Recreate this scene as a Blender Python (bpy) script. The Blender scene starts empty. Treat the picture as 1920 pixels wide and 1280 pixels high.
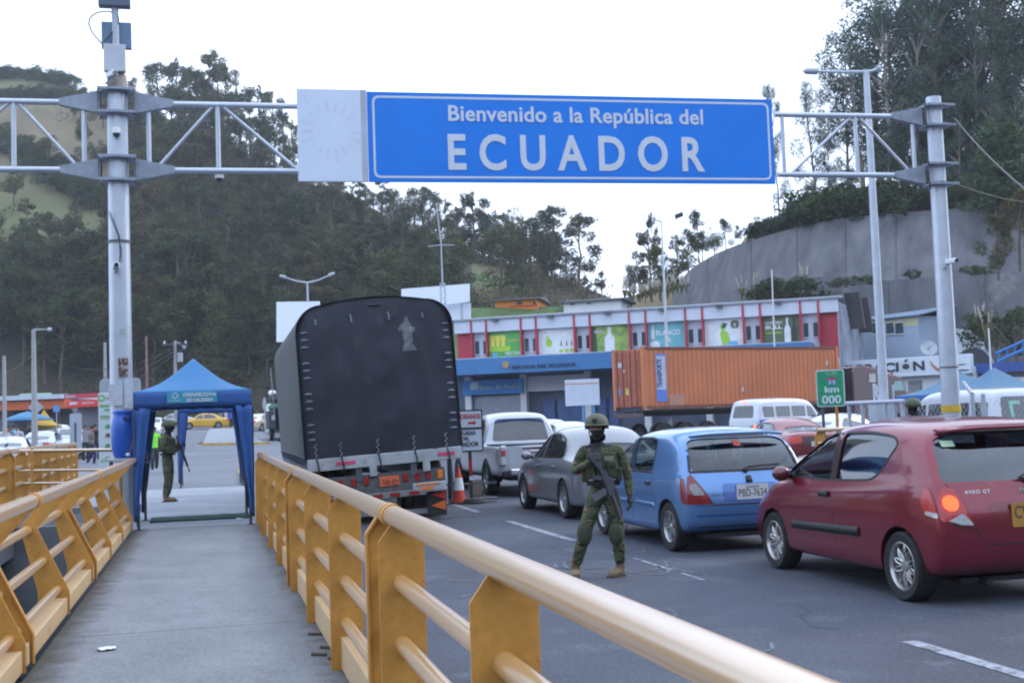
import bpy, bmesh, math, random
from math import sin, cos, pi, radians
from mathutils import Vector, Matrix
from mathutils.bvhtree import BVHTree
random.seed(7)
C = bpy.context.scene.collection
# ---------------- camera ----------------
F = 2300.0; CH = 1.62; YAW = math.atan(575/F); PITCH = math.atan(147.5/F); ROLL = .035
cam_d = bpy.data.cameras.new('camera'); cam = bpy.data.objects.new('camera', cam_d); C.objects.link(cam)
cam_d.sensor_width = 36; cam_d.lens = F/1920*36; cam_d.clip_end = 4000; cam_d.clip_start = .05
cam.location = (0, 0, CH)
cam.matrix_world = Matrix.Translation((0, 0, CH)) @ Matrix.Rotation(-YAW, 4, 'Z') @ Matrix.Rotation(pi/2+PITCH, 4, 'X') @ Matrix.Rotation(-ROLL, 4, 'Z')
bpy.context.scene.camera = cam
# ---------------- sky, sun, exposure ----------------
SUN_EL, SUN_ROT = radians(32), radians(78)
w = bpy.data.worlds.new('World'); bpy.context.scene.world = w; w.use_nodes = True
nt = w.node_tree; N = nt.nodes; L = nt.links
for n in list(N): N.remove(n)
o_ = N.new('ShaderNodeOutputWorld'); bg = N.new('ShaderNodeBackground'); bg.inputs[1].default_value = .1
sky = N.new('ShaderNodeTexSky'); sky.sky_type = 'NISHITA'; sky.sun_disc = False
sky.sun_elevation = SUN_EL; sky.sun_rotation = SUN_ROT; sky.dust_density = 3; sky.altitude = 2900
tc = N.new('ShaderNodeTexCoord'); mp = N.new('ShaderNodeMapping'); mp.inputs['Scale'].default_value = (1, 1, 3)
nz = N.new('ShaderNodeTexNoise'); nz.inputs['Scale'].default_value = 2.2; nz.inputs['Detail'].default_value = 5
rp = N.new('ShaderNodeValToRGB'); rp.color_ramp.elements[0].position = .3; rp.color_ramp.elements[0].color = (.72, .72, .72, 1)
rp.color_ramp.elements[1].position = .7; rp.color_ramp.elements[1].color = (1, 1, 1, 1)
mx = N.new('ShaderNodeMix'); mx.data_type = 'RGBA'; mx.inputs[7].default_value = (10.6, 12.3, 15.4, 1)
L.new(tc.outputs['Generated'], mp.inputs[0]); L.new(mp.outputs[0], nz.inputs['Vector']); L.new(nz.outputs[0], rp.inputs[0])
L.new(rp.outputs[0], mx.inputs[0]); L.new(sky.outputs[0], mx.inputs[6]); L.new(mx.outputs[2], bg.inputs[0]); L.new(bg.outputs[0], o_.inputs[0])
sd = bpy.data.lights.new('sun', 'SUN'); sd.energy = .9; sd.angle = radians(20); sd.color = (1, .86, .68)
so = bpy.data.objects.new('sun', sd); C.objects.link(so)
# sun lamp direction equals the sky's (rotation is measured clockwise from +Y)
sv = Vector((sin(SUN_ROT)*cos(SUN_EL), cos(SUN_ROT)*cos(SUN_EL), sin(SUN_EL)))
so.rotation_euler = (-sv).to_track_quat('-Z', 'Y').to_euler()
vs = bpy.context.scene.view_settings; vs.view_transform = 'Standard'; vs.look = 'None'; vs.exposure = .75; vs.gamma = 1; vs.use_curve_mapping = False
bpy.context.scene.cycles.filter_width = 2.1
bpy.context.scene.cycles.max_bounces = 5; bpy.context.scene.cycles.transparent_max_bounces = 12
bpy.context.scene.cycles.caustics_reflective = False; bpy.context.scene.cycles.caustics_refractive = False
bpy.context.scene.cycles.use_denoising = True

def ray(px, py):
    a = (px-960)/F; b = -(py-640)/F
    c, s = cos(ROLL), sin(ROLL); r = a*c+b*s; u = -a*s+b*c
    fw = cos(PITCH)-u*sin(PITCH); up = sin(PITCH)+u*cos(PITCH)
    return Vector((r*cos(YAW)+fw*sin(YAW), -r*sin(YAW)+fw*cos(YAW), up))
def G(px, py, z=0):            # surveyed photo point -> ground position
    v = ray(px, py); t = (z-CH)/v.z; return Vector((v.x*t, v.y*t, z))
def W(px, py, Y):              # surveyed photo point -> point at distance Y along the bridge
    v = ray(px, py); t = Y/v.y; return Vector((v.x*t, Y, CH+v.z*t))

# ---------------- materials ----------------
MC = {}
def mat(name, col, rough=.6, metal=0, var=.15, scale=3, bump=0, bscale=40, emis=0, coat=0, col2=None, stretch=None, spec=.5, dirt=None):
    if name in MC: return MC[name]
    m = bpy.data.materials.new(name); m.use_nodes = True; t = m.node_tree; b = t.nodes['Principled BSDF']
    b.inputs['Roughness'].default_value = rough; b.inputs['Metallic'].default_value = metal
    b.inputs['Specular IOR Level'].default_value = spec; b.inputs['Coat Weight'].default_value = coat
    b.inputs['Coat Roughness'].default_value = .08
    co = t.nodes.new('ShaderNodeTexCoord'); out = co.outputs['Object']
    if stretch:
        mm = t.nodes.new('ShaderNodeMapping'); mm.inputs['Scale'].default_value = stretch; t.links.new(out, mm.inputs[0]); out = mm.outputs[0]
    n = t.nodes.new('ShaderNodeTexNoise'); n.inputs['Scale'].default_value = scale; n.inputs['Detail'].default_value = 6; n.inputs['Roughness'].default_value = .62
    t.links.new(out, n.inputs['Vector'])
    r = t.nodes.new('ShaderNodeValToRGB'); r.color_ramp.elements[0].position = .3; r.color_ramp.elements[1].position = .7
    lo = col2 if col2 else tuple(c*(1-var) for c in col); hi = col if col2 else tuple(min(1, c*(1+var*.6)) for c in col)
    r.color_ramp.elements[0].color = (*lo, 1); r.color_ramp.elements[1].color = (*hi, 1)
    t.links.new(n.outputs[0], r.inputs[0]); cout = r.outputs[0]
    if dirt:   # (colour, scale, threshold)
        n2 = t.nodes.new('ShaderNodeTexNoise'); n2.inputs['Scale'].default_value = dirt[1]; n2.inputs['Detail'].default_value = 8; n2.inputs['Roughness'].default_value = .7
        t.links.new(co.outputs['Object'], n2.inputs['Vector'])
        r2 = t.nodes.new('ShaderNodeValToRGB'); r2.color_ramp.elements[0].position = dirt[2]; r2.color_ramp.elements[1].position = min(1, dirt[2]+.08)
        r2.color_ramp.elements[0].color = (0, 0, 0, 1); r2.color_ramp.elements[1].color = (1, 1, 1, 1)
        mxx = t.nodes.new('ShaderNodeMix'); mxx.data_type = 'RGBA'; mxx.inputs[7].default_value = (*dirt[0], 1)
        t.links.new(n2.outputs[0], r2.inputs[0]); t.links.new(r2.outputs[0], mxx.inputs[0]); t.links.new(cout, mxx.inputs[6]); cout = mxx.outputs[2]
    t.links.new(cout, b.inputs['Base Color'])
    if bump:
        nb = t.nodes.new('ShaderNodeTexNoise'); nb.inputs['Scale'].default_value = bscale; nb.inputs['Detail'].default_value = 4
        t.links.new(out, nb.inputs['Vector']); bu = t.nodes.new('ShaderNodeBump'); bu.inputs['Strength'].default_value = bump; bu.inputs['Distance'].default_value = .02
        t.links.new(nb.outputs[0], bu.inputs['Height']); t.links.new(bu.outputs[0], b.inputs['Normal'])
    if emis:
        b.inputs['Emission Color'].default_value = (*col, 1); b.inputs['Emission Strength'].default_value = emis
    MC[name] = m; return m
def grain(m, sc, lo=.7, hi=1.3):
    t = m.node_tree; b = t.nodes['Principled BSDF']; src = b.inputs['Base Color'].links[0].from_socket
    co = t.nodes.new('ShaderNodeTexCoord'); n = t.nodes.new('ShaderNodeTexNoise'); n.inputs['Scale'].default_value = sc; n.inputs['Detail'].default_value = 3
    r = t.nodes.new('ShaderNodeMapRange'); r.inputs[1].default_value = .35; r.inputs[2].default_value = .65; r.inputs[3].default_value = lo; r.inputs[4].default_value = hi
    h = t.nodes.new('ShaderNodeHueSaturation'); t.links.new(co.outputs['Object'], n.inputs[0]); t.links.new(n.outputs[0], r.inputs[0]); t.links.new(r.outputs[0], h.inputs['Value']); t.links.new(src, h.inputs['Color']); t.links.new(h.outputs[0], b.inputs['Base Color'])
def glass(name, tint, refl=.12, fac=.42):
    if name in MC: return MC[name]
    m = bpy.data.materials.new(name); m.use_nodes = True; t = m.node_tree
    for n in list(t.nodes): t.nodes.remove(n)
    o = t.nodes.new('ShaderNodeOutputMaterial'); tr = t.nodes.new('ShaderNodeBsdfTransparent'); tr.inputs[0].default_value = (*tint, 1)
    g = t.nodes.new('ShaderNodeBsdfGlossy'); g.inputs[0].default_value = (.9, .95, 1, 1); g.inputs[1].default_value = .03
    lw = t.nodes.new('ShaderNodeLayerWeight'); lw.inputs[0].default_value = .25
    ma = t.nodes.new('ShaderNodeMath'); ma.operation = 'MULTIPLY_ADD'; ma.inputs[1].default_value = fac; ma.inputs[2].default_value = refl; ma.use_clamp = True
    mi = t.nodes.new('ShaderNodeMixShader'); t.links.new(lw.outputs['Facing'], ma.inputs[0]); t.links.new(ma.outputs[0], mi.inputs[0])
    t.links.new(tr.outputs[0], mi.inputs[1]); t.links.new(g.outputs[0], mi.inputs[2]); t.links.new(mi.outputs[0], o.inputs[0])
    MC[name] = m; return m

YEL = mat('yellow_paint', (.53, .265, .055), .42, 0, .22, 2.5, .12, 60, dirt=((.12, .065, .03), 7, .615))
YPIPE = mat('worn_yellow_pipe', (.51, .30, .115), .3, .0, .07, 1.5, .03, 50, dirt=((.36, .24, .13), 5, .68), spec=.8, coat=1)
_b = YPIPE.node_tree.nodes['Principled BSDF']; _b.inputs['Coat IOR'].default_value = 3.0; _b.inputs['Coat Roughness'].default_value = .26
BEAMC = mat('dusty_cream_beam', (.54, .39, .22), .6, 0, .10, 2, .12, 70, dirt=((.30, .22, .14), 5, .62))
GALV = mat('galvanised_steel', (.52, .57, .66), .42, .55, .1, 4, .05, 30)
GREYP = mat('grey_paint', (.42, .46, .54), .5, .1, .12, 5)
DARKST = mat('dark_steel', (.12, .13, .15), .5, .5, .3, 6)
RUBBER = mat('rubber', (.016, .016, .018), .8, 0, .3, 20, .2, 80)
BLACK = mat('black_plastic', (.015, .015, .018), .55, 0, .3, 10)
WHITE = mat('white_paint', (.72, .74, .78), .5, 0, .08, 2)
CHROME = mat('chrome', (.75, .77, .8), .18, 1, .05)
SIGNW = mat('reflective_white', (.62, .68, .78), .45, 0, .06, 8)
REDL = mat('red_lens', (.45, .01, .012), .2, 0, .3, 30, coat=.6)
CLEARL = mat('clear_lens', (.55, .58, .62), .15, .3, .25, 40, coat=.6)
AMBER = mat('amber_lens', (.75, .2, .02), .25, 0, .2, 30, coat=.5)
DGLASS = mat('dark_window_glass', (.03, .04, .055), .06, 0, .4, 2, spec=.9, coat=.5)
WGLASS = mat('building_glass', (.05, .07, .1), .12, 0, .4, 1, spec=.8)
SKIN = mat('skin', (.42, .22, .14), .55, 0, .1, 20)

grain(YEL, 26, .93, 1.06)
# ---------------- mesh helpers ----------------
def basis(a, b):
    d = (Vector(b)-Vector(a)); l = d.length; d = d.normalized() if l else Vector((0, 0, 1))
    u = d.orthogonal().normalized() if abs(d.z) < .999 else Vector((1, 0, 0)); return d, u, d.cross(u)
class MB:
    def __init__(s): s.v = []; s.f = []
    def add(s, vs, fs):
        n = len(s.v); s.v += [tuple(q) for q in vs]; s.f += [tuple(i+n for i in f) for f in fs]; return s
    def box(s, c, d, rz=0, rx=0, ry=0):
        M = Matrix.Rotation(rz, 3, 'Z') @ Matrix.Rotation(ry, 3, 'Y') @ Matrix.Rotation(rx, 3, 'X'); c = Vector(c)
        vs = [c+M @ Vector((x*d[0]/2, y*d[1]/2, z*d[2]/2)) for x in (-1, 1) for y in (-1, 1) for z in (-1, 1)]
        return s.add(vs, [(0, 1, 3, 2), (4, 6, 7, 5), (0, 4, 5, 1), (2, 3, 7, 6), (0, 2, 6, 4), (1, 5, 7, 3)])
    def bb(s, x0, x1, y0, y1, z0, z1): return s.box(((x0+x1)/2, (y0+y1)/2, (z0+z1)/2), (x1-x0, y1-y0, z1-z0))
    def cyl(s, a, b, r, r2=None, n=12, caps=True):
        r2 = r if r2 is None else r2; d, u, w_ = basis(a, b); a = Vector(a); b = Vector(b); vs = []
        for c, R in ((a, r), (b, r2)):
            vs += [c+(u*cos(2*pi*i/n)+w_*sin(2*pi*i/n))*R for i in range(n)]
        fs = [(i, (i+1) % n, n+(i+1) % n, n+i) for i in range(n)]
        if caps: fs += [tuple(range(n))[::-1], tuple(range(n, 2*n))]
        return s.add(vs, fs)
    def tube(s, pts, r, n=8, caps=True):
        pts = [Vector(p) for p in pts]; rs = r if isinstance(r, (list, tuple)) else [r]*len(pts); vs = []
        u = None
        for i, p in enumerate(pts):
            d = (pts[min(i+1, len(pts)-1)]-pts[max(i-1, 0)]).normalized()
            if u is None: u = d.orthogonal().normalized()
            else: u = (u-d*u.dot(d)).normalized()
            w_ = d.cross(u); vs += [p+(u*cos(2*pi*k/n)+w_*sin(2*pi*k/n))*rs[i] for k in range(n)]
        fs = []
        for i in range(len(pts)-1):
            for k in range(n): fs.append((i*n+k, i*n+(k+1) % n, (i+1)*n+(k+1) % n, (i+1)*n+k))
        if caps: fs += [tuple(range(n))[::-1], tuple(range((len(pts)-1)*n, len(pts)*n))]
        return s.add(vs, fs)
    def prism(s, poly, o, u, v, h):        # polygon in plane (o,u,v) extruded by vector h
        o, u, v, h = Vector(o), Vector(u), Vector(v), Vector(h); n = len(poly)
        a = [o+u*p[0]+v*p[1] for p in poly]; b = [q+h for q in a]
        return s.add(a+b, [tuple(range(n))[::-1], tuple(range(n, 2*n))]+[(i, (i+1) % n, n+(i+1) % n, n+i) for i in range(n)])
    def lathe(s, prof, o, ax, n=24):
        o = Vector(o); ax = Vector(ax).normalized(); u = ax.orthogonal().normalized(); w_ = ax.cross(u); vs = []
        for r, h in prof: vs += [o+ax*h+(u*cos(2*pi*k/n)+w_*sin(2*pi*k/n))*r for k in range(n)]
        fs = [(i*n+k, i*n+(k+1) % n, (i+1)*n+(k+1) % n, (i+1)*n+k) for i in range(len(prof)-1) for k in range(n)]
        return s.add(vs, fs)
    def grid(s, fn, nu, nv):
        vs = [fn(i/nu, j/nv) for i in range(nu+1) for j in range(nv+1)]
        return s.add(vs, [(i*(nv+1)+j, (i+1)*(nv+1)+j, (i+1)*(nv+1)+j+1, i*(nv+1)+j+1) for i in range(nu) for j in range(nv)])
    def ball(s, c, r, n=12, m=8):
        c = Vector(c); r = Vector(r) if hasattr(r, '__len__') else Vector((r, r, r))
        return s.grid(lambda a, b: c+Vector((cos(2*pi*a)*sin(pi*b)*r.x, sin(2*pi*a)*sin(pi*b)*r.y, cos(pi*b)*r.z)), n, m)
    def build(s, name, m, parent=None, smooth=False, bevel=0, world=False, sub=0, solid=0):
        if parent is not None and name in ('column', 'clamp_bar', 'post', 'flange_plate', 'doorway', 'window', 'bumper', 'chassis_rail', 'chassis', 'roof_lights', 'landing_leg', 'corner_post', 'foot', 'rail', 'collar', 'equipment_box', 'notice', 'lock_rod', 'frame', 'picture'):
            par = list(range(len(s.v)))
            def fd(i):
                while par[i] != i: par[i] = par[par[i]]; i = par[i]
                return i
            for f in s.f:
                for i in f[1:]: par[fd(i)] = fd(f[0])
            gs_ = {}
            for f in s.f: gs_.setdefault(fd(f[0]), []).append(f)
            if len(gs_) > 1:
                out = None
                for fs in gs_.values():
                    ids = sorted({i for f in fs for i in f}); mp_ = {i: k for k, i in enumerate(ids)}; q = MB(); q.v = [s.v[i] for i in ids]; q.f = [tuple(mp_[i] for i in f) for f in fs]
                    r = q.build(name, m, parent, smooth, bevel, world, sub, solid); out = out or r
                return out
        me = bpy.data.meshes.new(name); off = Vector((0, 0, 0))
        if world and parent:
            q = parent
            while q: off += q.location; q = q.parent
        me.from_pydata([tuple(Vector(p)-off) for p in s.v], [], s.f)
        bm = bmesh.new(); bm.from_mesh(me); bmesh.ops.remove_doubles(bm, verts=bm.verts, dist=1e-5)
        bmesh.ops.recalc_face_normals(bm, faces=bm.faces); bm.to_mesh(me); bm.free()
        me.materials.append(m)
        if smooth: me.shade_smooth(); 
        if smooth and smooth != 'all': me.set_sharp_from_angle(angle=radians(38))
        o = bpy.data.objects.new(name, me); C.objects.link(o); o.parent = parent
        if solid: k = o.modifiers.new('s', 'SOLIDIFY'); k.thickness = solid; k.offset = 0
        if bevel: k = o.modifiers.new('b', 'BEVEL'); k.width = bevel; k.segments = 2; k.limit_method = 'ANGLE'
        if sub: k = o.modifiers.new('u', 'SUBSURF'); k.levels = k.render_levels = sub
        return o
def tag(o, label=None, cat=None, group=None, kind=None):
    for k, v in (('label', label), ('category', cat), ('group', group), ('kind', kind)):
        if v: o[k] = v
    return o
def thing(name, label, cat, loc=(0, 0, 0), rz=0, group=None, kind=None):
    o = bpy.data.objects.new(name, None); C.objects.link(o); o.location = loc; o.rotation_euler = (0, 0, rz)
    o.empty_display_size = .2
    return tag(o, label, cat, group, kind)
def kids(o): return [c for c in bpy.data.objects if c.parent == o]
KC = {}
def dup(root, loc=None, rz=None, label=None, scale=None):
    if root not in KC: KC[root] = [(c, kids(c)) for c in kids(root)]
    r = root.copy(); C.objects.link(r)
    if loc is not None: r.location = loc
    if rz is not None: r.rotation_euler = (0, 0, rz)
    if scale is not None: r.scale = scale if hasattr(scale, '__len__') else (scale,)*3
    if label: r['label'] = label
    for c, g in KC[root]:
        cc = c.copy(); C.objects.link(cc); cc.parent = r
        for d in g: dd = d.copy(); C.objects.link(dd); dd.parent = cc
    return r
def text_pts(s, bold=.0, space=1.0, ex=.0):
    cu = bpy.data.curves.new('t', 'FONT'); cu.body = s; cu.offset = bold; cu.space_character = space; cu.extrude = ex; cu.resolution_u = 4; cu.align_x = 'LEFT'
    o = bpy.data.objects.new('t', cu); C.objects.link(o); bpy.context.view_layer.update()
    me = bpy.data.meshes.new_from_object(o.evaluated_get(bpy.context.evaluated_depsgraph_get()))
    vs = [v.co.copy() for v in me.vertices]; fs = [tuple(p.vertices) for p in me.polygons]
    bpy.data.objects.remove(o); bpy.data.curves.remove(cu); bpy.data.meshes.remove(me); return vs, fs
def text(s, name, m, parent, o, u, v, w_, h, bold=.01, space=1.0, th=.004, world=False, proj=None):
    """fit the text in a box w_ x h whose lower-left corner is o; u right, v up"""
    vs, fs = text_pts(s, bold, space, .01)
    xs = [q.x for q in vs]; ys = [q.y for q in vs]; x0, x1, y0, y1 = min(xs), max(xs), min(ys), max(ys)
    o, u, v = Vector(o), Vector(u).normalized(), Vector(v).normalized(); n = u.cross(v)
    P = [o+u*((q.x-x0)/(x1-x0)*w_)+v*((q.y-y0)/(y1-y0)*h)+n*(th if q.z > 0 else -.002) for q in vs]
    if proj: P = [proj(p) for p in P]
    b = MB(); b.add(P, fs)
    me = bpy.data.meshes.new(name); off = Vector((0, 0, 0))
    if world and parent:
        q = parent
        while q: off += q.location; q = q.parent
    me.from_pydata([tuple(p-off) for p in P], [], fs); me.materials.append(m)
    ob = bpy.data.objects.new(name, me); C.objects.link(ob); ob.parent = parent; return ob
def rpoly(pts, r, n=4):
    out = []; k = len(pts)
    for i in range(k):
        p = Vector(pts[i]).to_2d(); a = Vector(pts[i-1]).to_2d(); b = Vector(pts[(i+1) % k]).to_2d()
        rr = r[i] if isinstance(r, (list, tuple)) else r
        ra = min(rr, (a-p).length*.45); rb = min(rr, (b-p).length*.45); A = p+(a-p).normalized()*ra; B = p+(b-p).normalized()*rb
        for j in range(n+1):
            t = j/n; q = A*(1-t)**2+p*2*t*(1-t)+B*t*t; out.append((q.x, q.y))
    return out
def gz(y):
    t = y-42
    return 0 if t <= -6 else (.024*t if t >= 6 else .024*(t+6)**2/24)
def D(px, py, d):
    v = ray(px, py); t = d/(v.x*sin(YAW)+v.y*cos(YAW)); return Vector((v.x*t, v.y*t, CH+v.z*t))
def HZ(px): return 787.5-.035*(px-960)
def onto(px, d):     # standing point at camera depth d under photo column px
    p = D(px, HZ(px), d); return Vector((p.x, p.y, gz(p.y)))
class Facade:
    def __init__(s, p0, p1):
        s.o = Vector((p0[0], p0[1], 0)); s.u = (Vector((p1[0], p1[1], 0))-s.o); s.l = s.u.length; s.u.normalize(); s.n = Vector((s.u.y, -s.u.x, 0))
    def loc(s, px, py):
        v = ray(px, py); t = (s.o-Vector((0, 0, CH))).dot(s.n)/v.dot(s.n); p = Vector((0, 0, CH))+v*t; return (p-s.o).dot(s.u), p.z
    def P(s, a, z, d=0): return s.o+s.u*a+s.n*d+Vector((0, 0, z))
    def box(s, mb, a0, a1, z0, z1, d0, d1):
        vs = [s.P(a, z, d) for a in (a0, a1) for d in (d0, d1) for z in (z0, z1)]
        return mb.add(vs, [(0, 1, 3, 2), (4, 6, 7, 5), (0, 4, 5, 1), (2, 3, 7, 6), (0, 2, 6, 4), (1, 5, 7, 3)])
    def poly(s, mb, pts, d, th=.02): return mb.prism(pts, s.P(0, 0, d), s.u, (0, 0, 1), s.n*th)
    def text(s, t, name, m, par, px0, py0, px1, py1, d, bold=.01, th=.02, space=1.0):   # photo box: left-bottom, right-top
        a0, z0 = s.loc(px0, py0); a1, z1 = s.loc(px1, py1)
        return text(t, name, m, par, s.P(a0, z0, d), s.u, (0, 0, 1), a1-a0, z1-z0, bold, space, th, world=True)
# ---------------- ground ----------------
ASPH = mat('asphalt', (.062, .073, .103), .82, 0, .3, .35, .35, 90, dirt=((.075, .083, .10), 1.3, .52))
CONC = mat('walkway_concrete', (.235, .25, .272), .95, 0, .18, 1.6, .6, 110, dirt=((.205, .213, .228), 2.2, .56), stretch=(1, .6, 1), spec=.15)
grain(CONC, 38, .86, 1.14); grain(ASPH, 30, .8, 1.22)
CONC2 = mat('grey_concrete', (.22, .24, .27), .85, 0, .3, .8, .3, 30)
ROCK = mat('ravine_rock', (.07, .065, .06), .95, 0, .6, 1.4, 1, 6)
PAINTW = mat('road_paint', (.30, .33, .38), .7, 0, .4, 6, dirt=((.085, .095, .12), 7, .50))
PAINTY = mat('kerb_yellow', (.5, .34, .06), .7, 0, .35, 3, dirt=((.2, .17, .13), 3, .6))
def sheet(name, m, x0, x1, y0, y1, nx, ny, dz=0, f=None):
    b = MB(); b.grid(lambda a, c: Vector((x0+(x1-x0)*a, y0+(y1-y0)*c, (f or gz)(y0+(y1-y0)*c)+dz)), nx, ny)
    return tag(b.build(name, m, None, True), kind='structure')
b = MB(); b.grid(lambda a, c: Vector((-420+840*a, 24+c*c*500, gz(24+c*c*500)-.008)), 10, 60)
b.grid(lambda a, c: Vector((-60+56.6*a, -12+36*c, .28)), 2, 4)      # deck of the neighbouring bridge
b.grid(lambda a, c: Vector((1.0+80*a, -12+36*c, -.006)), 2, 2)
tag(b.build('ground', ASPH, None), kind='structure')
sheet('road', mat('road_asphalt', (.056, .066, .094), .8, 0, .3, .5, .4, 110, dirt=((.078, .088, .115), 1.1, .54)), 1.0, 12, -10, 150, 1, 80, 0)
grain(MC['road_asphalt'], 32, .74, 1.28)
b = MB(); b.bb(-1.12, .98, -8, 19.9, -.35, .15); tag(b.build('walkway', CONC, None, bevel=.01), kind='structure')
b = MB(); b.bb(-1.25, 1.0, 19.93, 27.3, -.2, .145); b.bb(-3.2, 3.0, 27.33, 34, -.2, .12); tag(b.build('pavement', mat('pale_pavement', (.27, .30, .345), .85, 0, .2, .8, .3, 50), None, bevel=.01), kind='structure')
random.seed(3)
b = MB()
def rav(a, c):
    x = -16+14.9*a; y = -6+30*c
    return Vector((x, y, -2.6-1.2*sin(x*.9+y*.5)*cos(y*.8-x*.3)+.5*sin(x*3.1)*sin(y*2.7)+random.uniform(-.25, .25)))
b.grid(rav, 40, 70); tag(b.build('ravine_ground', ROCK, None, True), kind='structure')
b = MB(); b.bb(-60, -1.13, 23.7, 23.99, -5, 0); b.bb(-3.7, -3.4, -12, 24, -.5, .27); b.bb(-1.13, -1.125, -8, 24, -4.5, -.3); tag(b.build('abutment_wall', CONC2, None), 'dark grey concrete abutment at the edge of the ravine under the walkways', 'wall')
def strip(b, pts, wd, z):
    for i in range(len(pts)-1):
        p, q = Vector(pts[i]), Vector(pts[i+1]); n = Vector((-(q-p).y, (q-p).x)).normalized()*wd/2
        b.add([(p.x-n.x, p.y-n.y, z), (p.x+n.x, p.y+n.y, z), (q.x+n.x, q.y+n.y, z), (q.x-n.x, q.y-n.y, z)], [(0, 1, 2, 3)])
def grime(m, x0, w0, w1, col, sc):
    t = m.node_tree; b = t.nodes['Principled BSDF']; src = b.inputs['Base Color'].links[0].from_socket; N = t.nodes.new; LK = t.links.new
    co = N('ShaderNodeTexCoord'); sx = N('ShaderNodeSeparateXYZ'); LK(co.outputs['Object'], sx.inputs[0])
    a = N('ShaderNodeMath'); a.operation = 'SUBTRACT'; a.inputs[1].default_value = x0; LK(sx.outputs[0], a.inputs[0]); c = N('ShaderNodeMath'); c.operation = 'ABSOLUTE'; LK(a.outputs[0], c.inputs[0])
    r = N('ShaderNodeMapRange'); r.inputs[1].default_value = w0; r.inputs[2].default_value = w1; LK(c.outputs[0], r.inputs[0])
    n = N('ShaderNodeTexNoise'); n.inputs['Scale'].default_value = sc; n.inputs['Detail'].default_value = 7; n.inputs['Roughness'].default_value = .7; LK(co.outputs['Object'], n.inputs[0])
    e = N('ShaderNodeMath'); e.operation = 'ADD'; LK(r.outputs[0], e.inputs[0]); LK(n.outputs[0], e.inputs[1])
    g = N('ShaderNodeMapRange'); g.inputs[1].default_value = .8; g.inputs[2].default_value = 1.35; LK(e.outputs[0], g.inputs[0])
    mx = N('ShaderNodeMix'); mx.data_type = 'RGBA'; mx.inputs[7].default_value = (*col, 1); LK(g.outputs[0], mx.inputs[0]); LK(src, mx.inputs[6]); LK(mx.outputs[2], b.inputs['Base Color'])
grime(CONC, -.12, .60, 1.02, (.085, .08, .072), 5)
b = MB()
for y in (2.6, 6.1, 9.6, 13.1, 16.6):
    b.add([(-1.0, y, .1512), (.72, y, .1512), (.72, y+.012, .1512), (-1.0, y+.012, .1512)], [(0, 1, 2, 3)])
tag(b.build('walkway_joint', mat('joint_dark', (.07, .07, .075), .9), None), kind='structure')
random.seed(17); b = MB()
for _k in range(6):
    x, y = random.uniform(1.6, 9), random.uniform(5, 22); pts = [(x, y)]
    for _j in range(9): x += random.uniform(-.12, .12)+(_k % 2)*.14; y += random.uniform(.05, .3); pts.append((x, y))
    strip(b, pts, random.uniform(.008, .016), .0025)
tag(b.build('road_cracks', mat('crack_tar', (.034, .039, .054), .7), None), kind='structure')
b = MB()
for _k in range(34):
    x, y = random.uniform(1.4, 9.5), random.uniform(3.5, 26); r = random.uniform(.05, .28); n = 12
    b.add([(x+r*cos(2*pi*i/n)*random.uniform(.6, 1.1), y+1.5*r*sin(2*pi*i/n)*random.uniform(.6, 1.1), .0018+_k*1e-5) for i in range(n)], [tuple(range(n))])
tag(b.build('road_stains', mat('oil_stain', (.040, .046, .064), .6, 0, .3, 6), None), kind='structure')
# lane dashes
b = MB()
for y0, y1 in ((1.9, 5.0), (4.9+.0, 7.7)):
    pass
for k in (-1, 0, 2, 3, 4, 5, 6, 7, 8):
    y0 = 4.05+k*5.85; b.add([(4.62, y0, .004), (4.74, y0, .004), (4.74, y0+3.65, .004+gz(y0+3.65)), (4.62, y0+3.65, .004+gz(y0+3.65))], [(0, 1, 2, 3)])
for y0, y1, x in ((11.3, 11.9, 4.64), (12.2, 13.4, 4.66), (13.6, 14.1, 4.63)): b.add([(x, y0, .004), (x+.05, y0, .004), (x+.06, y1, .004), (x+.02, y1, .004)], [(0, 1, 2, 3)])
tag(b.build('road_marking', PAINTW, None), kind='structure')
# worn chalk rings on the asphalt
b = MB(); random.seed(5)
for cx, cy, rx, ry, a0, a1 in ((4.25, 12.9, .5, .75, 0, 6), (3.95, 13.1, .25, .4, .5, 5.4), (4.45, 12.4, .22, .5, 2, 6.9), (2.9, 12.6, .5, .35, 3, 6.6), (2.6, 11.2, .35, .3, 0, 3), (3.3, 9.6, .4, .35, -2.4, 1.3), (5.05, 12.2, .3, .8, 1.2, 4), (4.9, 14.5, .25, .6, 3.5, 6), (2.1, 9.1, .3, .2, 1, 3.4), (6.2, 7.6, .3, .3, 1, 3), (3.5, 8.2, .3, .5, 4, 6)):
    strip(b, [(cx+rx*cos(a0+(a1-a0)*i/16)+random.uniform(-.02, .02), cy+ry*sin(a0+(a1-a0)*i/16)) for i in range(17)], .03, .005)
tag(b.build('chalk_marks', mat('faint_chalk', (.17, .19, .22), .9, 0, .5, 8, dirt=((.06, .07, .09), 6, .5)), None), kind='structure')
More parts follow.
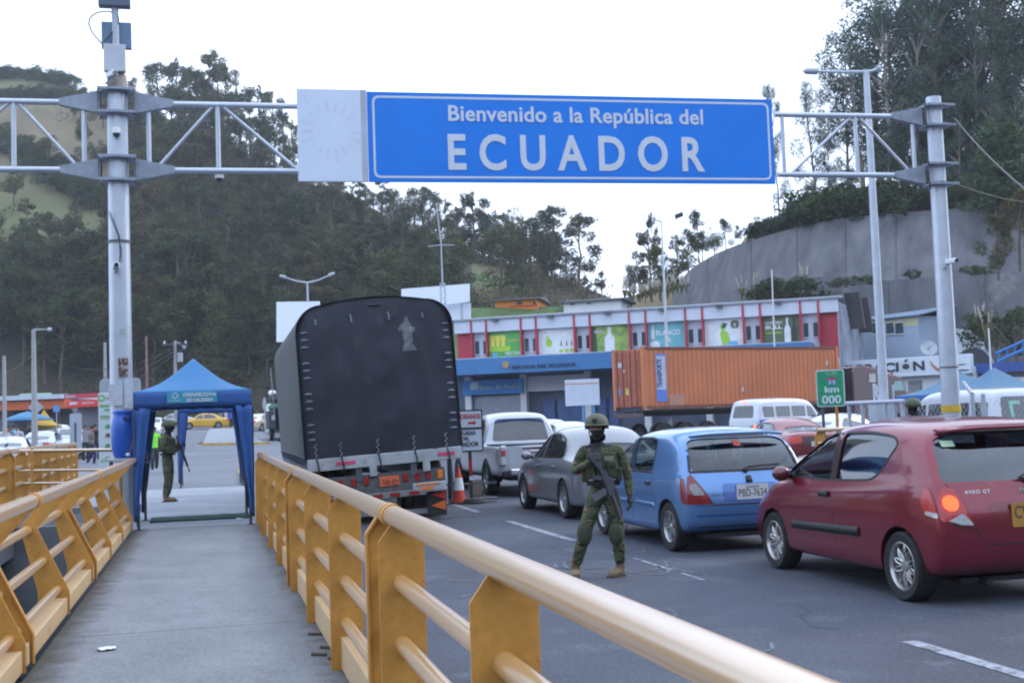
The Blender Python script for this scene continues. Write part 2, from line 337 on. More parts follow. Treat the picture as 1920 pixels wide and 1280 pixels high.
# kerbs at the end of the walkway
def seg(b, p, q, wd, h, z=0):
    p, q = Vector((p[0], p[1], 0)), Vector((q[0], q[1], 0)); d = (q-p); n = Vector((-d.y, d.x, 0)).normalized()*wd/2
    k = max(1, int(d.length/4)); vs = []; fs = []
    for i in range(k+1):
        c = p+d*i/k; g = gz(c.y)+z; vs += [c-n+Vector((0, 0, g)), c-n+Vector((0, 0, g+h)), c+n+Vector((0, 0, g+h)), c+n+Vector((0, 0, g))]
    for i in range(k): fs += [(i*4+j, i*4+j+1, i*4+4+j+1, i*4+4+j) for j in range(3)]
    fs += [(0, 1, 2, 3), (k*4, k*4+3, k*4+2, k*4+1)]; b.add(vs, fs)
g1, g2, g3, g4, g5 = onto(378, 72), onto(458, 72), onto(400, 118), onto(520, 116), onto(385, 75)
b = MB(); seg(b, g1, onto(505, 71), .2, .14); seg(b, onto(395, 116), onto(620, 112), .2, .15)
tag(b.build('kerb', PAINTY, None), kind='structure')
b = MB(); seg(b, g5, onto(438, 104), .9, .05); tag(b.build('dirt_verge', mat('bare_soil', (.10, .075, .055), .95, 0, .4, 3, .5, 10), None), kind='structure')
b = MB(); pv = [onto(379, 72.3), onto(500, 71.3), onto(440, 113), onto(393, 115)]
b.add([p+Vector((0, 0, .07)) for p in pv], [(0, 1, 2, 3)]); tag(b.build('traffic_island_pavement', MC['pale_pavement'], None), kind='structure')
b = MB(); strip(b, [tuple(G(432, 852, .13).xy), tuple(G(462, 905, .13).xy)], .12, .127)
tag(b.build('path_edge_line', PAINTY, None), kind='structure')

b = MB(); b.grid(lambda a, c: Vector((-34+38.2*a, 34.1+95*c, gz(34.1+95*c)+.004)), 2, 50)
tag(b.build('plaza_glare_sheet', mat('asphalt_painted_sky_glare', (.15, .165, .20), .8, 0, .25, .25, .3, 60, dirt=((.11, .12, .15), .8, .55)), None), kind='structure')  # pale base colour paints the grazing sky reflection on distant asphalt
# ---------------- hills ----------------
def interp(tab, x):
    if x <= tab[0][0]: return tab[0][1]
    for (a, p), (c, q) in zip(tab, tab[1:]):
        if x <= c: return p+(q-p)*(x-a)/(c-a)
    return tab[-1][1]
def rnd2(x, y): return .5*sin(x*.11+1.3)*cos(y*.13-.4)+.3*sin(x*.31+y*.17)+.2*sin(y*.47-x*.23)
RIDGE = [(-700, 40), (-300, 90), (-120, 120), (0, 143), (60, 146), (120, 160), (190, 186), (300, 215), (420, 275), (560, 335), (690, 385), (760, 425), (830, 450), (900, 478), (980, 500), (1060, 525), (1130, 552), (1180, 572), (1240, 585), (1400, 620)]
RD = [(-700, 300), (0, 270), (400, 225), (700, 200), (900, 190), (1150, 175), (1400, 170)]
FD = [(-700, 150), (0, 138), (400, 132), (700, 118), (870, 104), (1150, 100), (1400, 100)]
def hill(px, t):      # t 0 foot .. 1 ridge .. 1.4 behind
    d0, d1 = interp(FD, px), interp(RD, px); g = D(px, HZ(px), d0); z0 = gz(g.y)-.3; r = D(px, interp(RIDGE, px), d1)
    if t <= 1:
        p = g.lerp(r, t); s = t**.9; z = z0+(r.z-z0)*s+rnd2(p.x, p.y)*1.6*sin(pi*t)
        return Vector((p.x, p.y, z))
    e = D(px, HZ(px), d1+(t-1)*200); return Vector((e.x, e.y, r.z-(t-1)*60))
b = MB(); b.grid(lambda a, c: hill(-700+2100*a, c*1.35), 110, 54)
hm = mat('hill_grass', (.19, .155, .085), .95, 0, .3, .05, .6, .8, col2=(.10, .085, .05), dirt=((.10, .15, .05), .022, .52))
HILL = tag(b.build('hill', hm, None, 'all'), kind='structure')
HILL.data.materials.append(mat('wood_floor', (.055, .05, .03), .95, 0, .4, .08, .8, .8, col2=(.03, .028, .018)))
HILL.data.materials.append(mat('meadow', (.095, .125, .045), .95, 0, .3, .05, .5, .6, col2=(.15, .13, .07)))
_cm = cam.matrix_world.inverted()
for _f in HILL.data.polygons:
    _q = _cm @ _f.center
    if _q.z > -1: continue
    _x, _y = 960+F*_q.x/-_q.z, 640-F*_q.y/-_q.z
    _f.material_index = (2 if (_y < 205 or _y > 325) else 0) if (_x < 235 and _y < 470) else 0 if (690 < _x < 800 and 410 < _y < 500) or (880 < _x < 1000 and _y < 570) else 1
# unseen dark slope behind the viewpoint, added to dim reflections and sky light
b = MB()
def back(a, c):
    an = pi*(.98+1.10*a); r = 75+110*c; x, y = r*cos(an), r*sin(an)*.9; return Vector((x, y-8, -6+62*c**.8+rnd2(x*2, y*2)*4))
b.grid(back, 60, 12)
tag(b.build('unseen_valley_side', mat('unseen_dark_slope', (.045, .06, .03), .95, 0, .5, .08, 1, .3, col2=(.02, .028, .016)), None, 'all'), kind='structure')
# right-hand hill above the retaining wall
RR = [(1395, 470), (1430, 436), (1500, 424), (1600, 408), (1700, 380), (1800, 300), (1900, 230), (2100, 100), (2500, 0)]
WT = [(1262, 562), (1266, 552), (1275, 530), (1288, 512), (1310, 494), (1345, 474), (1390, 456), (1440, 441), (1500, 424), (1560, 412), (1640, 403), (1720, 396), (1800, 391), (1870, 387), (1925, 384), (2000, 380), (2400, 372)]
WD = [(1262, 112), (1400, 100), (1560, 94), (1720, 90), (1925, 86), (2400, 78)]
def walltop(px): return D(px, interp(WT, px), interp(WD, px))
def rhill(px, t):
    a = walltop(px)-Vector((0, 0, .3)); d = interp(WD, px)
    if t < .12: return D(px, interp(WT, px), d+.5+t*20)-Vector((0, 0, .15))
    u = (t-.12)/.88; r = D(px, min(interp(RR, px), interp(WT, px)-6), d+45); p = D(px, interp(WT, px), d+2.9)
    q = p.lerp(r, u); q.z += rnd2(q.x, q.y)*.8*sin(pi*u); return q
b = MB(); b.grid(lambda a, c: rhill(1395+1100*a, c), 60, 20); b.grid(lambda a, c: rhill(1395+1100*a, 1)+Vector((0, 60*c, -30*c)), 60, 2)
tag(b.build('hillside', hm, None, 'all'), kind='structure')
b = MB()   # low rise between the two hills, left of the wall
def lowrise(a, c):
    px = 1120+320*a; tb = [(1120, 575), (1170, 560), (1230, 540), (1280, 520), (1360, 480), (1440, 445)]
    f = D(px, HZ(px), 112); r = D(px, interp(tb, px), 140); p = f.lerp(r, min(c, 1)); p.z = gz(f.y)+(r.z-gz(f.y))*min(1, c); return p
b.grid(lowrise, 24, 12); tag(b.build('hill_saddle', hm, None, 'all'), kind='structure')
# retaining wall, upper and lower tier
def conc_wall_mat():
    m = mat('stained_wall_concrete', (.165, .167, .185), .9, 0, .35, .42, .5, 1.2, col2=(.07, .074, .09), dirt=((.24, .235, .235), .13, .58), stretch=(1.6, 1.6, .16))
    return m
RW = conc_wall_mat()
b = MB()
def wall_u(a, c):
    px = 1262+1140*a**1.15; t = walltop(px); g = interp([(1262, 600), (1400, 598), (1515, 556), (1700, 530), (1925, 520), (2400, 500)], px); f = D(px, g, interp(WD, px)-3.5)
    return f.lerp(t, c)
b.grid(wall_u, 70, 14); b.grid(lambda a, c: wall_u(a, 1)+Vector((.15, .9, 0))*c, 70, 1)
for i in range(1, 12):      # casting joints
    a = i/12
    b.tube([wall_u(a, c/6)+Vector((0, -.05, 0)) for c in range(7)], .06, 4)
tag(b.build('retaining_wall', RW, None), 'long stained grey concrete retaining wall below the tall trees, upper tier', 'retaining wall')
b = MB(); LT = [(1500, 548), (1560, 536), (1640, 528), (1720, 521), (1800, 515), (1925, 508), (2400, 490)]
def wall_l(a, c):
    px = 1485+900*a; t = D(px, interp(LT, px), interp(WD, px)-6.5); f = D(px, HZ(px), interp(WD, px)-8.5); return f.lerp(t, c)
b.grid(wall_l, 40, 10); b.grid(lambda a, c: wall_l(a, 1)+Vector((0, 3.6, 0))*c, 40, 1)
for i in range(1, 10): b.tube([wall_l(i/10, c/6)+Vector((0, -.04, 0)) for c in range(7)], .05, 4)
tag(b.build('retaining_wall', RW, None), 'lower tier of the stained concrete retaining wall behind the grey office', 'retaining wall')
# ---------------- customs building ----------------
Lp, Rp = D(862, 780, 78), D(1580, 770, 71); cb = Facade(Lp, Rp)
WALLB = mat('pale_blue_render', (.50, .56, .68), .7, 0, .07, .5, .1, 20); PARA = mat('parapet_panel', (.56, .62, .74), .6, 0, .05, .6)
REDP = mat('crimson_panel', (.40, .03, .06), .6, 0, .12, 2); BLUEC = mat('blue_canopy', (.05, .19, .44), .5, 0, .1, 1)
bd = thing('customs_building', 'long two storey customs hall with pale parapet, red fins and drink posters', 'building', tuple(Lp.xy)+(0,))
S = lambda px: cb.loc(px, 700)[0]
l = cb.l
b = MB(); cb.box(b, 0, l, .3, 7.22, -9, 0); b.build('wall', WALLB, bd, world=True)
b = MB(); cb.box(b, -.05, l+.05, 7.22, 8.0, -.3, .35); b.build('parapet', PARA, bd, world=True)
b = MB()
vs = [cb.P(-.2, 7.97, .45), cb.P(l+.2, 7.97, .45), cb.P(l+.2, 8.5, -5), cb.P(-.2, 8.5, -5), cb.P(l+.2, 7.9, -10), cb.P(-.2, 7.9, -10), cb.P(-.2, 8.08, .45), cb.P(l+.2, 8.08, .45), cb.P(l+.2, 8.62, -5), cb.P(-.2, 8.62, -5)]
b.add(vs, [(0, 1, 7, 6), (6, 7, 8, 9), (9, 8, 4, 5), (0, 6, 9, 3), (1, 2, 8, 7), (3, 2, 1, 0)]); b.build('roof', mat('roof_sheet', (.23, .26, .32), .7, .1, .3, 1.5), bd, world=True)
fins = [887.6, 915.7, 980.6, 1008.7, 1080.2, 1109.5, 1183.3, 1214.2, 1288.4, 1320.4, 1396.6, 1428.9, 1504, 1537.6]
for px in fins:
    b = MB(); s_ = cb.loc(px, 640)[0]; cb.box(b, s_-.055, s_+.055, 5.5, 7.98, 0, .42); b.build('fin', REDP, bd, world=True)
b = MB(); cb.box(b, .02, S(886), 5.5, 7.2, .01, .05); b.build('panel', REDP, bd, world=True)
b = MB(); cb.box(b, S(1540), l-.02, 4.6, 7.2, .01, .05); b.build('panel', REDP, bd, world=True)
for i in range(0, 14, 2):
    a0, a1 = cb.loc(fins[i], 640)[0], cb.loc(fins[i+1], 640)[0]; wd = a1-a0
    for q in (.12, .66):
        b = MB(); cb.box(b, a0+wd*q, a0+wd*(q+.26), 5.86, 6.68, -.02, .03); wo = b.build('window', WGLASS, bd, world=True)
        b = MB(); cb.box(b, a0+wd*q-.03, a0+wd*(q+.26)+.03, 5.80, 5.86, 0, .09); b.build('sill', WALLB, wo, world=True)
for px in (933, 1036, 1143, 1245, 1352, 1462):
    b = MB(); s_ = cb.loc(px, 600)[0]; cb.box(b, s_-.18, s_+.18, 7.85, 8.0, .35, .75); b.build('floodlight', DARKST, bd, world=True)
# canopy
CN = Facade(cb.P(0, 0, 3.2), cb.P(l, 0, 3.2))
b = MB(); cb.box(b, -.3, l*.94, 4.45, 5.42, 0, 3.2); b.build('canopy', BLUEC, bd, world=True, bevel=.03)
b = MB(); cb.box(b, -.3, l*.94, 5.42, 5.47, .1, 3.1); b.build('canopy_top', mat('dusty_grey', (.45, .46, .47), .9, 0, .3, 3), bd, world=True)
CN.text('ADUANA DEL ECUADOR', 'lettering', mat('dark_blue_letters', (.015, .03, .09), .5), bd, 959, 692, 1081, 679, .02, .03)
b = MB(); sa, za = CN.loc(949, 690); b.lathe([(0, .05), (.22, .05), (.22, 0)], CN.P(sa, za+.2, .02), CN.n, 12); b.build('crest', mat('gold_dull', (.4, .3, .15), .5), bd, world=True)
# ground floor behind the canopy
b = MB()
for px in (882, 985, 1105, 1215, 1330, 1450, 1560):
    s_ = S(px); cb.box(b, s_-.2, s_+.2, .5, 4.5, .05, .6)
b.build('column', WHITE, bd, world=True)
b = MB(); cb.box(b, -.2, l-.1, .5, 4.44, .005, .03); b.build('canopy_shade_sheet', mat('shadowed_wall', (.10, .13, .2), .8), bd, world=True)  # flat sheet whose dark colour paints the canopy's shade on the wall
b = MB(); cb.box(b, S(874), S(986), 3.28, 4.18, .62, .75); bs = b.build('shop_sign', mat('cyan_sign', (.03, .25, .62), .4), bd, world=True)
F2 = Facade(cb.P(0, 0, .77), cb.P(l, 0, .77)); WL = mat('pale_letters', (.55, .66, .8), .5)
F2.text('Banco del Pacífico', 'lettering', WL, bs, 899, 730, 978, 719, .01, .012)
b = MB(); a0, z0 = F2.loc(882, 731); F2.poly(b, rpoly([(a0, z0), (a0+.55, z0), (a0+.55, z0+.5), (a0, z0+.5)], .1), .01); b.build('emblem', WL, bs, world=True)
b = MB(); cb.box(b, S(890), S(979), .6, 3.2, .2, .26)
for k in range(17): cb.box(b, S(890), S(979), .65+k*.145, .70+k*.145, .26, .28)
b.build('roller_shutter', mat('shutter_grey', (.33, .37, .44), .5, .2), bd, world=True)
b = MB(); cb.box(b, S(991), S(1098), 3.35, 4.3, .3, .4); b.build('fascia', WHITE, bd, world=True)
b = MB()
for px in (1018, 1045, 1068, 1120, 1135): cb.box(b, S(px), S(px)+.75, .6, 2.8, .2, .24)
b.build('doorway', mat('blue_door', (.06, .12, .3), .5), bd, world=True)
b = MB(); cb.box(b, S(905), S(955), 1.0, 1.35, .3, .33); b.build('notice', mat('green_notice', (.1, .4, .3), .5), bd, world=True)
# posters
def shape(F_, par, name, m, pts, d): b = MB(); F_.poly(b, pts, d, .012); return b.build(name, m, par, world=True)
def bottle(s, z, w_, h): return [(s-w_/2, z), (s+w_/2, z), (s+w_/2, z+h*.55), (s+w_*.18, z+h*.72), (s+w_*.18, z+h), (s-w_*.18, z+h), (s-w_*.18, z+h*.72), (s-w_/2, z+h*.55)]
def poster(i0, i1, m, lab, zb=5.6):
    a0, a1 = cb.loc(fins[i0], 640)[0]+.06, cb.loc(fins[i1], 640)[0]-.06
    b = MB(); cb.box(b, a0, a1, zb, 7.19, .02, .06); o = b.build('poster', m, bd, world=True); o['label'] = lab; return o, a0, a1
pf = .062
LIME = mat('lime', (.35, .6, .06), .5); PW = mat('poster_white', (.68, .73, .8), .5); OL = mat('olive', (.10, .14, .08), .5); DG = mat('deep_green', (.03, .12, .06), .5); TEAL = mat('teal', (.15, .42, .5), .5); PGREEN = mat('poster_green', (.10, .42, .10), .5, 0, .2, 1)
YL = mat('poster_yellow', (.7, .65, .1), .5); CY = mat('sky_cyan', (.12, .45, .75), .5)
o, a0, a1 = poster(1, 2, PGREEN, 'green poster with yellow shapes and the word NECTAR'); wd = a1-a0
for k in range(3): shape(cb, o, 'picture', YL, [(a0+wd*(.06+.16*k), 6.25), (a0+wd*(.16+.16*k), 6.2), (a0+wd*(.2+.16*k), 6.95), (a0+wd*(.04+.16*k), 7.0)], pf)
shape(cb, o, 'picture', LIME, rpoly([(a0+wd*.02, 5.95), (a0+wd*.65, 5.95), (a0+wd*.65, 6.3), (a0+wd*.02, 6.3)], .1), pf+.013)
shape(cb, o, 'picture', CY, rpoly([(a0+wd*.1, 5.62), (a0+wd*.25, 5.62), (a0+wd*.25, 5.9), (a0+wd*.1, 5.9)], .1), pf+.013)
def ptxt(t, m, par, f0, z0, f1, z1, bold=.02): text(t, 'lettering', m, par, cb.P(a0+wd*f0, z0, pf+.016), cb.u, (0, 0, 1), wd*(f1-f0), z1-z0, bold, world=True)
ptxt('LAS MANDY', YL, o, .58, 6.55, .95, 6.68); ptxt('NECTAR', PW, o, .5, 5.72, .97, 5.92)
o, a0, a1 = poster(3, 4, PW, 'white poster with small green bottles'); wd = a1-a0
shape(cb, o, 'picture', LIME, rpoly([(a0+wd*.2, 6.15), (a0+wd*.35, 6.05), (a0+wd*.38, 6.4), (a0+wd*.22, 6.8)], .08), pf)
for f_ in (.62, .77, .91):
    shape(cb, o, 'picture', LIME, rpoly([(a0+wd*(f_-.06), 5.72), (a0+wd*(f_+.05), 5.72), (a0+wd*(f_+.05), 5.9), (a0+wd*(f_-.06), 5.9)], .08), pf)
    shape(cb, o, 'picture', DG, bottle(a0+wd*f_, 6.1, .08, .35), pf)
o, a0, a1 = poster(5, 6, mat('forest_print', (.10, .22, .08), .5, 0, .5, 2, col2=(.4, .55, .12)), 'leafy green poster with a white bottle'); wd = a1-a0
shape(cb, o, 'picture', PW, bottle(a0+wd*.46, 5.62, .62, 1.5), pf); ptxt('MENTA', PW, o, .06, 6.75, .3, 6.95)
shape(cb, o, 'picture', DG, [(a0+wd*.0, 5.62), (a0+wd*.12, 5.62), (a0+wd*.1, 7.1), (a0, 7.1)], pf)
o, a0, a1 = poster(7, 8, TEAL, 'turquoise poster lettered BLANCO'); wd = a1-a0
shape(cb, o, 'picture', PW, bottle(a0+wd*.13, 6.2, .2, .9), pf); shape(cb, o, 'picture', PW, rpoly([(a0+wd*.05, 5.62), (a0+wd*.3, 5.62), (a0+wd*.3, 6.1), (a0+wd*.05, 6.1)], .3), pf)
ptxt('BLANCO', PW, o, .22, 6.42, .86, 6.72); ptxt('0%', PW, o, .45, 6.02, .6, 6.28)
o, a0, a1 = poster(9, 10, PW, 'white poster with a tilted green bottle and medal'); wd = a1-a0
c, s_ = cos(.25), sin(.25)
bt = [(a0+wd*.66+c*x-s_*z, 5.65+s_*x+c*z) for x, z in bottle(0, 0, .5, 1.25)]; bt = [(x-.2, z) for x, z in bt]
shape(cb, o, 'picture', LIME, bt, pf); shape(cb, o, 'picture', DG, [(a0+wd*.44, 6.65), (a0+wd*.53, 6.62), (a0+wd*.6, 6.9), (a0+wd*.48, 6.98)], pf+.013)
shape(cb, o, 'picture', OL, rpoly([(a0+wd*.68, 6.6), (a0+wd*.9, 6.6), (a0+wd*.9, 7.08), (a0+wd*.68, 7.08)], .25), pf); shape(cb, o, 'picture', CY, rpoly([(a0+wd*.56, 5.62), (a0+wd*.86, 5.62), (a0+wd*.84, 5.85), (a0+wd*.6, 5.85)], .1), pf+.013)
ptxt('t', PW, o, .76, 6.7, .82, 6.95)
o, a0, a1 = poster(11, 12, OL, 'dark olive poster with two bottles, lettered GOLDEN BULL SANGRIA'); wd = a1-a0
ptxt('GOLDEN', PW, o, .08, 6.72, .52, 6.88); ptxt('BULL', PW, o, .08, 6.42, .52, 6.66, .04); ptxt('SANGRIA', LIME, o, .08, 6.14, .52, 6.28)
shape(cb, o, 'picture', PW, bottle(a0+wd*.66, 5.62, .36, 1.45), pf); shape(cb, o, 'picture', mat('bottle_dark', (.03, .05, .03), .4), bottle(a0+wd*.84, 5.62, .32, 1.42), pf)
# side wall of the hall and the grey office beyond
b = MB(); p0 = Rp.copy(); p0.z = 0; p1 = D(1622, 700, 82); p1.z = 0
sf = Facade(p0+cb.n*-.4, p1)
sh = thing('side_building', 'pale corrugated annex with two dark roof gables beside the posters', 'building', tuple(p0.xy)+(0,))
sf.box(b, 0, sf.l, .6, 7.9, -6, 0)
for k in range(30): sf.box(b, k*sf.l/30, k*sf.l/30+.06, .6, 7.9, 0, .05)
b.build('wall', mat('ribbed_grey', (.38, .42, .5), .7, 0, .3, 1), sh, world=True)
b = MB()
for k in (0.25, .62):
    s0 = sf.l*k; b.prism([(s0, 8.6), (s0+.5, 8.5), (s0+2.6, 6.6), (s0+2.1, 6.5)], sf.P(0, 0, 0), sf.u, (0, 0, 1), sf.n*.9)
b.build('roof', mat('dark_brown_roof', (.09, .08, .09), .8), sh, world=True)
gf = Facade(D(1614, 700, 84), D(1727, 700, 80))
gb = thing('grey_office', 'grey blue office with three windows and a pale yellow stripe under the retaining wall', 'building', tuple(gf.o.xy)+(0,))
b = MB(); gf.box(b, 0, gf.l, .8, gf.loc(1670, 597)[1], -6, 0); b.build('wall', mat('grey_blue_wall', (.36, .44, .56), .8, 0, .08, 1), gb, world=True)
b = MB(); z = gf.loc(1670, 597)[1]; b.prism([(-.2, z), (gf.l+.3, z), (gf.l+.3, z+.1), (-.2, z+.1)], gf.P(0, 0, .3), gf.u, (0, 0, 1), (0, 0, 0)); b = MB()
q = [gf.P(-.3, z, .4), gf.P(gf.l+.5, z, .4), gf.P(gf.l+.5, z+.75, -4), gf.P(-.3, z+.75, -4)]; b.add(q+[p+Vector((0, 0, .08)) for p in q], [(0, 1, 2, 3), (7, 6, 5, 4), (0, 4, 5, 1), (1, 5, 6, 2), (2, 6, 7, 3), (3, 7, 4, 0)])
b.build('roof', mat('blue_grey_sheet', (.28, .36, .48), .5, .2, .1, 2), gb, world=True)
b = MB(); gf.box(b, 0, gf.l, z-.62, z-.1, .0, .03); b.build('stripe', mat('pale_yellow', (.52, .55, .33), .7), gb, world=True)
for a, c in ((1637, 1650), (1662, 1676), (1679, 1694)):
    a0, z1 = gf.loc(a, 606); a1, z0 = gf.loc(c, 625); b = MB(); gf.box(b, a0, a1, z0, z1, 0, .05); wo = b.build('window', WGLASS, gb, world=True)
    b = MB(); gf.box(b, a0-.05, a1+.05, z0-.06, z0, 0, .1); gf.box(b, a0-.05, a1+.05, z1, z1+.06, 0, .08); b.build('frame', WHITE, wo, world=True)
# migration office
mf = Facade(D(1577, 700, 73), D(1819, 700, 68)); mg = thing('migration_office', 'low white migration office with a white lettered fascia behind the lorry', 'building', tuple(mf.o.xy)+(0,))
zt, zb = mf.loc(1700, 670)[1], mf.loc(1700, 705.5)[1]
b = MB(); mf.box(b, -.2, mf.l, gz(70)-.4, zb+.4, -8, -.5); b.build('wall', WHITE, mg, world=True)
b = MB(); mf.box(b, -.4, mf.l+.05, zb, zt, -.5, 0); b.build('fascia', mat('fascia_white', (.66, .74, .84), .5, 0, .05), mg, world=True, bevel=.02)
DB = mat('navy_letters', (.025, .035, .06), .5)
mf.text('MIGRACIÓN', 'lettering', DB, mg, 1572, 703, 1733, 671.5, .01, .035)
mf.text('Ministerio', 'lettering', DB, mg, 1792, 684.5, 1811, 681, .01, .02); mf.text('de Gobierno', 'lettering', DB, mg, 1788, 696, 1817, 691, .01, .03)
b = MB(); a0, z0 = mf.loc(1745, 680); a1, z1 = mf.loc(1762, 695)
b.tube([mf.P(a0, z0+.1, .03), mf.P(a0+.12, z0-.15, .03), mf.P(a1-.1, z1+.1, .03), mf.P(a1+.1, z1, .03)], [.02, .06, .08, .02], 6); b.build('emblem', mat('gold_red', (.4, .16, .08), .5), mg, world=True)
b = MB()
for a, c in ((1697, 1722), (1795, 1801)):
    a0 = mf.loc(a, 720)[0]; a1 = mf.loc(c, 720)[0]; mf.box(b, a0, a1, 1.1, zb-.25, -.5, -.44)
b.build('window', WGLASS, mg, world=True)
b = MB(); a0 = mf.loc(1700, 720)[0]
for k in range(6): mf.box(b, a0+.1*k, a0+.1*k+.05, 1.1, zb-.5, -.44, -.42)
b.build('curtain', mat('curtain', (.4, .42, .45), .8), mg, world=True)
nf = Facade(D(1819, 700, 69), D(1990, 700, 65.5)); nb_ = thing('blue_band_building', 'white wall with a deep blue band right of the migration fascia', 'building', tuple(nf.o.xy)+(0,))
b = MB(); nf.box(b, 0, nf.l, .6, nf.loc(1870, 683)[1], -6, -.3); b.build('wall', WHITE, nb_, world=True)
b = MB(); nf.box(b, 0, nf.l, nf.loc(1870, 698)[1], nf.loc(1870, 680)[1], -.3, 0); b.build('blue_band', mat('royal_blue', (.04, .10, .36), .5, 0, .1, 1), nb_, world=True)
b = MB()
for a, c in ((1822, 1849), (1880, 1925)): nf.box(b, nf.loc(a, 700)[0], nf.loc(c, 700)[0], nf.loc(1870, 708)[1], nf.loc(1870, 698)[1], -.3, -.25)
b.build('window', WGLASS, nb_, world=True)
# satellite dishes and roof bits
def dish(px, py, r, d, lab):
    p = D(px, py, d); t = thing('satellite_dish', lab, 'satellite dish', p)
    ax = Vector((-.35, -1, .45)).normalized(); b = MB(); b.lathe([(0, -.22*r), (r*.5, -.15*r), (r*.85, 0), (r, .12*r), (r*.98, .14*r), (r*.82, .04*r), (0, -.17*r)], (0, 0, 0), ax, 24); b.build('dish', mat('dish_grey', (.42, .47, .53), .6, 0, .2, 3), t, True)
    b = MB(); b.tube([ax*-.1*r, ax*r*.9], .04, 6); b.ball(ax*r*.9, .09); b.build('feed_arm', GREYP, t)
    b = MB(); b.cyl((0, 0, -r*1.1-.4), (0, .1, -.1*r), .07); b.build('mount', DARKST, t); return t
dish(1741, 653, .50, 74, 'small white satellite dish on the migration office roof'); dish(1806, 651, 1.25, 76, 'large mesh satellite dish above the migration office roof')
t = thing('roof_truss', 'bright blue steel roof truss at the right edge above the blue band', 'roof truss', D(1870, 680, 66)); b = MB()
A = [D(1870, 678, 66), D(1930, 650, 66), D(1990, 622, 66)]; Bq = [D(1868, 662, 66), D(1930, 634, 66), D(1990, 606, 66)]
b.tube(A, .09, 6); b.tube(Bq, .07, 6)
for k in range(9):
    u = k/8; b.tube([A[0].lerp(A[2], u), Bq[0].lerp(Bq[2], min(1, u+.06))], .04, 5); b.tube([Bq[0].lerp(Bq[2], u), A[0].lerp(A[2], min(1, u+.06))], .04, 5)
b.build('truss', mat('bright_blue', (.03, .2, .55), .5), t, world=True)
t = thing('arched_canopy', 'grey arched canopy end between the large dish and the blue truss', 'canopy', D(1838, 690, 74)); b = MB()
pc = D(1826, 690, 74); b.prism([(1.15*cos(a), 1.25*sin(a)) for a in [pi*k/12 for k in range(13)]]+[(-1.0, 0)], pc, (.97, -.24, 0), (0, 0, 1), (.1, .5, 0)); b.build('shell', mat('dark_tarp_grey', (.07, .08, .1), .6), t, world=True)
b = MB(); b.tube([pc+Vector((.97, -.24, 0))*1.2*cos(a)+Vector((0, 0, 1.3*sin(a))) for a in [pi*k/12 for k in range(13)]], .07, 6); b.build('arch', GREYP, t, world=True)
# ---------------- houses on the bank, blank hoardings ----------------
bk = MB()
def bank(a, c):
    px = 850+330*a; f = D(px, HZ(px), 92); r = D(px, 578-.02*(px-850), 106); p = f.lerp(r, c); p.z = 1+(r.z-1)*c**.6; return p
bk.grid(bank, 20, 8); tag(bk.build('grass_bank', mat('bank_grass', (.07, .12, .04), .95, 0, .5, .6, .6, 4), None, 'all'), kind='structure')
def house(px0, px1, pyb, pyt, d0, d1, wm, rm, name, lab, wins, ridge, gable=None):
    f = Facade(D(px0, pyb, d0), D(px1, pyb, d1)); t = thing(name, lab, 'house', tuple(f.o.xy)+(0,))
    z0 = f.loc((px0+px1)/2, pyb)[1]-1.2; z1 = f.loc((px0+px1)/2, pyt)[1]; dp = 5
    b = MB(); f.box(b, 0, f.l, z0, z1, -dp, 0); b.build('wall', wm, t, world=True)
    b = MB(); rz = z1+ridge
    q = [f.P(-.3, z1, .4), f.P(f.l+.3, z1, .4), f.P(f.l+.3, rz, -dp/2), f.P(-.3, rz, -dp/2), f.P(f.l+.3, z1, -dp-.4), f.P(-.3, z1, -dp-.4)]
    b.add(q, [(0, 1, 2, 3), (3, 2, 4, 5), (0, 3, 5), (1, 4, 2)]); b.build('roof', rm, t, world=True, solid=.1)
    for a, c, e, g in wins:
        a0, zb_ = f.loc(a, e); a1, zt_ = f.loc(c, g); b = MB(); f.box(b, a0, a1, zb_, zt_, 0, .05); b.build('window', WGLASS, t, world=True)
    return t, f
ORG = mat('orange_render', (.62, .20, .02), .7, 0, .1, 1)
t, f = house(929, 1008, 575, 561, 106, 105.3, ORG, mat('grey_tile', (.16, .18, .22), .8), 'hill_house', 'small bright orange house with grey roof on the bank', [(969, 979, 571, 565), (1000, 1004, 572, 565)], .3)
b = MB(); f.box(b, f.loc(955, 570)[0], f.loc(1008, 570)[0], f.loc(980, 575)[1], f.loc(980, 572)[1], .0, .06); b.build('plinth', mat('red_plinth', (.5, .07, .03), .7), t, world=True)
t, f = house(1057, 1165, 583, 564, 104, 102.6, WHITE, mat('dark_grey_roof', (.10, .11, .14), .8), 'hill_house', 'long white single storey house with dark roof behind the customs hall', [(1070, 1077, 572, 569), (1101, 1108, 570, 567)], .35)
def hoard(x0, x1, yt0, yt1, yb0, yb1, d, lab, n=2):
    f = Facade(D(x0, 600, d), D(x1, 600, d-1)); t = thing('blank_hoarding', lab, 'hoarding', tuple(f.o.xy)+(0,))
    pts = [f.loc(x0, yb0), f.loc(x1, yb1), f.loc(x1, yt1), f.loc(x0, yt0)]; b = MB(); f.poly(b, pts, 0, .08); b.build('board', mat('hoarding_white', (.80, .86, .95), .4, 0, .03), t, world=True)
    b = MB()
    for k in (.12, .5, .88):
        a = f.l*k; b.cyl(f.P(a, .5, -.15), f.P(a, pts[0][1]+.8, -.15), .1, n=8)
    b.build('post', GREYP, t, world=True); return t, f
hoard(753, 881, 542, 532, 580, 566, 86, 'upper blank white hoarding behind the lorry roof')
hoard(800, 883, 571, 568, 600, 600, 86.6, 'lower blank white hoarding behind the lorry roof')
hoard(520, 600, 566, 565, 641, 640, 60, 'blank white billboard left of the lorry roof')
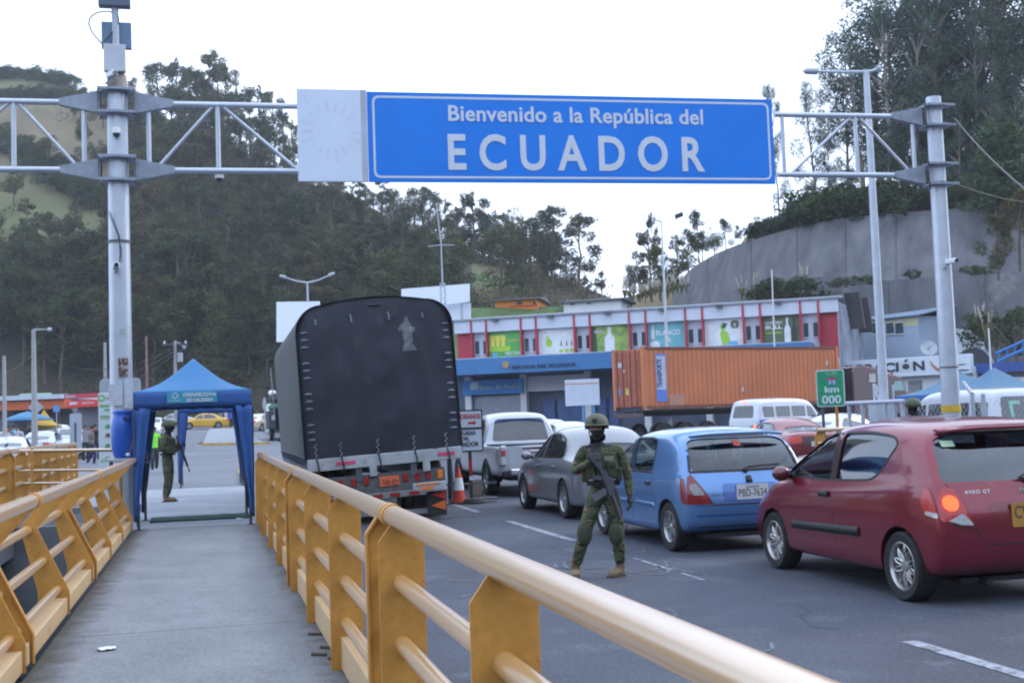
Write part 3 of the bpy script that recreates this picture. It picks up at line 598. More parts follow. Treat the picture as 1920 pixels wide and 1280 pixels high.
# ---------------- yellow railings ----------------
def post_mb(plate, flange, fw=.055):
    b = MB(); b.prism(plate, (0, -.006, 0), (1, 0, 0), (0, 0, 1), (0, .012, 0))
    for p, q in zip(flange, flange[1:]):
        p, q = Vector((p[0], 0, p[1])), Vector((q[0], 0, q[1])); d = (q-p).normalized(); n = Vector((-d.z, 0, d.x))*.006
        vs = [p+n, p-n, q-n, q+n]; b.add([v+Vector((0, -fw/2, 0)) for v in vs]+[v+Vector((0, fw/2, 0)) for v in vs], [(0, 1, 2, 3), (7, 6, 5, 4), (0, 4, 5, 1), (1, 5, 6, 2), (2, 6, 7, 3), (3, 7, 4, 0)])
    return b
def railing(label, ys, off0, off1, prof, x0, z0, group=None, dirv=None, rail_r=.045, mirror=1):
    """one welded section: posts at distances ys along dirv, pipes from -off0 before the first to off1 after the last"""
    y0 = ys[0]; dirv = dirv or Vector((0, 1, 0)); an = math.atan2(-dirv.x, dirv.y)
    t = thing('railing_section', label, 'railing', Vector((x0, 0, z0))+dirv*y0, an, group)
    pl, fl, rail, pipes, beam = prof; m = mirror
    pl = [(x*m, z) for x, z in pl]; fl = [(x*m, z) for x, z in fl]
    me = None
    for i, y in enumerate(ys):
        if me is None: o = post_mb(pl, fl).build('post', YEL, t, bevel=.002); me = o
        else:
            o = me.copy(); C.objects.link(o)
        o.location = (0, y-y0, 0)
    a, e = -off0, ys[-1]-y0+off1
    MB().cyl((rail[0]*m, a, rail[1]), (rail[0]*m, e, rail[1]), rail_r, n=20).build('handrail', YPIPE, t, True)
    for x, z in pipes: MB().cyl((x*m, a+.03, z), (x*m, e-.03, z), .036, n=14).build('rail', YPIPE, t, True)
    if beam: MB().bb(min(beam[0]*m, beam[1]*m), max(beam[0]*m, beam[1]*m), a+.02, e-.02, beam[2], beam[3]).build('base_beam', BEAMC, t, bevel=.006)
    b = MB()
    for y in (a+.04, e-.04): b.cyl((rail[0]*m, y-.03, rail[1]), (rail[0]*m, y+.03, rail[1]), rail_r+.006, n=20)
    b.build('collar', YEL, t, True)
    return t
# straight profile, local x=0 at the walkway side, z=0 on the deck
PR = ([(0, 0), (0, .965), (.055, 1.04), (.2, .98), (.2, 0)], [(0, 0), (0, .97), (.06, 1.055)], (.088, 1.068), [(.095, .79), (.095, .53), (.095, .28)], (.06, .2, .005, .2))
gr = 'straight yellow railing sections on the road side of the walkway'
for lab, ys, o0, o1 in (('near yellow railing section filling the bottom of the view beside the road', [-.5, 1.45, 3.4, 5.3], .2, .2), ('second yellow railing section beside the road, in front of the lorry tail', [5.7, 7.58, 9.48, 11.35], .2, .22), ('third yellow railing section beside the road, beside the lorry wheels', [11.8, 13.65, 15.55, 17.4], .22, .2), ('last short yellow railing section on the road side, ending at the blue tent leg', [17.8, 19.5], .2, .15)):
    railing(lab, ys, o0, o1, PR, .70, .15, gr)
PL = ([(0, 0), (0, .19), (-.25, .72), (-.0, .99), (-.02, 1.08), (-.10, 1.07), (-.385, .74), (-.25, .2), (-.25, 0)], [(0, 0), (0, .19), (-.25, .72)], (.03, 1.06), [(-.32, .71), (-.21, .45), (-.10, .21)], (-.2, -.02, .005, .14))
gl = 'kinked yellow railing sections on the ravine side of the walkway'
for lab, ys, o0, o1 in (('near kinked yellow railing section at the lower left', [1.6, 3.8, 6.1, 8.3], .2, .17), ('second kinked yellow railing section above the ravine', [8.65, 10.85, 13.0], .17, .17), ('last kinked yellow railing section, ending under the blue drum', [13.35, 15.4, 17.5, 19.6], .17, .25)):
    railing(lab, ys, o0, o1, PL, -1.13, .15, gl)
pa, pb = W(0, 840, 18.5), W(146, 821, 33); dv = Vector((pb.x-pa.x, pb.y-pa.y, 0)); ln = dv.length; dv.normalize()
zb = pa.z-1.14
base = Vector((pa.x, pa.y, 0))
k = 1.9; ysec = [[-4.2, -2.4, -.6, 1.2], [1.65, 3.4, 5.2], [5.65, 7.3, 9.1], [9.5, 11.2, 12.9, ln]]
for i, ys in enumerate(ysec):
    t = railing('%s yellow railing section of the neighbouring bridge at the left' % ('nearest', 'second', 'third', 'farthest')[i], ys, .2, .2, PR, 0, 0, 'yellow railing sections on the neighbouring bridge', dirv=dv, mirror=-1)
    t.location = base+dv*ys[0]+Vector((0, 0, zb)); 
# pipe barrier closing the gap between the two bridges
t = thing('pipe_barrier', 'thin horizontal pipe barrier across the ravine gap, ending behind the drum', 'barrier', G(60, 960, .2)); t.location = (W(35, 845, 21.2).x, 21.2, .2)
bx = t.location.x; ex = W(215, 845, 21.2).x
for py in (845, 882, 906): MB().cyl(W(35, py, 21.2), W(212, py-2, 21.2), .03 if py < 850 else .02, n=10).build('pipe', YPIPE, t, True, world=True)
for px in (60, 225): MB().cyl(W(px, 840, 21.2), Vector((W(px, 840, 21.2).x, 21.2, .2)), .028, n=10).build('post', YEL, t, True, world=True)
# barrier end on the far side of the road
t = thing('yellow_barrier', 'short yellow pipe barrier standing under the green kilometre sign', 'barrier'); p = W(1527, 806, 22); t.location = (p.x, p.y, 0)
q = W(1625, 806, 22)
for a, s_ in ((0, 1), (q.x-p.x-.35, 1)):
    b = MB(); b.prism([(0, 0), (0, 1.12), (.06, p.z-.02), (.22, p.z-.02), (.22, 0)], (a, -.02, 0), (1, 0, 0), (0, 0, 1), (0, .04, 0)); b.build('post', YEL, t, bevel=.005)
for z in (p.z, p.z-.26, p.z-.52): MB().cyl((0.03, -.04, z), (q.x-p.x+.3, -.04, z), .045 if z == p.z else .034, n=12).build('rail', YPIPE, t, True)
# ---------------- sign gantry ----------------
GP = Facade((-1.42, 22.0), (14.35, 21.35))   # runs across the bridge
def gp(px, py, d=0): a, z = GP.loc(px, py); return GP.P(a, z, d)
gt = thing('sign_gantry', 'galvanised truss gantry on two tall steel poles spanning the road', 'gantry', (-1.42, 22.0, 0))
def pole(x, y, r0, r1, z0, z1, name='pole'):
    b = MB(); b.lathe([(r0, z0), (r0+(r1-r0)*.5, (z0+z1)/2), (r1, z1), (0, z1)], (x, y, 0), (0, 0, 1), 28)
    return b
p1b, p1t = gp(228, 850), gp(221, 168)
b = pole(-1.42, 22, .20, .165, 0, p1t.z); o = b.build('pole', GALV, gt, True, world=True)
zb_ = gp(228, 845).z
MB().lathe([(.203, 3.62), (.203, 3.66)], (-1.42, 22, 0), (0, 0, 1), 28).build('band', DARKST, o, True, world=False).location = (1.42-1.42, 0, 0)
b = MB(); b.lathe([(.197, 4.9), (.2, 4.9), (.2, 4.94), (.197, 4.94)], (0, 0, 0), (0, 0, 1), 28); b.build('band', DARKST, o, True)
b = MB(); b.box((.05, -.2, 2.75), (.16, .03, .32)); b.build('rust_patch', mat('rust', (.12, .05, .03), .9, 0, .5, 30, dirt=((.4, .4, .42), 14, .5)), o)
b = MB(); b.box((-.08, -.205, 2.28), (.22, .02, .36)); b.box((.13, -.205, 2.3), (.14, .02, .5)); b.build('notice', mat('torn_paper', (.5, .54, .6), .8, 0, .2, 12), o)
bR = GP.P(GP.loc(1768, 500)[0], 0); zR = GP.loc(1752, 183)[1]
o2 = pole(bR.x, bR.y, .185, .145, 0, zR).build('pole', GALV, gt, True, world=True)
L_ = Vector((bR.x, bR.y, 0))-Vector((-1.42, 22, 0))
zy = GP.loc(1782, 768)[1]
for dz, h in ((zy-.05, .14), (zy-.62, .14)):
    b = MB(); b.lathe([(.187, dz), (.187, dz+h)], L_, (0, 0, 1), 28); b.build('yellow_band', mat('band_yellow', (.62, .40, .03), .6), o2, True)
for z in (GP.loc(1760, 345)[1], GP.loc(1775, 690)[1]):
    b = MB(); b.lathe([(.176, z), (.18, z), (.18, z+.03), (.176, z+.03)], L_, (0, 0, 1), 28); b.build('band', DARKST, o2, True)
zt_, zl = gp(350, 196).z, gp(350, 320).z
# chords left and right of the posts
def chord(x0, y0, x1, y1, r=.045, nm='chord'): MB().cyl(gp(x0, y0), gp(x1, y1), r, n=12).build(nm, GALV, gt, True, world=True)
aL = GP.loc(-60, 190)[0]
for z, nm in ((zt_, 'chord'), (zl, 'chord')):
    for a0, a1 in ((-6.0, -.75), (.75, 3.2), (12.2, 15.1)):
        MB().cyl(GP.P(a0, z), GP.P(a1, z), .052, n=12).build('chord', GALV, gt, True, world=True)
for px in (26, 158, 279, 409, 1468, 1605, 1712):
    a = GP.loc(px, 260)[0]; MB().cyl(GP.P(a, zl), GP.P(a, zt_), .04, n=10).build('strut', GALV, gt, True, world=True)
for x0, tp0, x1, tp1 in ((-120, 0, 20, 1), (32, 1, 150, 0), (290, 0, 403, 1), (415, 1, 560, 0), (1478, 0, 1600, 1), (1610, 1, 1708, 0)):
    a0, a1 = GP.loc(x0, 260)[0], GP.loc(x1, 260)[0]
    MB().cyl(GP.P(a0, zt_ if tp0 else zl), GP.P(a1, zt_ if tp1 else zl), .03, n=10).build('brace', GALV, gt, True, world=True)
BRK = mat('bracket_steel', (.29, .33, .40), .5, .5, .25, 5)
def bracket(cx, cy, z, side):
    b = MB(); o = Vector((cx, cy, z)); u = GP.u*side
    b.prism([(.3, .19), (.3, -.19), (.95, -.06), (.95, .06)], o+GP.n*.07, u, (0, 0, 1), GP.n*-.14)
    b.build('bracket', BRK, gt, world=True, bevel=.004)
    b = MB()
    for n_ in (-.17, .17): b.prism([(.28, .24), (.28, -.24), (.31, -.26), (.31, .26)], o+GP.n*(n_), u, (0, 0, 1), GP.n*.025)
    b.build('flange_plate', DARKST, gt, world=True)
for cx, cy, sd_ in ((-1.42, 22, (-1, 1)), (bR.x, bR.y, (-1,))):
    for z in (zt_, zl):
        for s_ in sd_: bracket(cx, cy, z, s_)
        for dz in (-.2, .2):
            b = MB(); q = Vector((cx, cy, z+dz))
            ring = [(.17, -.02), (.30, -.02), (.30, .02), (.17, .02), (.17, -.02)]
            b.lathe(ring, q, (0, 0, 1), 20); b.build('clamp_ring', BRK, gt, world=True)
            b = MB(); b.box(q+Vector((0, -.24, 0)), (.62, .05, .05)); b.box(q+Vector((0, .24, 0)), (.62, .05, .05)); b.build('clamp_bar', BRK, gt, world=True, bevel=.004)
# mast top above the left pole
ms = thing('antenna_mast', 'thin mast with two blue grey panel boxes on top of the left gantry pole', 'antenna mast', (-1.42, 22, p1t.z))
z1 = p1t.z
b = MB(); b.lathe([(.17, 0), (.165, .22), (.13, .28)], (0, 0, 0), (0, 0, 1), 20); b.build('collar', mat('rusty_collar', (.3, .27, .26), .7, .3, .3, 9), ms, True)
zz = lambda py: gp(217, py).z-z1
b = MB(); b.box((-.02, -.15, (zz(90)+zz(140))/2), (.36, .16, zz(90)-zz(140))); b.build('equipment_box', mat('pale_box', (.50, .55, .62), .5, 0, .08, 4), ms, bevel=.01)
b = MB(); b.cyl((-.0, 0, .2), (-.02, 0, zz(-20)), .06, n=12); b.build('mast', GREYP, ms, True)
PB = mat('panel_blue_grey', (.13, .21, .32), .5, .1, .12, 5)
b = MB(); b.box((-.0, .1, (zz(40)+zz(89))/2), (.5, .12, zz(40)-zz(89))); b.build('antenna_panel', PB, ms, bevel=.01)
b = MB(); b.box((-.02, -.02, zz(-6)), (.53, .2, .4)); b.build('antenna_panel', mat('panel_dark', (.10, .13, .19), .5, .1, .12, 5), ms, bevel=.01)
b = MB(); b.tube([(-.2+.25*sin(t*.4), -.03, zz(80)+.5*sin(t*.22)+.05*t*.1) for t in range(18)], .012, 6)
b.build('cable', BLACK, ms); 
# the sign
sg = thing('welcome_sign', 'wide blue road sign welcoming to Ecuador with a blank white panel at its left', 'road sign', GP.P(GP.loc(1000, 260)[0], 6.8))
dS = .12; SF = Facade(GP.P(0, 0, dS), GP.P(10, 0, dS))
BLUE = mat('sign_blue', (.004, .205, .78), .45, 0, .06, 1.2, spec=.4)
a0, a1, a2 = SF.loc(558, 260)[0], SF.loc(690, 260)[0], SF.loc(1450, 260)[0]
zt1, zb1 = SF.loc(900, 176)[1], SF.loc(900, 342)[1]
b = MB(); SF.box(b, a0, a1-.01, zb1, zt1+.02, -.05, .03); b.build('white_panel', mat('blank_white_panel', (.66, .75, .90), .5, 0, .05, 1.0, dirt=((.54, .62, .76), 3, .6)), sg, world=True)
b = MB(); SF.box(b, a1+.0, a2, zb1, zt1, -.05, 0); b.build('blue_panel', BLUE, sg, world=True)
b = MB(); SF.box(b, a1-.12, a1-.01, zb1, zt1+.02, .031, .033); b.build('panel_edge', mat('panel_edge_grey', (.42, .48, .6), .5), sg, world=True)
# emblem ghost: ring of pale petals
b = MB(); ca, cz = SF.loc(622, 247)
for k in range(18):
    an = 2*pi*k/18; r0_, r1_ = .34, .52+.03*(k % 3); w_ = .04
    b.prism([(ca+r0_*cos(an-w_*2), cz+r0_*sin(an-w_*2)), (ca+r1_*cos(an-w_), cz+r1_*sin(an-w_)), (ca+r1_*cos(an+w_), cz+r1_*sin(an+w_)), (ca+r0_*cos(an+w_*2), cz+r0_*sin(an+w_*2))], SF.P(0, 0, .031), SF.u, (0, 0, 1), SF.n*.002)
b.build('faded_emblem', mat('faded_mark', (.642, .733, .885), .5), sg, world=True)
b = MB(); i0, i1, j0, j1 = a1+.09, a2-.07, zb1+.07, zt1-.07
outer = rpoly([(i0, j0), (i1, j0), (i1, j1), (i0, j1)], .13, 6); inner = rpoly([(i0+.04, j0+.04), (i1-.04, j0+.04), (i1-.04, j1-.04), (i0+.04, j1-.04)], .1, 6); n = len(outer)
b.add([SF.P(p[0], p[1], .004) for p in outer]+[SF.P(p[0], p[1], .004) for p in inner], [(i, (i+1) % n, n+(i+1) % n, n+i) for i in range(n)]); b.build('border', SIGNW, sg, world=True)
SF.text('Bienvenido a la República del', 'lettering', SIGNW, sg, 841, 236.5, 1317, 206, .004, .020, .008, 1.03)
SF.text('ECUADOR', 'lettering', SIGNW, sg, 841, 319.5, 1319, 257, .004, .024, .008, 1.6)
# cameras on poles and truss
def cctv(label, loc, rz, kind, parent=None):
    t = thing('security_camera', label, 'security camera', loc, rz)
    if kind == 'dome':
        b = MB(); b.lathe([(0, .1), (.06, .1), (.075, .04), (.075, 0), (.0, 0)], (0, 0, 0), (0, 0, 1), 16); b.build('housing', WHITE, t, True)
        b = MB(); b.lathe([(.062, 0), (.055, -.04), (.03, -.065), (0, -.07)], (0, 0, 0), (0, 0, 1), 16); b.build('dome', DGLASS, t, True)
    else:
        b = MB(); b.box((0, -.05, 0), (.11, .26, .1)); b.build('housing', WHITE, t, bevel=.02)
        b = MB(); b.cyl((0, -.17, 0), (0, -.2, 0), .04); b.build('lens', DGLASS, t, True)
        b = MB(); b.tube([(0, .02, -.04), (0, .12, -.1), (0, .2, -.1)], .02); b.build('bracket', GREYP, t)
    return t
cctv('dome camera on the left gantry pole between the chords', tuple(gp(221, 256, .22)), 0, 'dome')
cctv('white camera low on the left gantry pole', tuple(gp(221, 503, .28)), .1, 'box')
cctv('dome camera hanging under the left truss', (gp(411, 322).x, 22, zl-.12), 0, 'dome')
cctv('small camera at the top of the left gantry pole under the pale box', tuple(gp(211, 150, .3)), .5, 'box')
cctv('box camera standing on the lower truss chord right of the sign', (gp(1553, 310).x, gp(1553, 310).y, zl+.2), -.9, 'box')
cctv('white camera halfway up the right gantry pole', (bR.x-.05, bR.y-.3, gp(1765, 494).z), .2, 'box')
# straps and cables on the left pole
b = MB(); b.tube([gp(208, 400, .2), gp(216, 420, .21), gp(226, 445, .21), gp(228, 480, .2), gp(225, 500, .2)], .008, 5); b.tube([gp(207, 405, .2), gp(222, 440, .21), gp(230, 470, .2), gp(230, 495, .2)], .006, 5)
tag(b.build('cable', BLACK, None), 'thin black cables hanging down the left gantry pole above the low camera', 'cable')
b = MB(); q = gp(233, 622, .185); b.lathe([(0, .004), (.05, .004), (.05, 0)], q, GP.n+GP.u*.3, 16); o = b.build('sticker', mat('sticker_green', (.1, .4, .25), .5, 0, .8, 18, col2=(.6, .6, .6)), None); tag(o, 'small round green and red sticker on the left gantry pole', 'sticker')
# ---------------- blue tent over the walkway ----------------
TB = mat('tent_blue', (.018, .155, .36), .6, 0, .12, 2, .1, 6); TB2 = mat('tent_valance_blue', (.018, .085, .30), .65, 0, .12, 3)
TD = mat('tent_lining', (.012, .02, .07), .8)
def tent(label, cx, y0, y1, w_, z0, ze, zp, val, drape, loc_rz=0, text_=False):
    t = thing('blue_tent', label, 'tent', (cx, y0, z0), loc_rz); h = w_/2; ln_ = y1-y0; E = ze-z0; Pk = zp-z0
    def roof(px_, py_, dz=0):
        b = MB(); c = [(-h, 0), (h, 0), (h, ln_), (-h, ln_)]
        for i in range(4):
            a, e = Vector((*c[i], E)), Vector((*c[(i+1) % 4], E)); pk = Vector((0, ln_/2, Pk))
            def f(u, v, a=a, e=e):
                q = a.lerp(e, u).lerp(pk, v); q.z -= .10*sin(pi*v)*(1-.4*sin(pi*u)); q.z -= .02*sin(pi*u)*(1-v); return q
            b.grid(f, 8, 8)
        return b
    o = roof(0, 0).build('canopy', TB, t, True, solid=.01)
    b = MB(); c = [(-h-.01, -.01), (h+.01, -.01), (h+.01, ln_+.01), (-h-.01, ln_+.01)]
    for i in range(4):
        a, e = Vector((*c[i], E)), Vector((*c[(i+1) % 4], E))
        b.grid(lambda u, v, a=a, e=e: a.lerp(e, u)-Vector((0, 0, v*val+.008*sin(u*40)*v)), 24, 3)
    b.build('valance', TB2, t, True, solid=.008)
    for i, (x, y) in enumerate(c):
        sx = -1 if x > 0 else 1; sy = 1 if y < .5 else -1
        b = MB(); b.cyl((x+sx*.05, y+sy*.05, 0), (x+sx*.05, y+sy*.05, E), .022, n=8); b.cyl((x+sx*.05, y+sy*.05, 0), (x+sx*.05, y+sy*.05, .01), .06, n=8); b.build('leg', mat('tent_leg_dark', (.06, .07, .09), .5, .5), t)
        for k, (ex_, ey_) in enumerate(((sx, 0), (0, sy))):
            b = MB(); wt_ = drape
            def f(u, v, x=x, y=y, ex_=ex_, ey_=ey_):
                ww = wt_*(1-v)**1.0+.03; fold = .025*sin(u*9+v*3)*(1-v*.5)
                return Vector((x+ex_*ww*u+ey_*fold, y+ey_*ww*u+ex_*fold, (E-val)*(1-v*.93)))
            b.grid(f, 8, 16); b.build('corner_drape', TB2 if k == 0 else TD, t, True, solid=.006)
    b = MB(); b.box((0, .06, E-.03), (w_-.1, .03, .03)); b.box((0, ln_-.06, E-.03), (w_-.1, .03, .03)); b.box((-h+.06, ln_/2, E-.03), (.03, ln_-.1, .03)); b.box((h-.06, ln_/2, E-.03), (.03, ln_-.1, .03)); b.build('frame', DARKST, t)
    return t
a, z1 = W(251, 738, 19.6), W(470, 729, 19.6)
tw = z1.x-a.x; tcx = (a.x+z1.x)/2; ze = W(360, 733, 19.6).z
pk = W(363, 672, 20.7).z
tn = tent('blue peaked tent over the end of the walkway with a disinfection banner', tcx, 19.6, 21.8, tw, .15, ze, pk, ze-W(360, 762, 19.6).z, .22)
TF = Facade((tcx-1, 19.57), (tcx+1, 19.57))
b = MB(); a0, z0 = TF.loc(313, 756); a1, z1_ = TF.loc(407, 732); TF.box(b, a0, a1, z0, z1_, 0, .006); bn = b.build('banner', mat('banner_teal', (.03, .28, .42), .5, 0, .05), tn, world=True)
TF.text('DESINFECCIÓN', 'lettering', SIGNW, bn, 344, 743.5, 404, 733.5, .01, .03, .006); TF.text('DE CALZADO', 'lettering', SIGNW, bn, 350, 753, 399, 745.2, .01, .03, .006)
b = MB(); a0, z0 = TF.loc(328, 741.5)
for k in range(7): b.prism([(a0+.05*cos(q+k*.9), z0+.05*sin(q+k*.9)) for q in (0, .5)]+[(a0+.03*cos(k*.9+.5), z0+.03*sin(k*.9+.5)), (a0+.03*cos(k*.9), z0+.03*sin(k*.9))], TF.P(0, 0, .008), TF.u, (0, 0, 1), TF.n*.004)
b.build('emblem', SIGNW, bn, world=True); TF.text('municipio', 'lettering', SIGNW, bn, 317, 753, 340, 749, .01, .0, .006)
t2 = dup(tn, (W(395, 800, 36).x, 35.5, .0), 0, 'second blue tent farther on, seen through the first one'); 
for ch in list(kids(t2)):
    if ch.name.startswith('banner'):
        for g in kids(ch): bpy.data.objects.remove(g)
        bpy.data.objects.remove(ch)
t2.location.z = .05; t2.scale = (1, 1, 1.13)
# green mat, litter, drum, stands
b = MB(); ma, mb_ = G(281, 979, .15), G(472, 976, .15)
b.grid(lambda u, v: Vector((ma.x+(mb_.x-ma.x)*u, ma.y-.1+1.05*v, .155+.012*(0 < v < 1)+.003*sin(u*30+v*12))), 30, 8)
tag(b.build('disinfection_mat', mat('green_mat', (.012, .065, .055), .95, 0, .5, 9, .8, 120), None, True, solid=.02), 'dark green footwear mat across the walkway under the tent', 'mat')
def litter(p, s, lab, rz):
    b = MB(); random.seed(int(s*1000)); b.grid(lambda u, v: Vector(((u-.5)*s*(1-.6*abs(v-.5)), (v-.5)*s*.9, .006+.03*abs(sin(u*5+v*4))*s*6*.15+random.uniform(0, .012))), 6, 6)
    o = b.build('paper_scrap', mat('white_paper', (.72, .76, .84), .7, 0, .05), None, True, solid=.002); o.location = p; o.rotation_euler = (0, 0, rz); tag(o, lab, 'litter')
litter(G(200, 1218, .15), .13, 'crumpled white paper on the walkway near the left railing', .3)
litter(G(449, 973, .17), .11, 'small white scrap on the right end of the green mat', 1.2)
random.seed(9)
for px, py, lab in ((585, 1228, 'dark dry twig on the walkway by the railing, leftmost of the bundle'), (612, 1236, 'dark dry twig on the walkway touching the base beam'), (575, 1190, 'dark dry twig farthest along the walkway edge'), (600, 1215, 'dark dry twig in the middle of the walkway bundle')):
    b = MB(); q = G(px, py, .15); b.tube([q+Vector((.05*k+random.uniform(-.02, .02), -.03*k, .008)) for k in range(3)], .012, 5)
    tag(b.build('twig', mat('dry_twig', (.06, .05, .04), .9), None), lab, 'litter')
dr = thing('plastic_drum', 'blue plastic drum beside the left tent leg with a white rag and rope', 'drum', (W(233, 860, 20.6).x, 20.6, W(233, 858, 20.6).z))
hd = W(233, 769, 20.6).z-W(233, 858, 20.6).z; DBL = mat('drum_blue', (.01, .10, .52), .35, 0, .1, 3, spec=.6)
R_ = .20
b = MB(); b.lathe([(0, 0), (R_*.72, 0), (R_*.8, .03), (R_*.93, hd*.18), (R_, hd*.35), (R_, hd*.62), (R_*.95, hd*.72), (R_*.86, hd*.82), (R_*.8, hd*.86), (R_*.8, hd*.95)], (0, 0, 0), (0, 0, 1), 32); b.build('body', DBL, dr, 'all')
b = MB(); b.lathe([(R_*.8, hd*.93), (R_*.84, hd*.94), (R_*.84, hd*.985), (R_*.78, hd), (R_*.7, hd*.975), (0, hd*.975)], (0, 0, 0), (0, 0, 1), 32); b.build('lid', DBL, dr, True)
b = MB(); b.box((.06, -R_*.87, hd*.83), (.12, .04, .07)); b.build('handle', mat('drum_dark', (.01, .04, .22), .5), dr, bevel=.012)
t = thing('drum_stand', 'low grey stand under the blue drum at the railing end', 'stand', (dr.location.x, 20.6, 0)); zs = dr.location.z
b = MB(); b.box((0, 0, zs-.03), (.5, .4, .05)); b.build('top', GREYP, t, bevel=.01)
for x in (-.2, .2):
    for y in (-.15, .15): b = MB(); b.cyl((x, y, 0), (x, y, zs-.05), .02); b.build('leg', DARKST, t)
b = MB(); b.ball((0, 0, 0), (.035, .03, .03), 8, 6); o = b.build('rag', WHITE, None, True); o.location = W(240, 852, 20.2); tag(o, 'white rag knotted to the railing end below the drum', 'rag')
b = MB(); b.tube([W(244, 850, 20.1), W(246, 840, 20.1), W(249, 826, 20.15)], .008, 5); tag(b.build('rope', mat('brown_rope', (.25, .09, .05), .8), None), 'short reddish rope stub hanging beside the drum', 'rope')
b = MB(); random.seed(2)
q = W(275, 858, 19.9)
b.tube([q+Vector((random.uniform(-.05, .06), random.uniform(-.05, .05), -.08+.015*k)) for k in range(14)], .009, 5)
tag(b.build('wire_knot', DARKST, None), 'tangled wire tying the railing end to the tent leg', 'wire')
# kiosk sign and its neighbour sign backs
KF = Facade(G(183, 880, .0)*1, G(242, 880, 0)*1); 
kp = D(211, 800, 24.5); KF = Facade((kp.x-1, kp.y), (kp.x+1, kp.y+.05))
a0, z1_ = KF.loc(184, 737); a1 = KF.loc(243, 737)[0]
t = thing('notice_board', 'tall narrow white board with green text behind the left gantry pole', 'notice board', (kp.x, kp.y, 0))
b = MB(); KF.box(b, a0, a1, .1, z1_, -.1, 0); bo = b.build('board', mat('board_white', (.60, .70, .74), .5, 0, .04), t, world=True, bevel=.01)
GT = mat('green_text', (.16, .48, .14), .6)
for y0, y1, x0, x1, s_ in ((763, 757, 187, 241, 'REGLAMENTO'), (770, 765, 196, 241, 'GENERAL'), (783, 777, 188, 240, 'REQUISITOS'), (785.5, 784, 189, 210, 'paso'), (865, 859, 188, 236, 'ATENCION'), (857.5, 854, 198, 236, 'PASO')):
    KF.text(s_, 'lettering', GT, bo, x0, y0, x1, y1, .004, .03, .005)
b = MB(); c0, cz0 = KF.loc(190, 746); b.lathe([(.045, .006), (.07, .006)], KF.P(c0, cz0), KF.n, 16); b.build('emblem', GT, bo, world=True)
KF.text('frontera', 'lettering', mat('grey_text', (.3, .34, .38), .6), bo, 199, 748, 222, 743, .004, .02, .005)
for i, (py, cc) in enumerate(((800, 'sticker_green'), (817, 'rust'), (836, 'sticker_green'))):
    b = MB(); q0, qz = KF.loc(204, py); KF.poly(b, rpoly([(q0-.08, qz-.03), (q0+.08, qz-.03), (q0+.05, qz+.05), (q0-.05, qz+.05)], .02), .003, .004); b.build('pictogram', MC[cc] if cc == 'rust' else mat('picto_green', (.1, .35, .2), .6), bo, world=True)
def signback(x0, x1, y0, y1, d, zg, lab, m, r=.08, cat='sign', posts=True):
    f = Facade(D(x0, 780, d), D(x1, 780, d)); a1 = f.l; zt2 = f.loc(x0, y0)[1]; zb2 = f.loc(x0, y1)[1]
    t = thing('sign_board', lab, cat, (f.o.x, f.o.y, 0)); b = MB(); f.poly(b, rpoly([(0, zb2), (a1, zb2), (a1, zt2), (0, zt2)], r), 0, .03); b.build('board', m, t, world=True)
    if posts:
        b = MB(); b.cyl(f.P(a1/2, zg, -.03), f.P(a1/2, zt2-.05, -.03), .035); b.build('post', GREYP, t, world=True)
    return t, f
SGB = mat('sign_back_grey', (.38, .43, .5), .5, .2, .08, 4)
signback(188, 265, 710, 742, 27, 0, 'rounded grey sign back behind the left gantry pole', SGB, .12)
t, f = signback(131, 153, 775, 850, 38, 0, 'rounded grey pylon panel with a dark slot between the parked cars and the notice board', mat('pylon_grey', (.38, .43, .5), .5, 0, .08, 4), .08, 'pylon', False)
b = MB(); q = f.loc(142, 792); q2 = f.loc(142, 830); b.box(f.P(q[0], (q[1]+q2[1])/2, .035), (.06, .01, q[1]-q2[1])); b.build('slot', DARKST, t, world=True)
b = MB(); 
# diamond sign and blue square sign among the far cars
p = D(67, 763, 60); t = thing('road_sign', 'back of a grey diamond road sign on the pole left of the shops', 'sign', (p.x, p.y, gz(p.y))); b = MB(); b.box((0, 0, p.z-gz(p.y)), (.52, .02, .52), ry=pi/4); b.build('board', SGB, t); b = MB(); b.cyl((0, .03, 0), (0, .03, p.z-gz(p.y)), .03); b.build('post', GREYP, t)
p = D(106, 766, 62); t = thing('road_sign', 'small square blue sign in front of the dark shop opening', 'sign', (p.x, p.y, gz(p.y))); b = MB(); b.box((0, 0, p.z-gz(p.y)), (.32, .02, .32)); b.build('board', mat('small_sign_blue', (.12, .3, .62), .5), t); b = MB(); b.cyl((0, .03, 0), (0, .03, p.z-gz(p.y)), .02); b.build('post', GREYP, t)
p = D(496, 757, 75); t = thing('road_sign', 'thin oval grey sign on a post between the tent and the lorry', 'sign', (p.x, p.y, gz(p.y)))
b = MB(); b.prism([(.12*cos(q), .4*sin(q)) for q in [2*pi*k/16 for k in range(16)]], (0, 0, p.z-gz(p.y)), (1, 0, 0), (0, 0, 1), (0, .03, 0)); b.build('board', SGB, t); b = MB(); b.cyl((0, .05, 0), (0, .05, p.z-gz(p.y)), .03); b.build('post', GREYP, t)
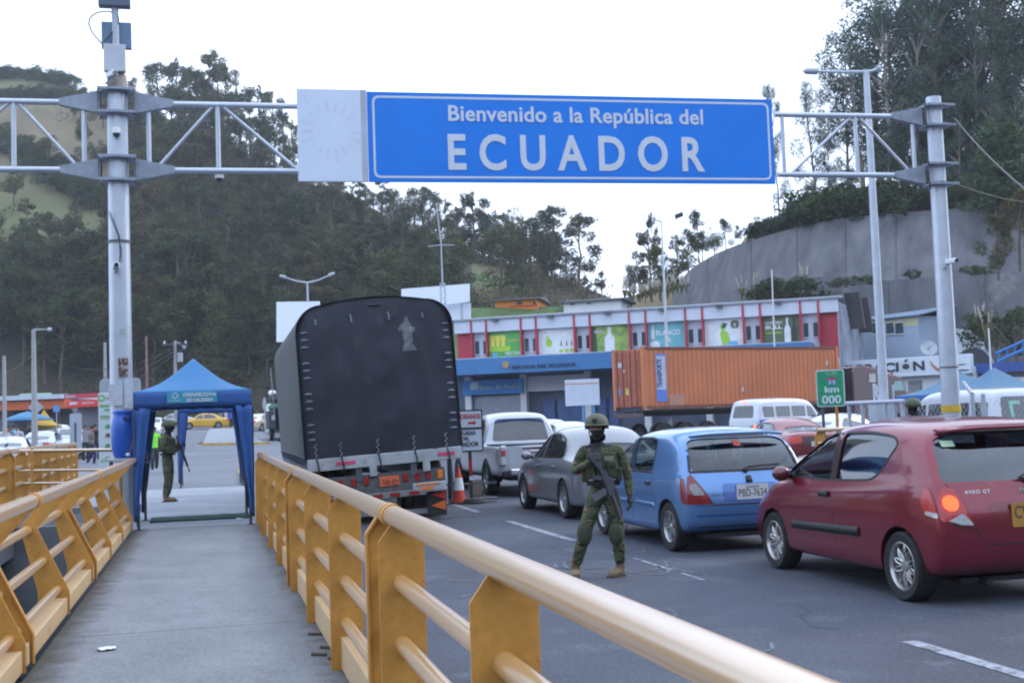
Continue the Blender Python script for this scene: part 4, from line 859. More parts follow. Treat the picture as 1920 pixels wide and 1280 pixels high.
# kilometre sign
p = G(1557, 905, 0); KM = Facade(D(1531, 730, 24.5), D(1584, 730, 24.3))
t = thing('kilometre_sign', 'green kilometre sign reading SUR km 000 on two posts', 'road sign', (KM.o.x, KM.o.y, 0)); zt2, zb2 = KM.loc(1557, 693)[1], KM.loc(1557, 762)[1]
GRS = mat('sign_green', (.01, .30, .14), .5, 0, .12, 6)
b = MB(); KM.poly(b, rpoly([(0, zb2), (KM.l, zb2), (KM.l, zt2), (0, zt2)], .05), 0, .02); b.build('board', SIGNW, t, world=True)
b = MB(); KM.poly(b, rpoly([(.02, zb2+.02), (KM.l-.02, zb2+.02), (KM.l-.02, zt2-.02), (.02, zt2-.02)], .04), .021, .004); b.build('face', GRS, t, world=True)
KM.text('SUR', 'lettering', mat('faded_sign_text', (.3, .5, .42), .5), t, 1549, 704, 1570, 696, .027, .0, .003)
KM.text('km', 'lettering', SIGNW, t, 1547, 736, 1573, 723, .027, .03, .003); KM.text('000', 'lettering', SIGNW, t, 1542, 757, 1577, 740, .027, .02, .003)
b = MB(); q0, qz = KM.loc(1560, 714); KM.poly(b, [(q0-.09, qz+.07), (q0+.09, qz+.07), (q0+.09, qz), (q0+.05, qz-.07), (q0, qz-.1), (q0-.05, qz-.07), (q0-.09, qz)], .026, .003); sh_ = b.build('shield', mat('shield_blue', (.08, .14, .5), .5), t, world=True)
b = MB(); KM.box(b, q0-.085, q0+.085, qz+.02, qz+.065, .029, .031); b.build('shield_band', mat('shield_red', (.5, .06, .06), .5), sh_, world=True)
KM.text('35', 'lettering', SIGNW, t, 1553, 720, 1567, 712, .033, .01, .002)
for px, c_ in ((1541, DARKST), (1567, YEL)): q0 = KM.loc(px, 740)[0]; b = MB(); b.box(KM.P(q0, (zt2-.1)/2, -.03), (.045, .045, zt2-.1)); b.build('post', c_, t, world=True)
# road works style stand and cone behind the lorry
p = G(884, 942, 0); SF2 = Facade((p.x-.6, p.y), (p.x+.6, p.y+.02)); t = thing('direction_board', 'black framed stand with two white customs direction panels right of the lorry', 'direction sign', (p.x, p.y, 0))
a1, z1_ = SF2.loc(904, 770); z0 = SF2.loc(904, 843)[1]; zm0, zm1 = SF2.loc(904, 803.5)[1], SF2.loc(904, 801)[1]; a0 = a1-.82
b = MB(); SF2.box(b, a0-.03, a1, z0-.03, z1_+.03, -.03, 0); b.build('frame', BLACK, t, world=True)
PWB = mat('panel_white', (.56, .62, .72), .5, 0, .05)
b = MB(); SF2.box(b, a0, a1-.03, zm1+.01, z1_, 0, .01); b.build('panel', PWB, t, world=True)
b = MB(); SF2.box(b, a0, a1-.03, z0, zm0-.01, 0, .01); b.build('panel', PWB, t, world=True)
RT = mat('red_text', (.5, .02, .03), .6); al = lambda px, py: SF2.loc(px, py)
def tx(s, m, px1, py0, py1, w_): q0, z_ = al(px1, py0); z2 = al(px1, py1)[1]; text(s, 'lettering', m, t, SF2.P(q0-w_, z_, .014), SF2.u, (0, 0, 1), w_, z2-z_, .03, world=True)
tx('ECUATORIANOS', RT, 900, 784, 775, .70); tx('ADUANA', DB, 892, 815, 806, .42); tx('DEL', DB, 880, 825, 818, .17); tx('ECUADOR', DB, 898, 836, 827, .52)
q0, qz = al(893, 792); b = MB(); SF2.poly(b, [(q0, qz), (q0-.06, qz+.05), (q0-.06, qz+.022), (q0-.17, qz+.022), (q0-.17, qz-.022), (q0-.06, qz-.022), (q0-.06, qz-.05)], .012, .004); b.build('arrow', RT, t, world=True)
for a in (a1-.28, a0+.1):
    b = MB(); SF2.box(b, a-.03, a+.03, .05, z0, -.03, .01); b.build('leg', BLACK, t, world=True)
b = MB(); SF2.box(b, a1-.31, a1-.25, .55, .85, .012, .016); b.build('reflector', REDL, t, world=True)
b = MB(); SF2.box(b, a1-.31, a1-.25, .45, .53, .012, .016); b.build('reflector', PWB, t, world=True)
b = MB(); SF2.box(b, a0-.3, a1+.25, .36, .40, -.02, .01); SF2.box(b, a0-.3, a1+.25, .05, .09, -.15, .12); b.build('foot', DARKST, t, world=True)
p = G(861, 944, 0); t = thing('traffic_cone', 'orange traffic cone with a white band beside the direction board', 'traffic cone', p); OC = mat('cone_orange', (.55, .05, .03), .55, 0, .15, 6)
H_ = .72
b = MB(); b.lathe([(.14, .03), (.1045, H_*.38), (.073, H_*.72), (.028, H_), (0, H_)], (0, 0, 0), (0, 0, 1), 20); b.build('cone', OC, t, True)
b = MB(); b.lathe([(.1085, H_*.38), (.077, H_*.72)], (0, 0, 0), (0, 0, 1), 20); b.build('white_band', WHITE, t, True)
b = MB(); b.box((0, 0, .015), (.38, .38, .03)); b.build('base', RUBBER, t, bevel=.01)
t = thing('rubber_weight', 'dark rubber base weight behind the traffic cone', 'base weight', G(884, 942, 0)+Vector((0, -.25, 0))); b = MB(); b.lathe([(0, .1), (.17, .1), (.24, .03), (.24, 0)], (0, 0, 0), (0, 0, 1), 20); b.build('disc', RUBBER, t, True)
p = G(893, 932, 0); t = thing('stump', 'tilted cut log disc standing behind the traffic cone', 'log'); t.location = p; b = MB(); b.cyl((0, 0, .2), (.1, .25, .2), .17, n=20); b.build('log', mat('bark', (.1, .08, .07), .9, 0, .3, 12), t, True); b = MB(); b.cyl((-.003, -.008, .2), (0, 0, .2), .165, n=20); b.build('cut_face', mat('cut_wood', (.32, .27, .22), .8, 0, .3, 10), t, True)
p = G(847, 938, 0)
b = MB(); b.box((0, 0, .55), (.08, .05, 1.1), ry=-.06); b.box((0, 0, .02), (.5, .1, .04)); o = b.build('barrier_post', DARKST, None); o.location = p; tag(o, 'dark leaning barrier post between the lorry and the traffic cone', 'post')
# ---------------- street lamps and poles ----------------
def lamp(name, lab, px, d, pyt, heads, r=(.11, .055), m=GREYP, lean=0, cat='street lamp', base=None):
    p = onto(px, d); zt2 = D(px, pyt, d).z-p.z; t = thing(name, lab, cat, p)
    b = MB(); b.tube([(0, 0, 0), (lean*.5, 0, zt2*.5), (lean, 0, zt2)], [r[0], (r[0]+r[1])/2, r[1]], 14); b.build('pole', m, t, True)
    for hx, hy, hz, sgn in heads:
        b = MB(); b.tube([(lean, 0, zt2), (lean+hx*.4, hy*.4, zt2+hz*.25), (lean+hx*.75, hy*.75, zt2+hz*.7)], [.05, .04, .035], 8); b.build('arm', m, t, True)
        b = MB(); e = Vector((lean+hx*.75, hy*.75, zt2+hz*.7)); f_ = Vector((lean+hx, hy, zt2+hz)); dd = (f_-e)
        b.tube([e, e+dd*.15, e+dd*.8, f_], [.04, .09, .085, .02], 8); o = b.build('lamp_head', SGB, t, True)
    return t
rt = Vector((cos(YAW), -sin(YAW), 0))
t = lamp('street_lamp', 'tall pale street lamp with a long curved arm behind the right truss', 1658, 31, 134, [(-1.62, .3, .05, 1), (.42, 0, .12, 1)], (.13, .075), m=mat('lamp_pale', (.50, .56, .64), .45, .2), lean=0)
b = MB(); b.tube([(-.3, .05, -.05), (0, 0, 0), (.25, 0, .08)], .04, 8)
t = lamp('street_lamp', 'double armed street lamp rising behind the lorry roof', 583, 62, 530, [(-1.4, 0, .38, 1), (1.4, 0, .5, 1)], (.1, .05))
lamp('street_lamp', 'tall thin street lamp in front of the turquoise poster', 1256, 58, 415, [(-.7, 0, .3, 1)], (.11, .035), m=MC['lamp_pale'])
p = D(1273, 404, 58); t = thing('flood_panel', 'small dark tilted floodlight panel bracketed beside the thin lamp top', 'floodlight', p); b = MB(); b.box((0, 0, 0), (.42, .06, .22), ry=-.35, rx=.4); b.build('panel', DARKST, t); b = MB(); b.cyl((0, .02, 0), D(1257, 425, 58)-p, .02); b.build('bracket', MC['lamp_pale'], t)
lamp('street_lamp', 'concrete street lamp with one short arm left of the shops', 65, 55, 618, [(.78, 0, .0, 1)], (.15, .09), m=mat('pole_concrete', (.33, .34, .35), .8, 0, .1, 3))
CP = MC['pole_concrete']
lamp('utility_pole', 'thin concrete pole at the left edge of the view', 9, 50, 667, [], (.09, .07), CP, cat='utility pole')
lamp('utility_pole', 'concrete pole just left of the left gantry pole', 199, 60, 642, [], (.1, .07), CP, cat='utility pole')
lamp('utility_pole', 'reddish thin pole rising left of the tent peak', 277, 55, 630, [], (.07, .05), mat('rusty_pole', (.25, .16, .15), .8, 0, .4, 2), cat='utility pole')
lamp('utility_pole', 'thin white pole crossing the olive bottle poster', 1456, 66, 505, [], (.05, .03), WHITE, lean=.12, cat='pole')
lamp('flag_pole', 'white pole at the right in front of the blue truss', 1862, 50, 615, [], (.05, .03), WHITE, cat='pole')
t = lamp('utility_pole', 'utility pole with transformer and lamp above the tent roof', 331, 60, 640, [(.5, 0, -.35, 1)], (.1, .07), CP, cat='utility pole')
zt2 = D(331, 640, 60).z-t.location.z
b = MB(); b.cyl((.22, 0, zt2-1.0), (.22, 0, zt2-.55), .14, n=12); b.build('transformer', SGB, t, True); b = MB(); b.box((0, 0, zt2-.15), (1.3, .08, .08)); b.build('crossarm', DARKST, t)
for s_ in (-.5, 0, .5): b = MB(); b.lathe([(.03, 0), (.05, .03), (.03, .06), (.05, .09), (.02, .14)], (s_, 0, zt2-.11), (0, 0, 1), 8); b.build('insulator', WHITE, t)
# radio mast with cross arm
p = onto(838, 82); t = thing('radio_mast', 'tall lattice radio mast with cross arms behind the white hoardings', 'radio mast', p); zm = D(830, 382, 82).z-p.z; ka = D(838, 530, 82).z-p.z
b = MB(); b.cyl((-.15, 0, 0), (-.15, 0, ka), .05); b.cyl((.15, 0, 0), (.15, 0, ka), .05)
for k in range(24): b.cyl((-.15, 0, ka*k/24), (.15, 0, ka*(k+1)/24), .02, n=5)
b.build('lattice', GREYP, t); b = MB(); b.tube([(0, 0, ka-.3), (-.02, 0, (ka+zm)/2), (-.25, 0, zm)], [.06, .045, .03], 8); b.build('mast', GREYP, t)
b = MB(); zc = D(835, 459, 82).z-p.z; b.tube([(-.9, 0, zc-.1), (0, 0, zc), (.9, 0, zc)], .03, 6); b.build('crossarm', GREYP, t)
# overhead wires
random.seed(11)
def wire(a, c, sag, lab, r=.012):
    b = MB(); b.tube([a.lerp(c, k/14)-Vector((0, 0, sag*4*(k/14)*(1-k/14))) for k in range(15)], r, 4, False); tag(b.build('overhead_wire', mat('wire_dark', (.06, .06, .065), .6), None), lab, 'wire')
wire(D(9, 700, 50), D(65, 660, 55), .1, 'wire between the left edge pole and the concrete street lamp')
for k in range(3): wire(D(65, 665+k*8, 55), D(331, 648+k*6, 60), .9+.2*k, ('upper', 'middle', 'lower')[k]+' sagging wire from the concrete street lamp to the transformer pole', .018)
for k in range(3): wire(D(331, 648+k*5, 60), D(560, 640+k*14, 64), .5+.2*k, ('upper', 'middle', 'lower')[k]+' wire from the transformer pole to behind the lorry', .018)
wire(gp(1790, 222), D(1990, 410, 12), .1, 'guy wire running down right from the top of the right gantry pole'); wire(gp(1785, 342), D(1990, 380, 30), .15, 'wire running right from the lower chord clamp of the right pole')
# chain-link fence across the road and its posts
CFo = Facade(D(1588, 780, 30), D(1990, 780, 23)); t = thing('chain_link_fence', 'grey chain link fence with tubular posts behind the red hatchback roof', 'fence', (CFo.o.x, CFo.o.y, 0))
zr = CFo.loc(1640, 754)[1]; CL = CFo.l
b = MB(); b.cyl(CFo.P(0, zr), CFo.P(CL*.33, zr), .05, n=8); b.build('top_rail', GREYP, t, True, world=True)
for px in (1592, 1617, 1660, 1677, 1692): a = CFo.loc(px, 760)[0]; b = MB(); b.box(CFo.P(a, zr/2), (.07, .07, zr)); b.build('post', GREYP, t, world=True)
for px in (1824, 1844): a = CFo.loc(px, 760)[0]; b = MB(); b.cyl(CFo.P(a, 0), CFo.P(a, CFo.loc(px, 738)[1]), .045, n=8); b.build('post', GREYP, t, True, world=True)
b = MB(); a = CFo.loc(1824, 760)[0]; b.cyl(CFo.P(a, CFo.loc(1824, 738)[1]), CFo.P(CFo.loc(1808, 760)[0], CFo.loc(1808, 716)[1]), .04, n=8); b.build('post_arm', GREYP, t, True, world=True)
b = MB(); hw = zr; n_ = int(CL/.16)
for k in range(-int(hw/.16), n_):
    for s_ in (1, -1):
        a0 = k*.16 if s_ > 0 else k*.16+hw; a1 = a0+s_*hw; z0, z1_ = 0.0, hw
        if min(a0, a1) < -hw*0 or max(a0, a1) > CL: continue
        d_ = .006; b.add([CFo.P(a0-d_, z0), CFo.P(a0+d_, z0), CFo.P(a1+d_, z1_), CFo.P(a1-d_, z1_)], [(0, 1, 2, 3)])
o = b.build('wire_mesh', GREYP, t, world=True)
# yellow bollard foot
b = MB(); b.box((0, 0, .65), (.3, .3, 1.3)); o = b.build('bollard', PAINTY, None, bevel=.03); o.location = onto(1692, 26); o.location.z = 0; tag(o, 'yellow painted bollard top beside the fence post left of the helmet', 'bollard')
# tall lamp base housing
b = MB(); b.box((0, 0, .9), (.5, .4, 1.8)); o = b.build('cabinet', mat('cabinet_grey', (.4, .46, .53), .5), None, bevel=.02); o.location = onto(1652, 30.6); tag(o, 'grey metal cabinet at the foot of the tall pale lamp', 'cabinet')
# blue market tents at the right
def simple_tent(px, d, w_, h, lab, rz=0):
    p = onto(px, d); t = thing('blue_tent', lab, 'tent', p, rz); hh = w_/2; b = MB()
    c = [(-hh, -hh), (hh, -hh), (hh, hh), (-hh, hh)]
    for i in range(4):
        a, e = Vector((*c[i], h)), Vector((*c[(i+1) % 4], h)); b.grid(lambda u, v, a=a, e=e: a.lerp(e, u).lerp(Vector((0, 0, h+.9)), v)-Vector((0, 0, .18*sin(pi*v))), 6, 6)
    b.build('canopy', mat('faded_tent_blue', (.045, .15, .27), .6, 0, .1, 1), t, True)
    b = MB()
    for i in range(4):
        a, e = Vector((*c[i], h)), Vector((*c[(i+1) % 4], h)); b.grid(lambda u, v, a=a, e=e: a.lerp(e, u)-Vector((0, 0, .25*v)), 4, 1)
    b.build('valance', mat('tent_blue_deep', (.02, .12, .38), .6), t, solid=.01)
    for x, y in c: b = MB(); b.cyl((x, y, 0), (x, y, h), .035, n=8); b.build('leg', mat('tent_leg_blue', (.03, .1, .3), .5), t)
    b = MB(); b.grid(lambda u, v: Vector((-hh*.1+hh*1.05*u, -hh+.05+.03*sin(u*20), .1+(h-.6)*v)), 12, 2); b.build('side_cloth', mat('cloth_blue', (.03, .12, .42), .7), t, solid=.01)
    return t
simple_tent(1800, 47, 3.4, 2.0, 'faded blue market tent left of the white minivan'); simple_tent(1868, 44, 3.3, 2.0, 'faded blue market tent behind the white minivan')
# shops at the far left
def shop(x0, x1, yt, yb, d, m, name, lab, sign=None, extra=None):
    f = Facade(D(x0, 760, d), D(x1, 760, d-1)); g = gz(f.o.y); t = thing(name, lab, 'shop', (f.o.x, f.o.y, 0)); zt3 = f.loc((x0+x1)/2, yt)[1]; zb3 = f.loc((x0+x1)/2, yb)[1]
    b = MB(); f.box(b, 0, f.l, g-.3, zb3+.1, -5, -1); b.build('wall', mat('shop_grey', (.16, .17, .2), .8, 0, .2, 1), t, world=True)
    b = MB(); f.box(b, 0, f.l, zb3, zt3, -1, 0); b.build('fascia', m, t, world=True, bevel=.03); return t, f
OR2 = mat('orange_fascia', (.58, .13, .04), .6, 0, .15, 1); RDS = mat('shop_red', (.60, .035, .03), .5, 0, .1, 1)
t, f = shop(-120, 122, 753, 770, 82, OR2, 'shop_row', 'long low shop with orange fascia and pale roof edge')
b = MB(); z_ = f.loc(0, 752)[1]; f.box(b, f.loc(-60, 752)[0], f.l, z_+.02, z_+.32, -6, .3); b.build('roof', mat('pale_roof', (.5, .56, .64), .6), t, world=True)
for k, px in enumerate((12, 40, 72, 100)):
    b = MB(); a = f.loc(px, 780)[0]; f.box(b, a, a+.9, gz(80), f.loc(px, 771)[1], -1.02, -.95); b.build('doorway', mat('dark_door', (.03, .03, .04), .6), t, world=True)
t, f = shop(124, 186, 750, 763, 79, RDS, 'shop', 'shop with bright red double sign near the left gantry pole')
b = MB(); a0, z0 = f.loc(118, 748); a1, z1_ = f.loc(180, 736); f.box(b, a0, a1, z0, z1_, -.3, -.1); ub = b.build('upper_sign', mat('crimson_sign', (.45, .03, .07), .5), t, world=True)
f.text('almacen', 'lettering', SIGNW, t, 121, 746, 139, 739, -.09, .0, .02); f.text('centro', 'lettering', SIGNW, t, 130, 759, 145, 752, .0, .03, .02); f.text('servicio', 'lettering', SIGNW, t, 154, 757, 177, 752, .0, .0, .02)
GSN = mat('pale_green_sign', (.36, .52, .36), .6, 0, .1, 1)
t, f = signback(37, 97, 738, 752, 84, 1, 'pale green shop sign on the roof of the orange shop row', GSN, .1, 'shop sign')
t, f = signback(-20, 28, 744, 758, 85, 1, 'dull teal roof sign at the far left edge', mat('teal_sign', (.06, .15, .2), .6), .1, 'shop sign')
# market umbrella and goods
p = onto(52, 66); t = thing('market_umbrella', 'wide blue market umbrella over a stall at the far left', 'umbrella', p); zt2 = D(55, 771, 66).z-p.z
b = MB(); b.lathe([(1.35, zt2-.48), (.9, zt2-.28), (.4, zt2-.1), (0, zt2)], (0, 0, 0), (0, 0, 1), 10); b.build('canopy', mat('umbrella_blue', (.03, .18, .36), .6), t, True, solid=.02); b = MB(); b.cyl((0, 0, 0), (0, 0, zt2), .03); b.build('pole', GREYP, t)
p = onto(45, 64); t = thing('market_stall', 'market stall table with heaped colourful goods under the blue umbrella', 'stall', p); random.seed(4)
b = MB(); b.box((0, 0, .8), (2.6, 1, .06)); b.build('table', mat('stall_wood', (.2, .13, .08), .8), t)
for k in range(4): b = MB(); b.box(((k % 2-.5)*2.4, (k//2-.5)*.8, .38), (.06, .06, .78)); b.build('leg', mat('stall_wood', 0), t)
for k, c_ in enumerate(((.55, .08, .03), (.1, .4, .5), (.5, .1, .2), (.6, .4, .05), (.35, .3, .55), (.5, .45, .4))):
    b = MB(); b.ball((-1.1+.44*k, random.uniform(-.2, .2), .95), (.22, .25, .16+.1*random.random()), 8, 6); b.build('goods', mat('goods_%s' % 'abcdef'[k], c_, .8, 0, .4, 6), t, True)
t = simple_tent(83, 68, 1.6, 1.5, 'small yellow stall canopy beside the blue umbrella'); t.name = 'stall_canopy'; t['category'] = 'stall canopy'
for ch in kids(t):
    if not ch.name.startswith('leg'): ch.data = ch.data.copy(); ch.data.materials[0] = mat('stall_yellow', (.5, .32, .05), .7)
# information board by the customs hall
IF = Facade(D(1061, 760, 52), D(1125, 760, 51.5)); t = thing('information_board', 'white information board with an orange line on a blue post, left of the container', 'information board', (IF.o.x, IF.o.y, 0))
zt2, zb2 = IF.loc(1090, 711)[1], IF.loc(1090, 760)[1]; b = MB(); IF.box(b, 0, IF.l, zb2, zt2, 0, .05); bo = b.build('board', PWB, t, world=True, bevel=.01)
b = MB(); IF.box(b, .02, IF.l-.02, zt2-.2, zt2-.16, .051, .055); b.build('stripe', mat('stripe_orange', (.55, .2, .1), .6), bo, world=True)
GTX = mat('grey_text', 0)
for k in range(6): IF.text('informacion y requisitos de ingreso'[:35-3*(k % 3)], 'lettering', GTX, bo, 1064, 725.5+5*k, 1120-6*(k % 3), 723+5*k, .052, 0, .004)
b = MB(); b.cyl(IF.P(IF.l*.5, 0, -.05), IF.P(IF.l*.5, zb2+.3, -.05), .06, n=8); b.cyl(IF.P(IF.l*.8, 0, -.05), IF.P(IF.l*.8, zb2+.3, -.05), .06, n=8); b.build('post', mat('post_blue', (.1, .25, .5), .5), t, world=True)
# ---------------- vehicles ----------------
def lerp_tab(tab, y):
    if y <= tab[0][0]: return tab[0][1:]
    for a, c in zip(tab, tab[1:]):
        if y <= c[0]:
            t = (y-a[0])/(c[0]-a[0]); return tuple(p+(q-p)*t for p, q in zip(a[1:], c[1:]))
    return tab[-1][1:]
def prof(tab, z):
    return lerp_tab(tab, z)[0]
def car_surface(sp):
    """closed body: stations along y (0 = tail), ring of 22 vertices each, capped by grids; tail and nose follow side profiles"""
    st = sp['st']; rp_, fp = sp['rear'], sp['front']; Ln = sp['L']; rings = []; K = 11
    for (y, zb, zbelt, zt, wb, wm, wbe, wr) in st:
        g = max(0, min(1, (zt-zbelt)/.35)); zmid = zb+(zbelt-zb)*.55
        h = [(0, zb), (wb*.5, zb), (wb, zb), (wb+(wm-wb)*.8, zb+.07), (wm, zmid), (wm-.005, zbelt-.10), (wbe, zbelt)]
        zt8 = zt-.07*g-.012; a = wbe-.015*g
        h += [(wbe-.012-(wbe-wr)*.06, zbelt+(zt8-zbelt)*.12), (wbe+(wr-wbe)*.5-.0, zbelt+(zt8-zbelt)*.55), (wr, zt8), (wr-.10, zt-.008), ((wr-.10)*.5, zt+.012*(1+g)), (0, zt+.016*(1+g))]
        ring = []
        wr_ = max(0, 1-y/sp.get('rfall', .9)); wf_ = max(0, 1-(Ln-y)/sp.get('ffall', .8))
        for i, (x, z) in enumerate(h):
            yy = y+prof(rp_, z)*wr_**.8+prof(fp, z)*wf_**.8; ring.append(Vector((x, yy, z)))
        rings.append(ring)
    K = len(rings[0]); v = []; f = []
    def full(r): return r+[Vector((-p.x, p.y, p.z)) for p in r[1:-1][::-1]]
    n = 2*K-2
    for r in rings: v += full(r)
    for i in range(len(rings)-1):
        for k in range(n): f.append((i*n+k, i*n+(k+1) % n, (i+1)*n+(k+1) % n, (i+1)*n+k))
    # caps: rows from index 2 (bottom edge) to index K-3 (roof edge) with 5 columns
    for e, sg in ((0, -1), (len(rings)-1, 1)):
        r = rings[e]; rows = []
        for j in range(2, K-2):
            L_i = e*n+j; R_i = e*n+(n-j)
            if j == 2: mid = [e*n+1, e*n+0, e*n+n-1]
            elif j == K-3: mid = [e*n+K-2, e*n+K-1, e*n+K]
            else:
                mid = []; p = r[j]; bl = sp['bulge'][0 if sg < 0 else 1]
                for fr in (.5, 0, -.5): mid.append(len(v)); v.append(Vector((p.x*fr, p.y+sg*bl*(1-fr*fr), p.z+.01*(1-fr*fr))))
            rows.append([L_i]+mid+[R_i])
        for a, c in zip(rows, rows[1:]):
            for k in range(4): f.append((a[k], a[k+1], c[k+1], c[k]))
    me = bpy.data.meshes.new('car'); me.from_pydata([tuple(p) for p in v], [], f); bm = bmesh.new(); bm.from_mesh(me)
    bmesh.ops.recalc_face_normals(bm, faces=bm.faces); bm.to_mesh(me); bm.free()
    o = bpy.data.objects.new('car', me); C.objects.link(o); m = o.modifiers.new('u', 'SUBSURF'); m.levels = 2
    bpy.context.view_layer.update(); dg = bpy.context.evaluated_depsgraph_get(); m2 = bpy.data.meshes.new_from_object(o.evaluated_get(dg))
    bpy.data.objects.remove(o); return m2
def grid_clip(poly, step):
    bm = bmesh.new(); vs = [bm.verts.new((p[0], p[1], 0)) for p in poly]; bm.faces.new(vs)
    xs = [p[0] for p in poly]; ys = [p[1] for p in poly]
    for ax, lo, hi in ((0, min(xs), max(xs)), (1, min(ys), max(ys))):
        k = int((hi-lo)/step)
        for i in range(1, k+1):
            q = lo+(hi-lo)*i/(k+1); co = (q, 0, 0) if ax == 0 else (0, q, 0); no = (1, 0, 0) if ax == 0 else (0, 1, 0)
            bmesh.ops.bisect_plane(bm, geom=bm.verts[:]+bm.edges[:]+bm.faces[:], plane_co=co, plane_no=no)
    bm.verts.index_update(); r = [v.co.xy.copy() for v in bm.verts], [tuple(v.index for v in f.verts) for f in bm.faces]; bm.free(); return r
class Body:
    def __init__(s, sp):
        s.sp = sp; s.me = car_surface(sp); bm = bmesh.new(); bm.from_mesh(s.me); s.bvh = BVHTree.FromBMesh(bm); bm.free()
    def cast(s, ax, a, c):
        L_ = s.sp['L']
        o, d = {'L': ((-3, a, c), (1, 0, 0)), 'R': ((3, a, c), (-1, 0, 0)), 'B': ((a, -3, c), (0, 1, 0)), 'F': ((a, L_+3, c), (0, -1, 0)), 'T': ((a, c, 5), (0, 0, -1))}[ax]
        h = s.bvh.ray_cast(Vector(o), Vector(d))
        if h[0] is None: 
            h = s.bvh.find_nearest(Vector(o)+Vector(d)*3)
        return h[0], h[1]*(1 if h[1].dot(Vector(d)) < 0 else -1)
    def shell(s, ax, poly, off, name, m, parent, step=.08, thick=0, smooth=True):
        P, F_ = grid_clip(poly, step); vs = []
        for p in P:
            h, n = s.cast(ax, p.x, p.y); vs.append(h+n*off)
        b = MB(); b.add(vs, F_); o = b.build(name, m, parent, smooth)
        if thick: k = o.modifiers.new('s', 'SOLIDIFY'); k.thickness = thick; k.offset = 0
        return o
    def line(s, ax, pts, w_, m, parent, name='seam', off=.0015, r=0):
        P = []
        for a, c in zip(pts, pts[1:]):
            k = max(1, int(math.dist(a, c)/.07)); P += [(a[0]+(c[0]-a[0])*i/k, a[1]+(c[1]-a[1])*i/k) for i in range(k)]
        P.append(pts[-1]); b = MB(); vs = []
        for i, p in enumerate(P):
            q = Vector(P[min(i+1, len(P)-1)])-Vector(P[max(i-1, 0)]); nn = Vector((-q.y, q.x)).normalized()*w_/2
            for s_ in (-1, 1):
                h, n = s.cast(ax, p[0]+nn.x*s_, p[1]+nn.y*s_); vs.append(h+n*off)
        b.add(vs, [(2*i, 2*i+1, 2*i+3, 2*i+2) for i in range(len(P)-1)]); return b.build(name, m, parent, True)
    def finish(s, root, paint, side_windows, rear_window, front_window, cut=True, gl=None):
        sp = s.sp; me = s.me.copy(); me.materials.clear(); me.materials.append(paint); o = bpy.data.objects.new('body', me); C.objects.link(o)
        gl = gl or glass('tinted_glass', (.30, .36, .40)); cutters = []
        for (y, z, R, w_) in sp['wheels']:
            for sd_ in (-1, 1): cutters.append(MB().cyl((sd_*(w_-.30), y, z), (sd_*(w_+.3), y, z), R+.045, n=28))
        if cut:
            k = o.modifiers.new('s', 'SOLIDIFY'); k.thickness = -.028; k.offset = -1
            k.thickness = .028
            for poly in side_windows: cutters.append(MB().prism(poly, (-2, 0, 0), (0, 1, 0), (0, 0, 1), (4, 0, 0)))
            if rear_window: cutters.append(MB().prism(rear_window, (0, -.5, 0), (1, 0, 0), (0, 0, 1), (0, 1.4+.0, 0)))
            if front_window: cutters.append(MB().prism(front_window, (0, sp['L']+.2, 0), (1, 0, 0), (0, 0, 1), (0, -(sp['L']*.5+.2), 0)))
        for cb_ in cutters:
            c = cb_.build('cut', paint); k = o.modifiers.new('b', 'BOOLEAN'); k.operation = 'DIFFERENCE'; k.object = c; k.solver = 'EXACT'; c.hide_render = True; cb_.o = c
        bpy.context.view_layer.update(); dg = bpy.context.evaluated_depsgraph_get(); m2 = bpy.data.meshes.new_from_object(o.evaluated_get(dg))
        for c in cutters: bpy.data.objects.remove(c.o)
        bpy.data.objects.remove(o); m2.materials.clear(); m2.materials.append(paint); m2.shade_smooth(); m2.set_sharp_from_angle(angle=radians(32))
        o = bpy.data.objects.new('body', m2); C.objects.link(o); o.parent = root
        goff = -.012 if cut else .004; gm = gl if cut else DGLASS
        def grow(p, d=.02 if cut else 0):
            cx = sum(a for a, b_ in p)/len(p); cy = sum(b_ for a, b_ in p)/len(p)
            return [(cx+(a-cx)*(1+d/max(.1, abs(a-cx)+.1)), cy+(b_-cy)*(1+d/max(.1, abs(b_-cy)+.1))) for a, b_ in p]
        for p in side_windows:
            for ax in 'LR':
                w0 = s.shell(ax, grow(p), goff, 'window', gm, root)
                if cut: s.line(ax, list(p)+[p[0]], .02, BLACK, w0, 'seal', .003)
        if rear_window: s.shell('B', grow(rear_window), goff, 'rear_window', gm, root)
        if front_window: s.shell('F', grow(front_window), goff, 'windscreen', gm, root)
        return o
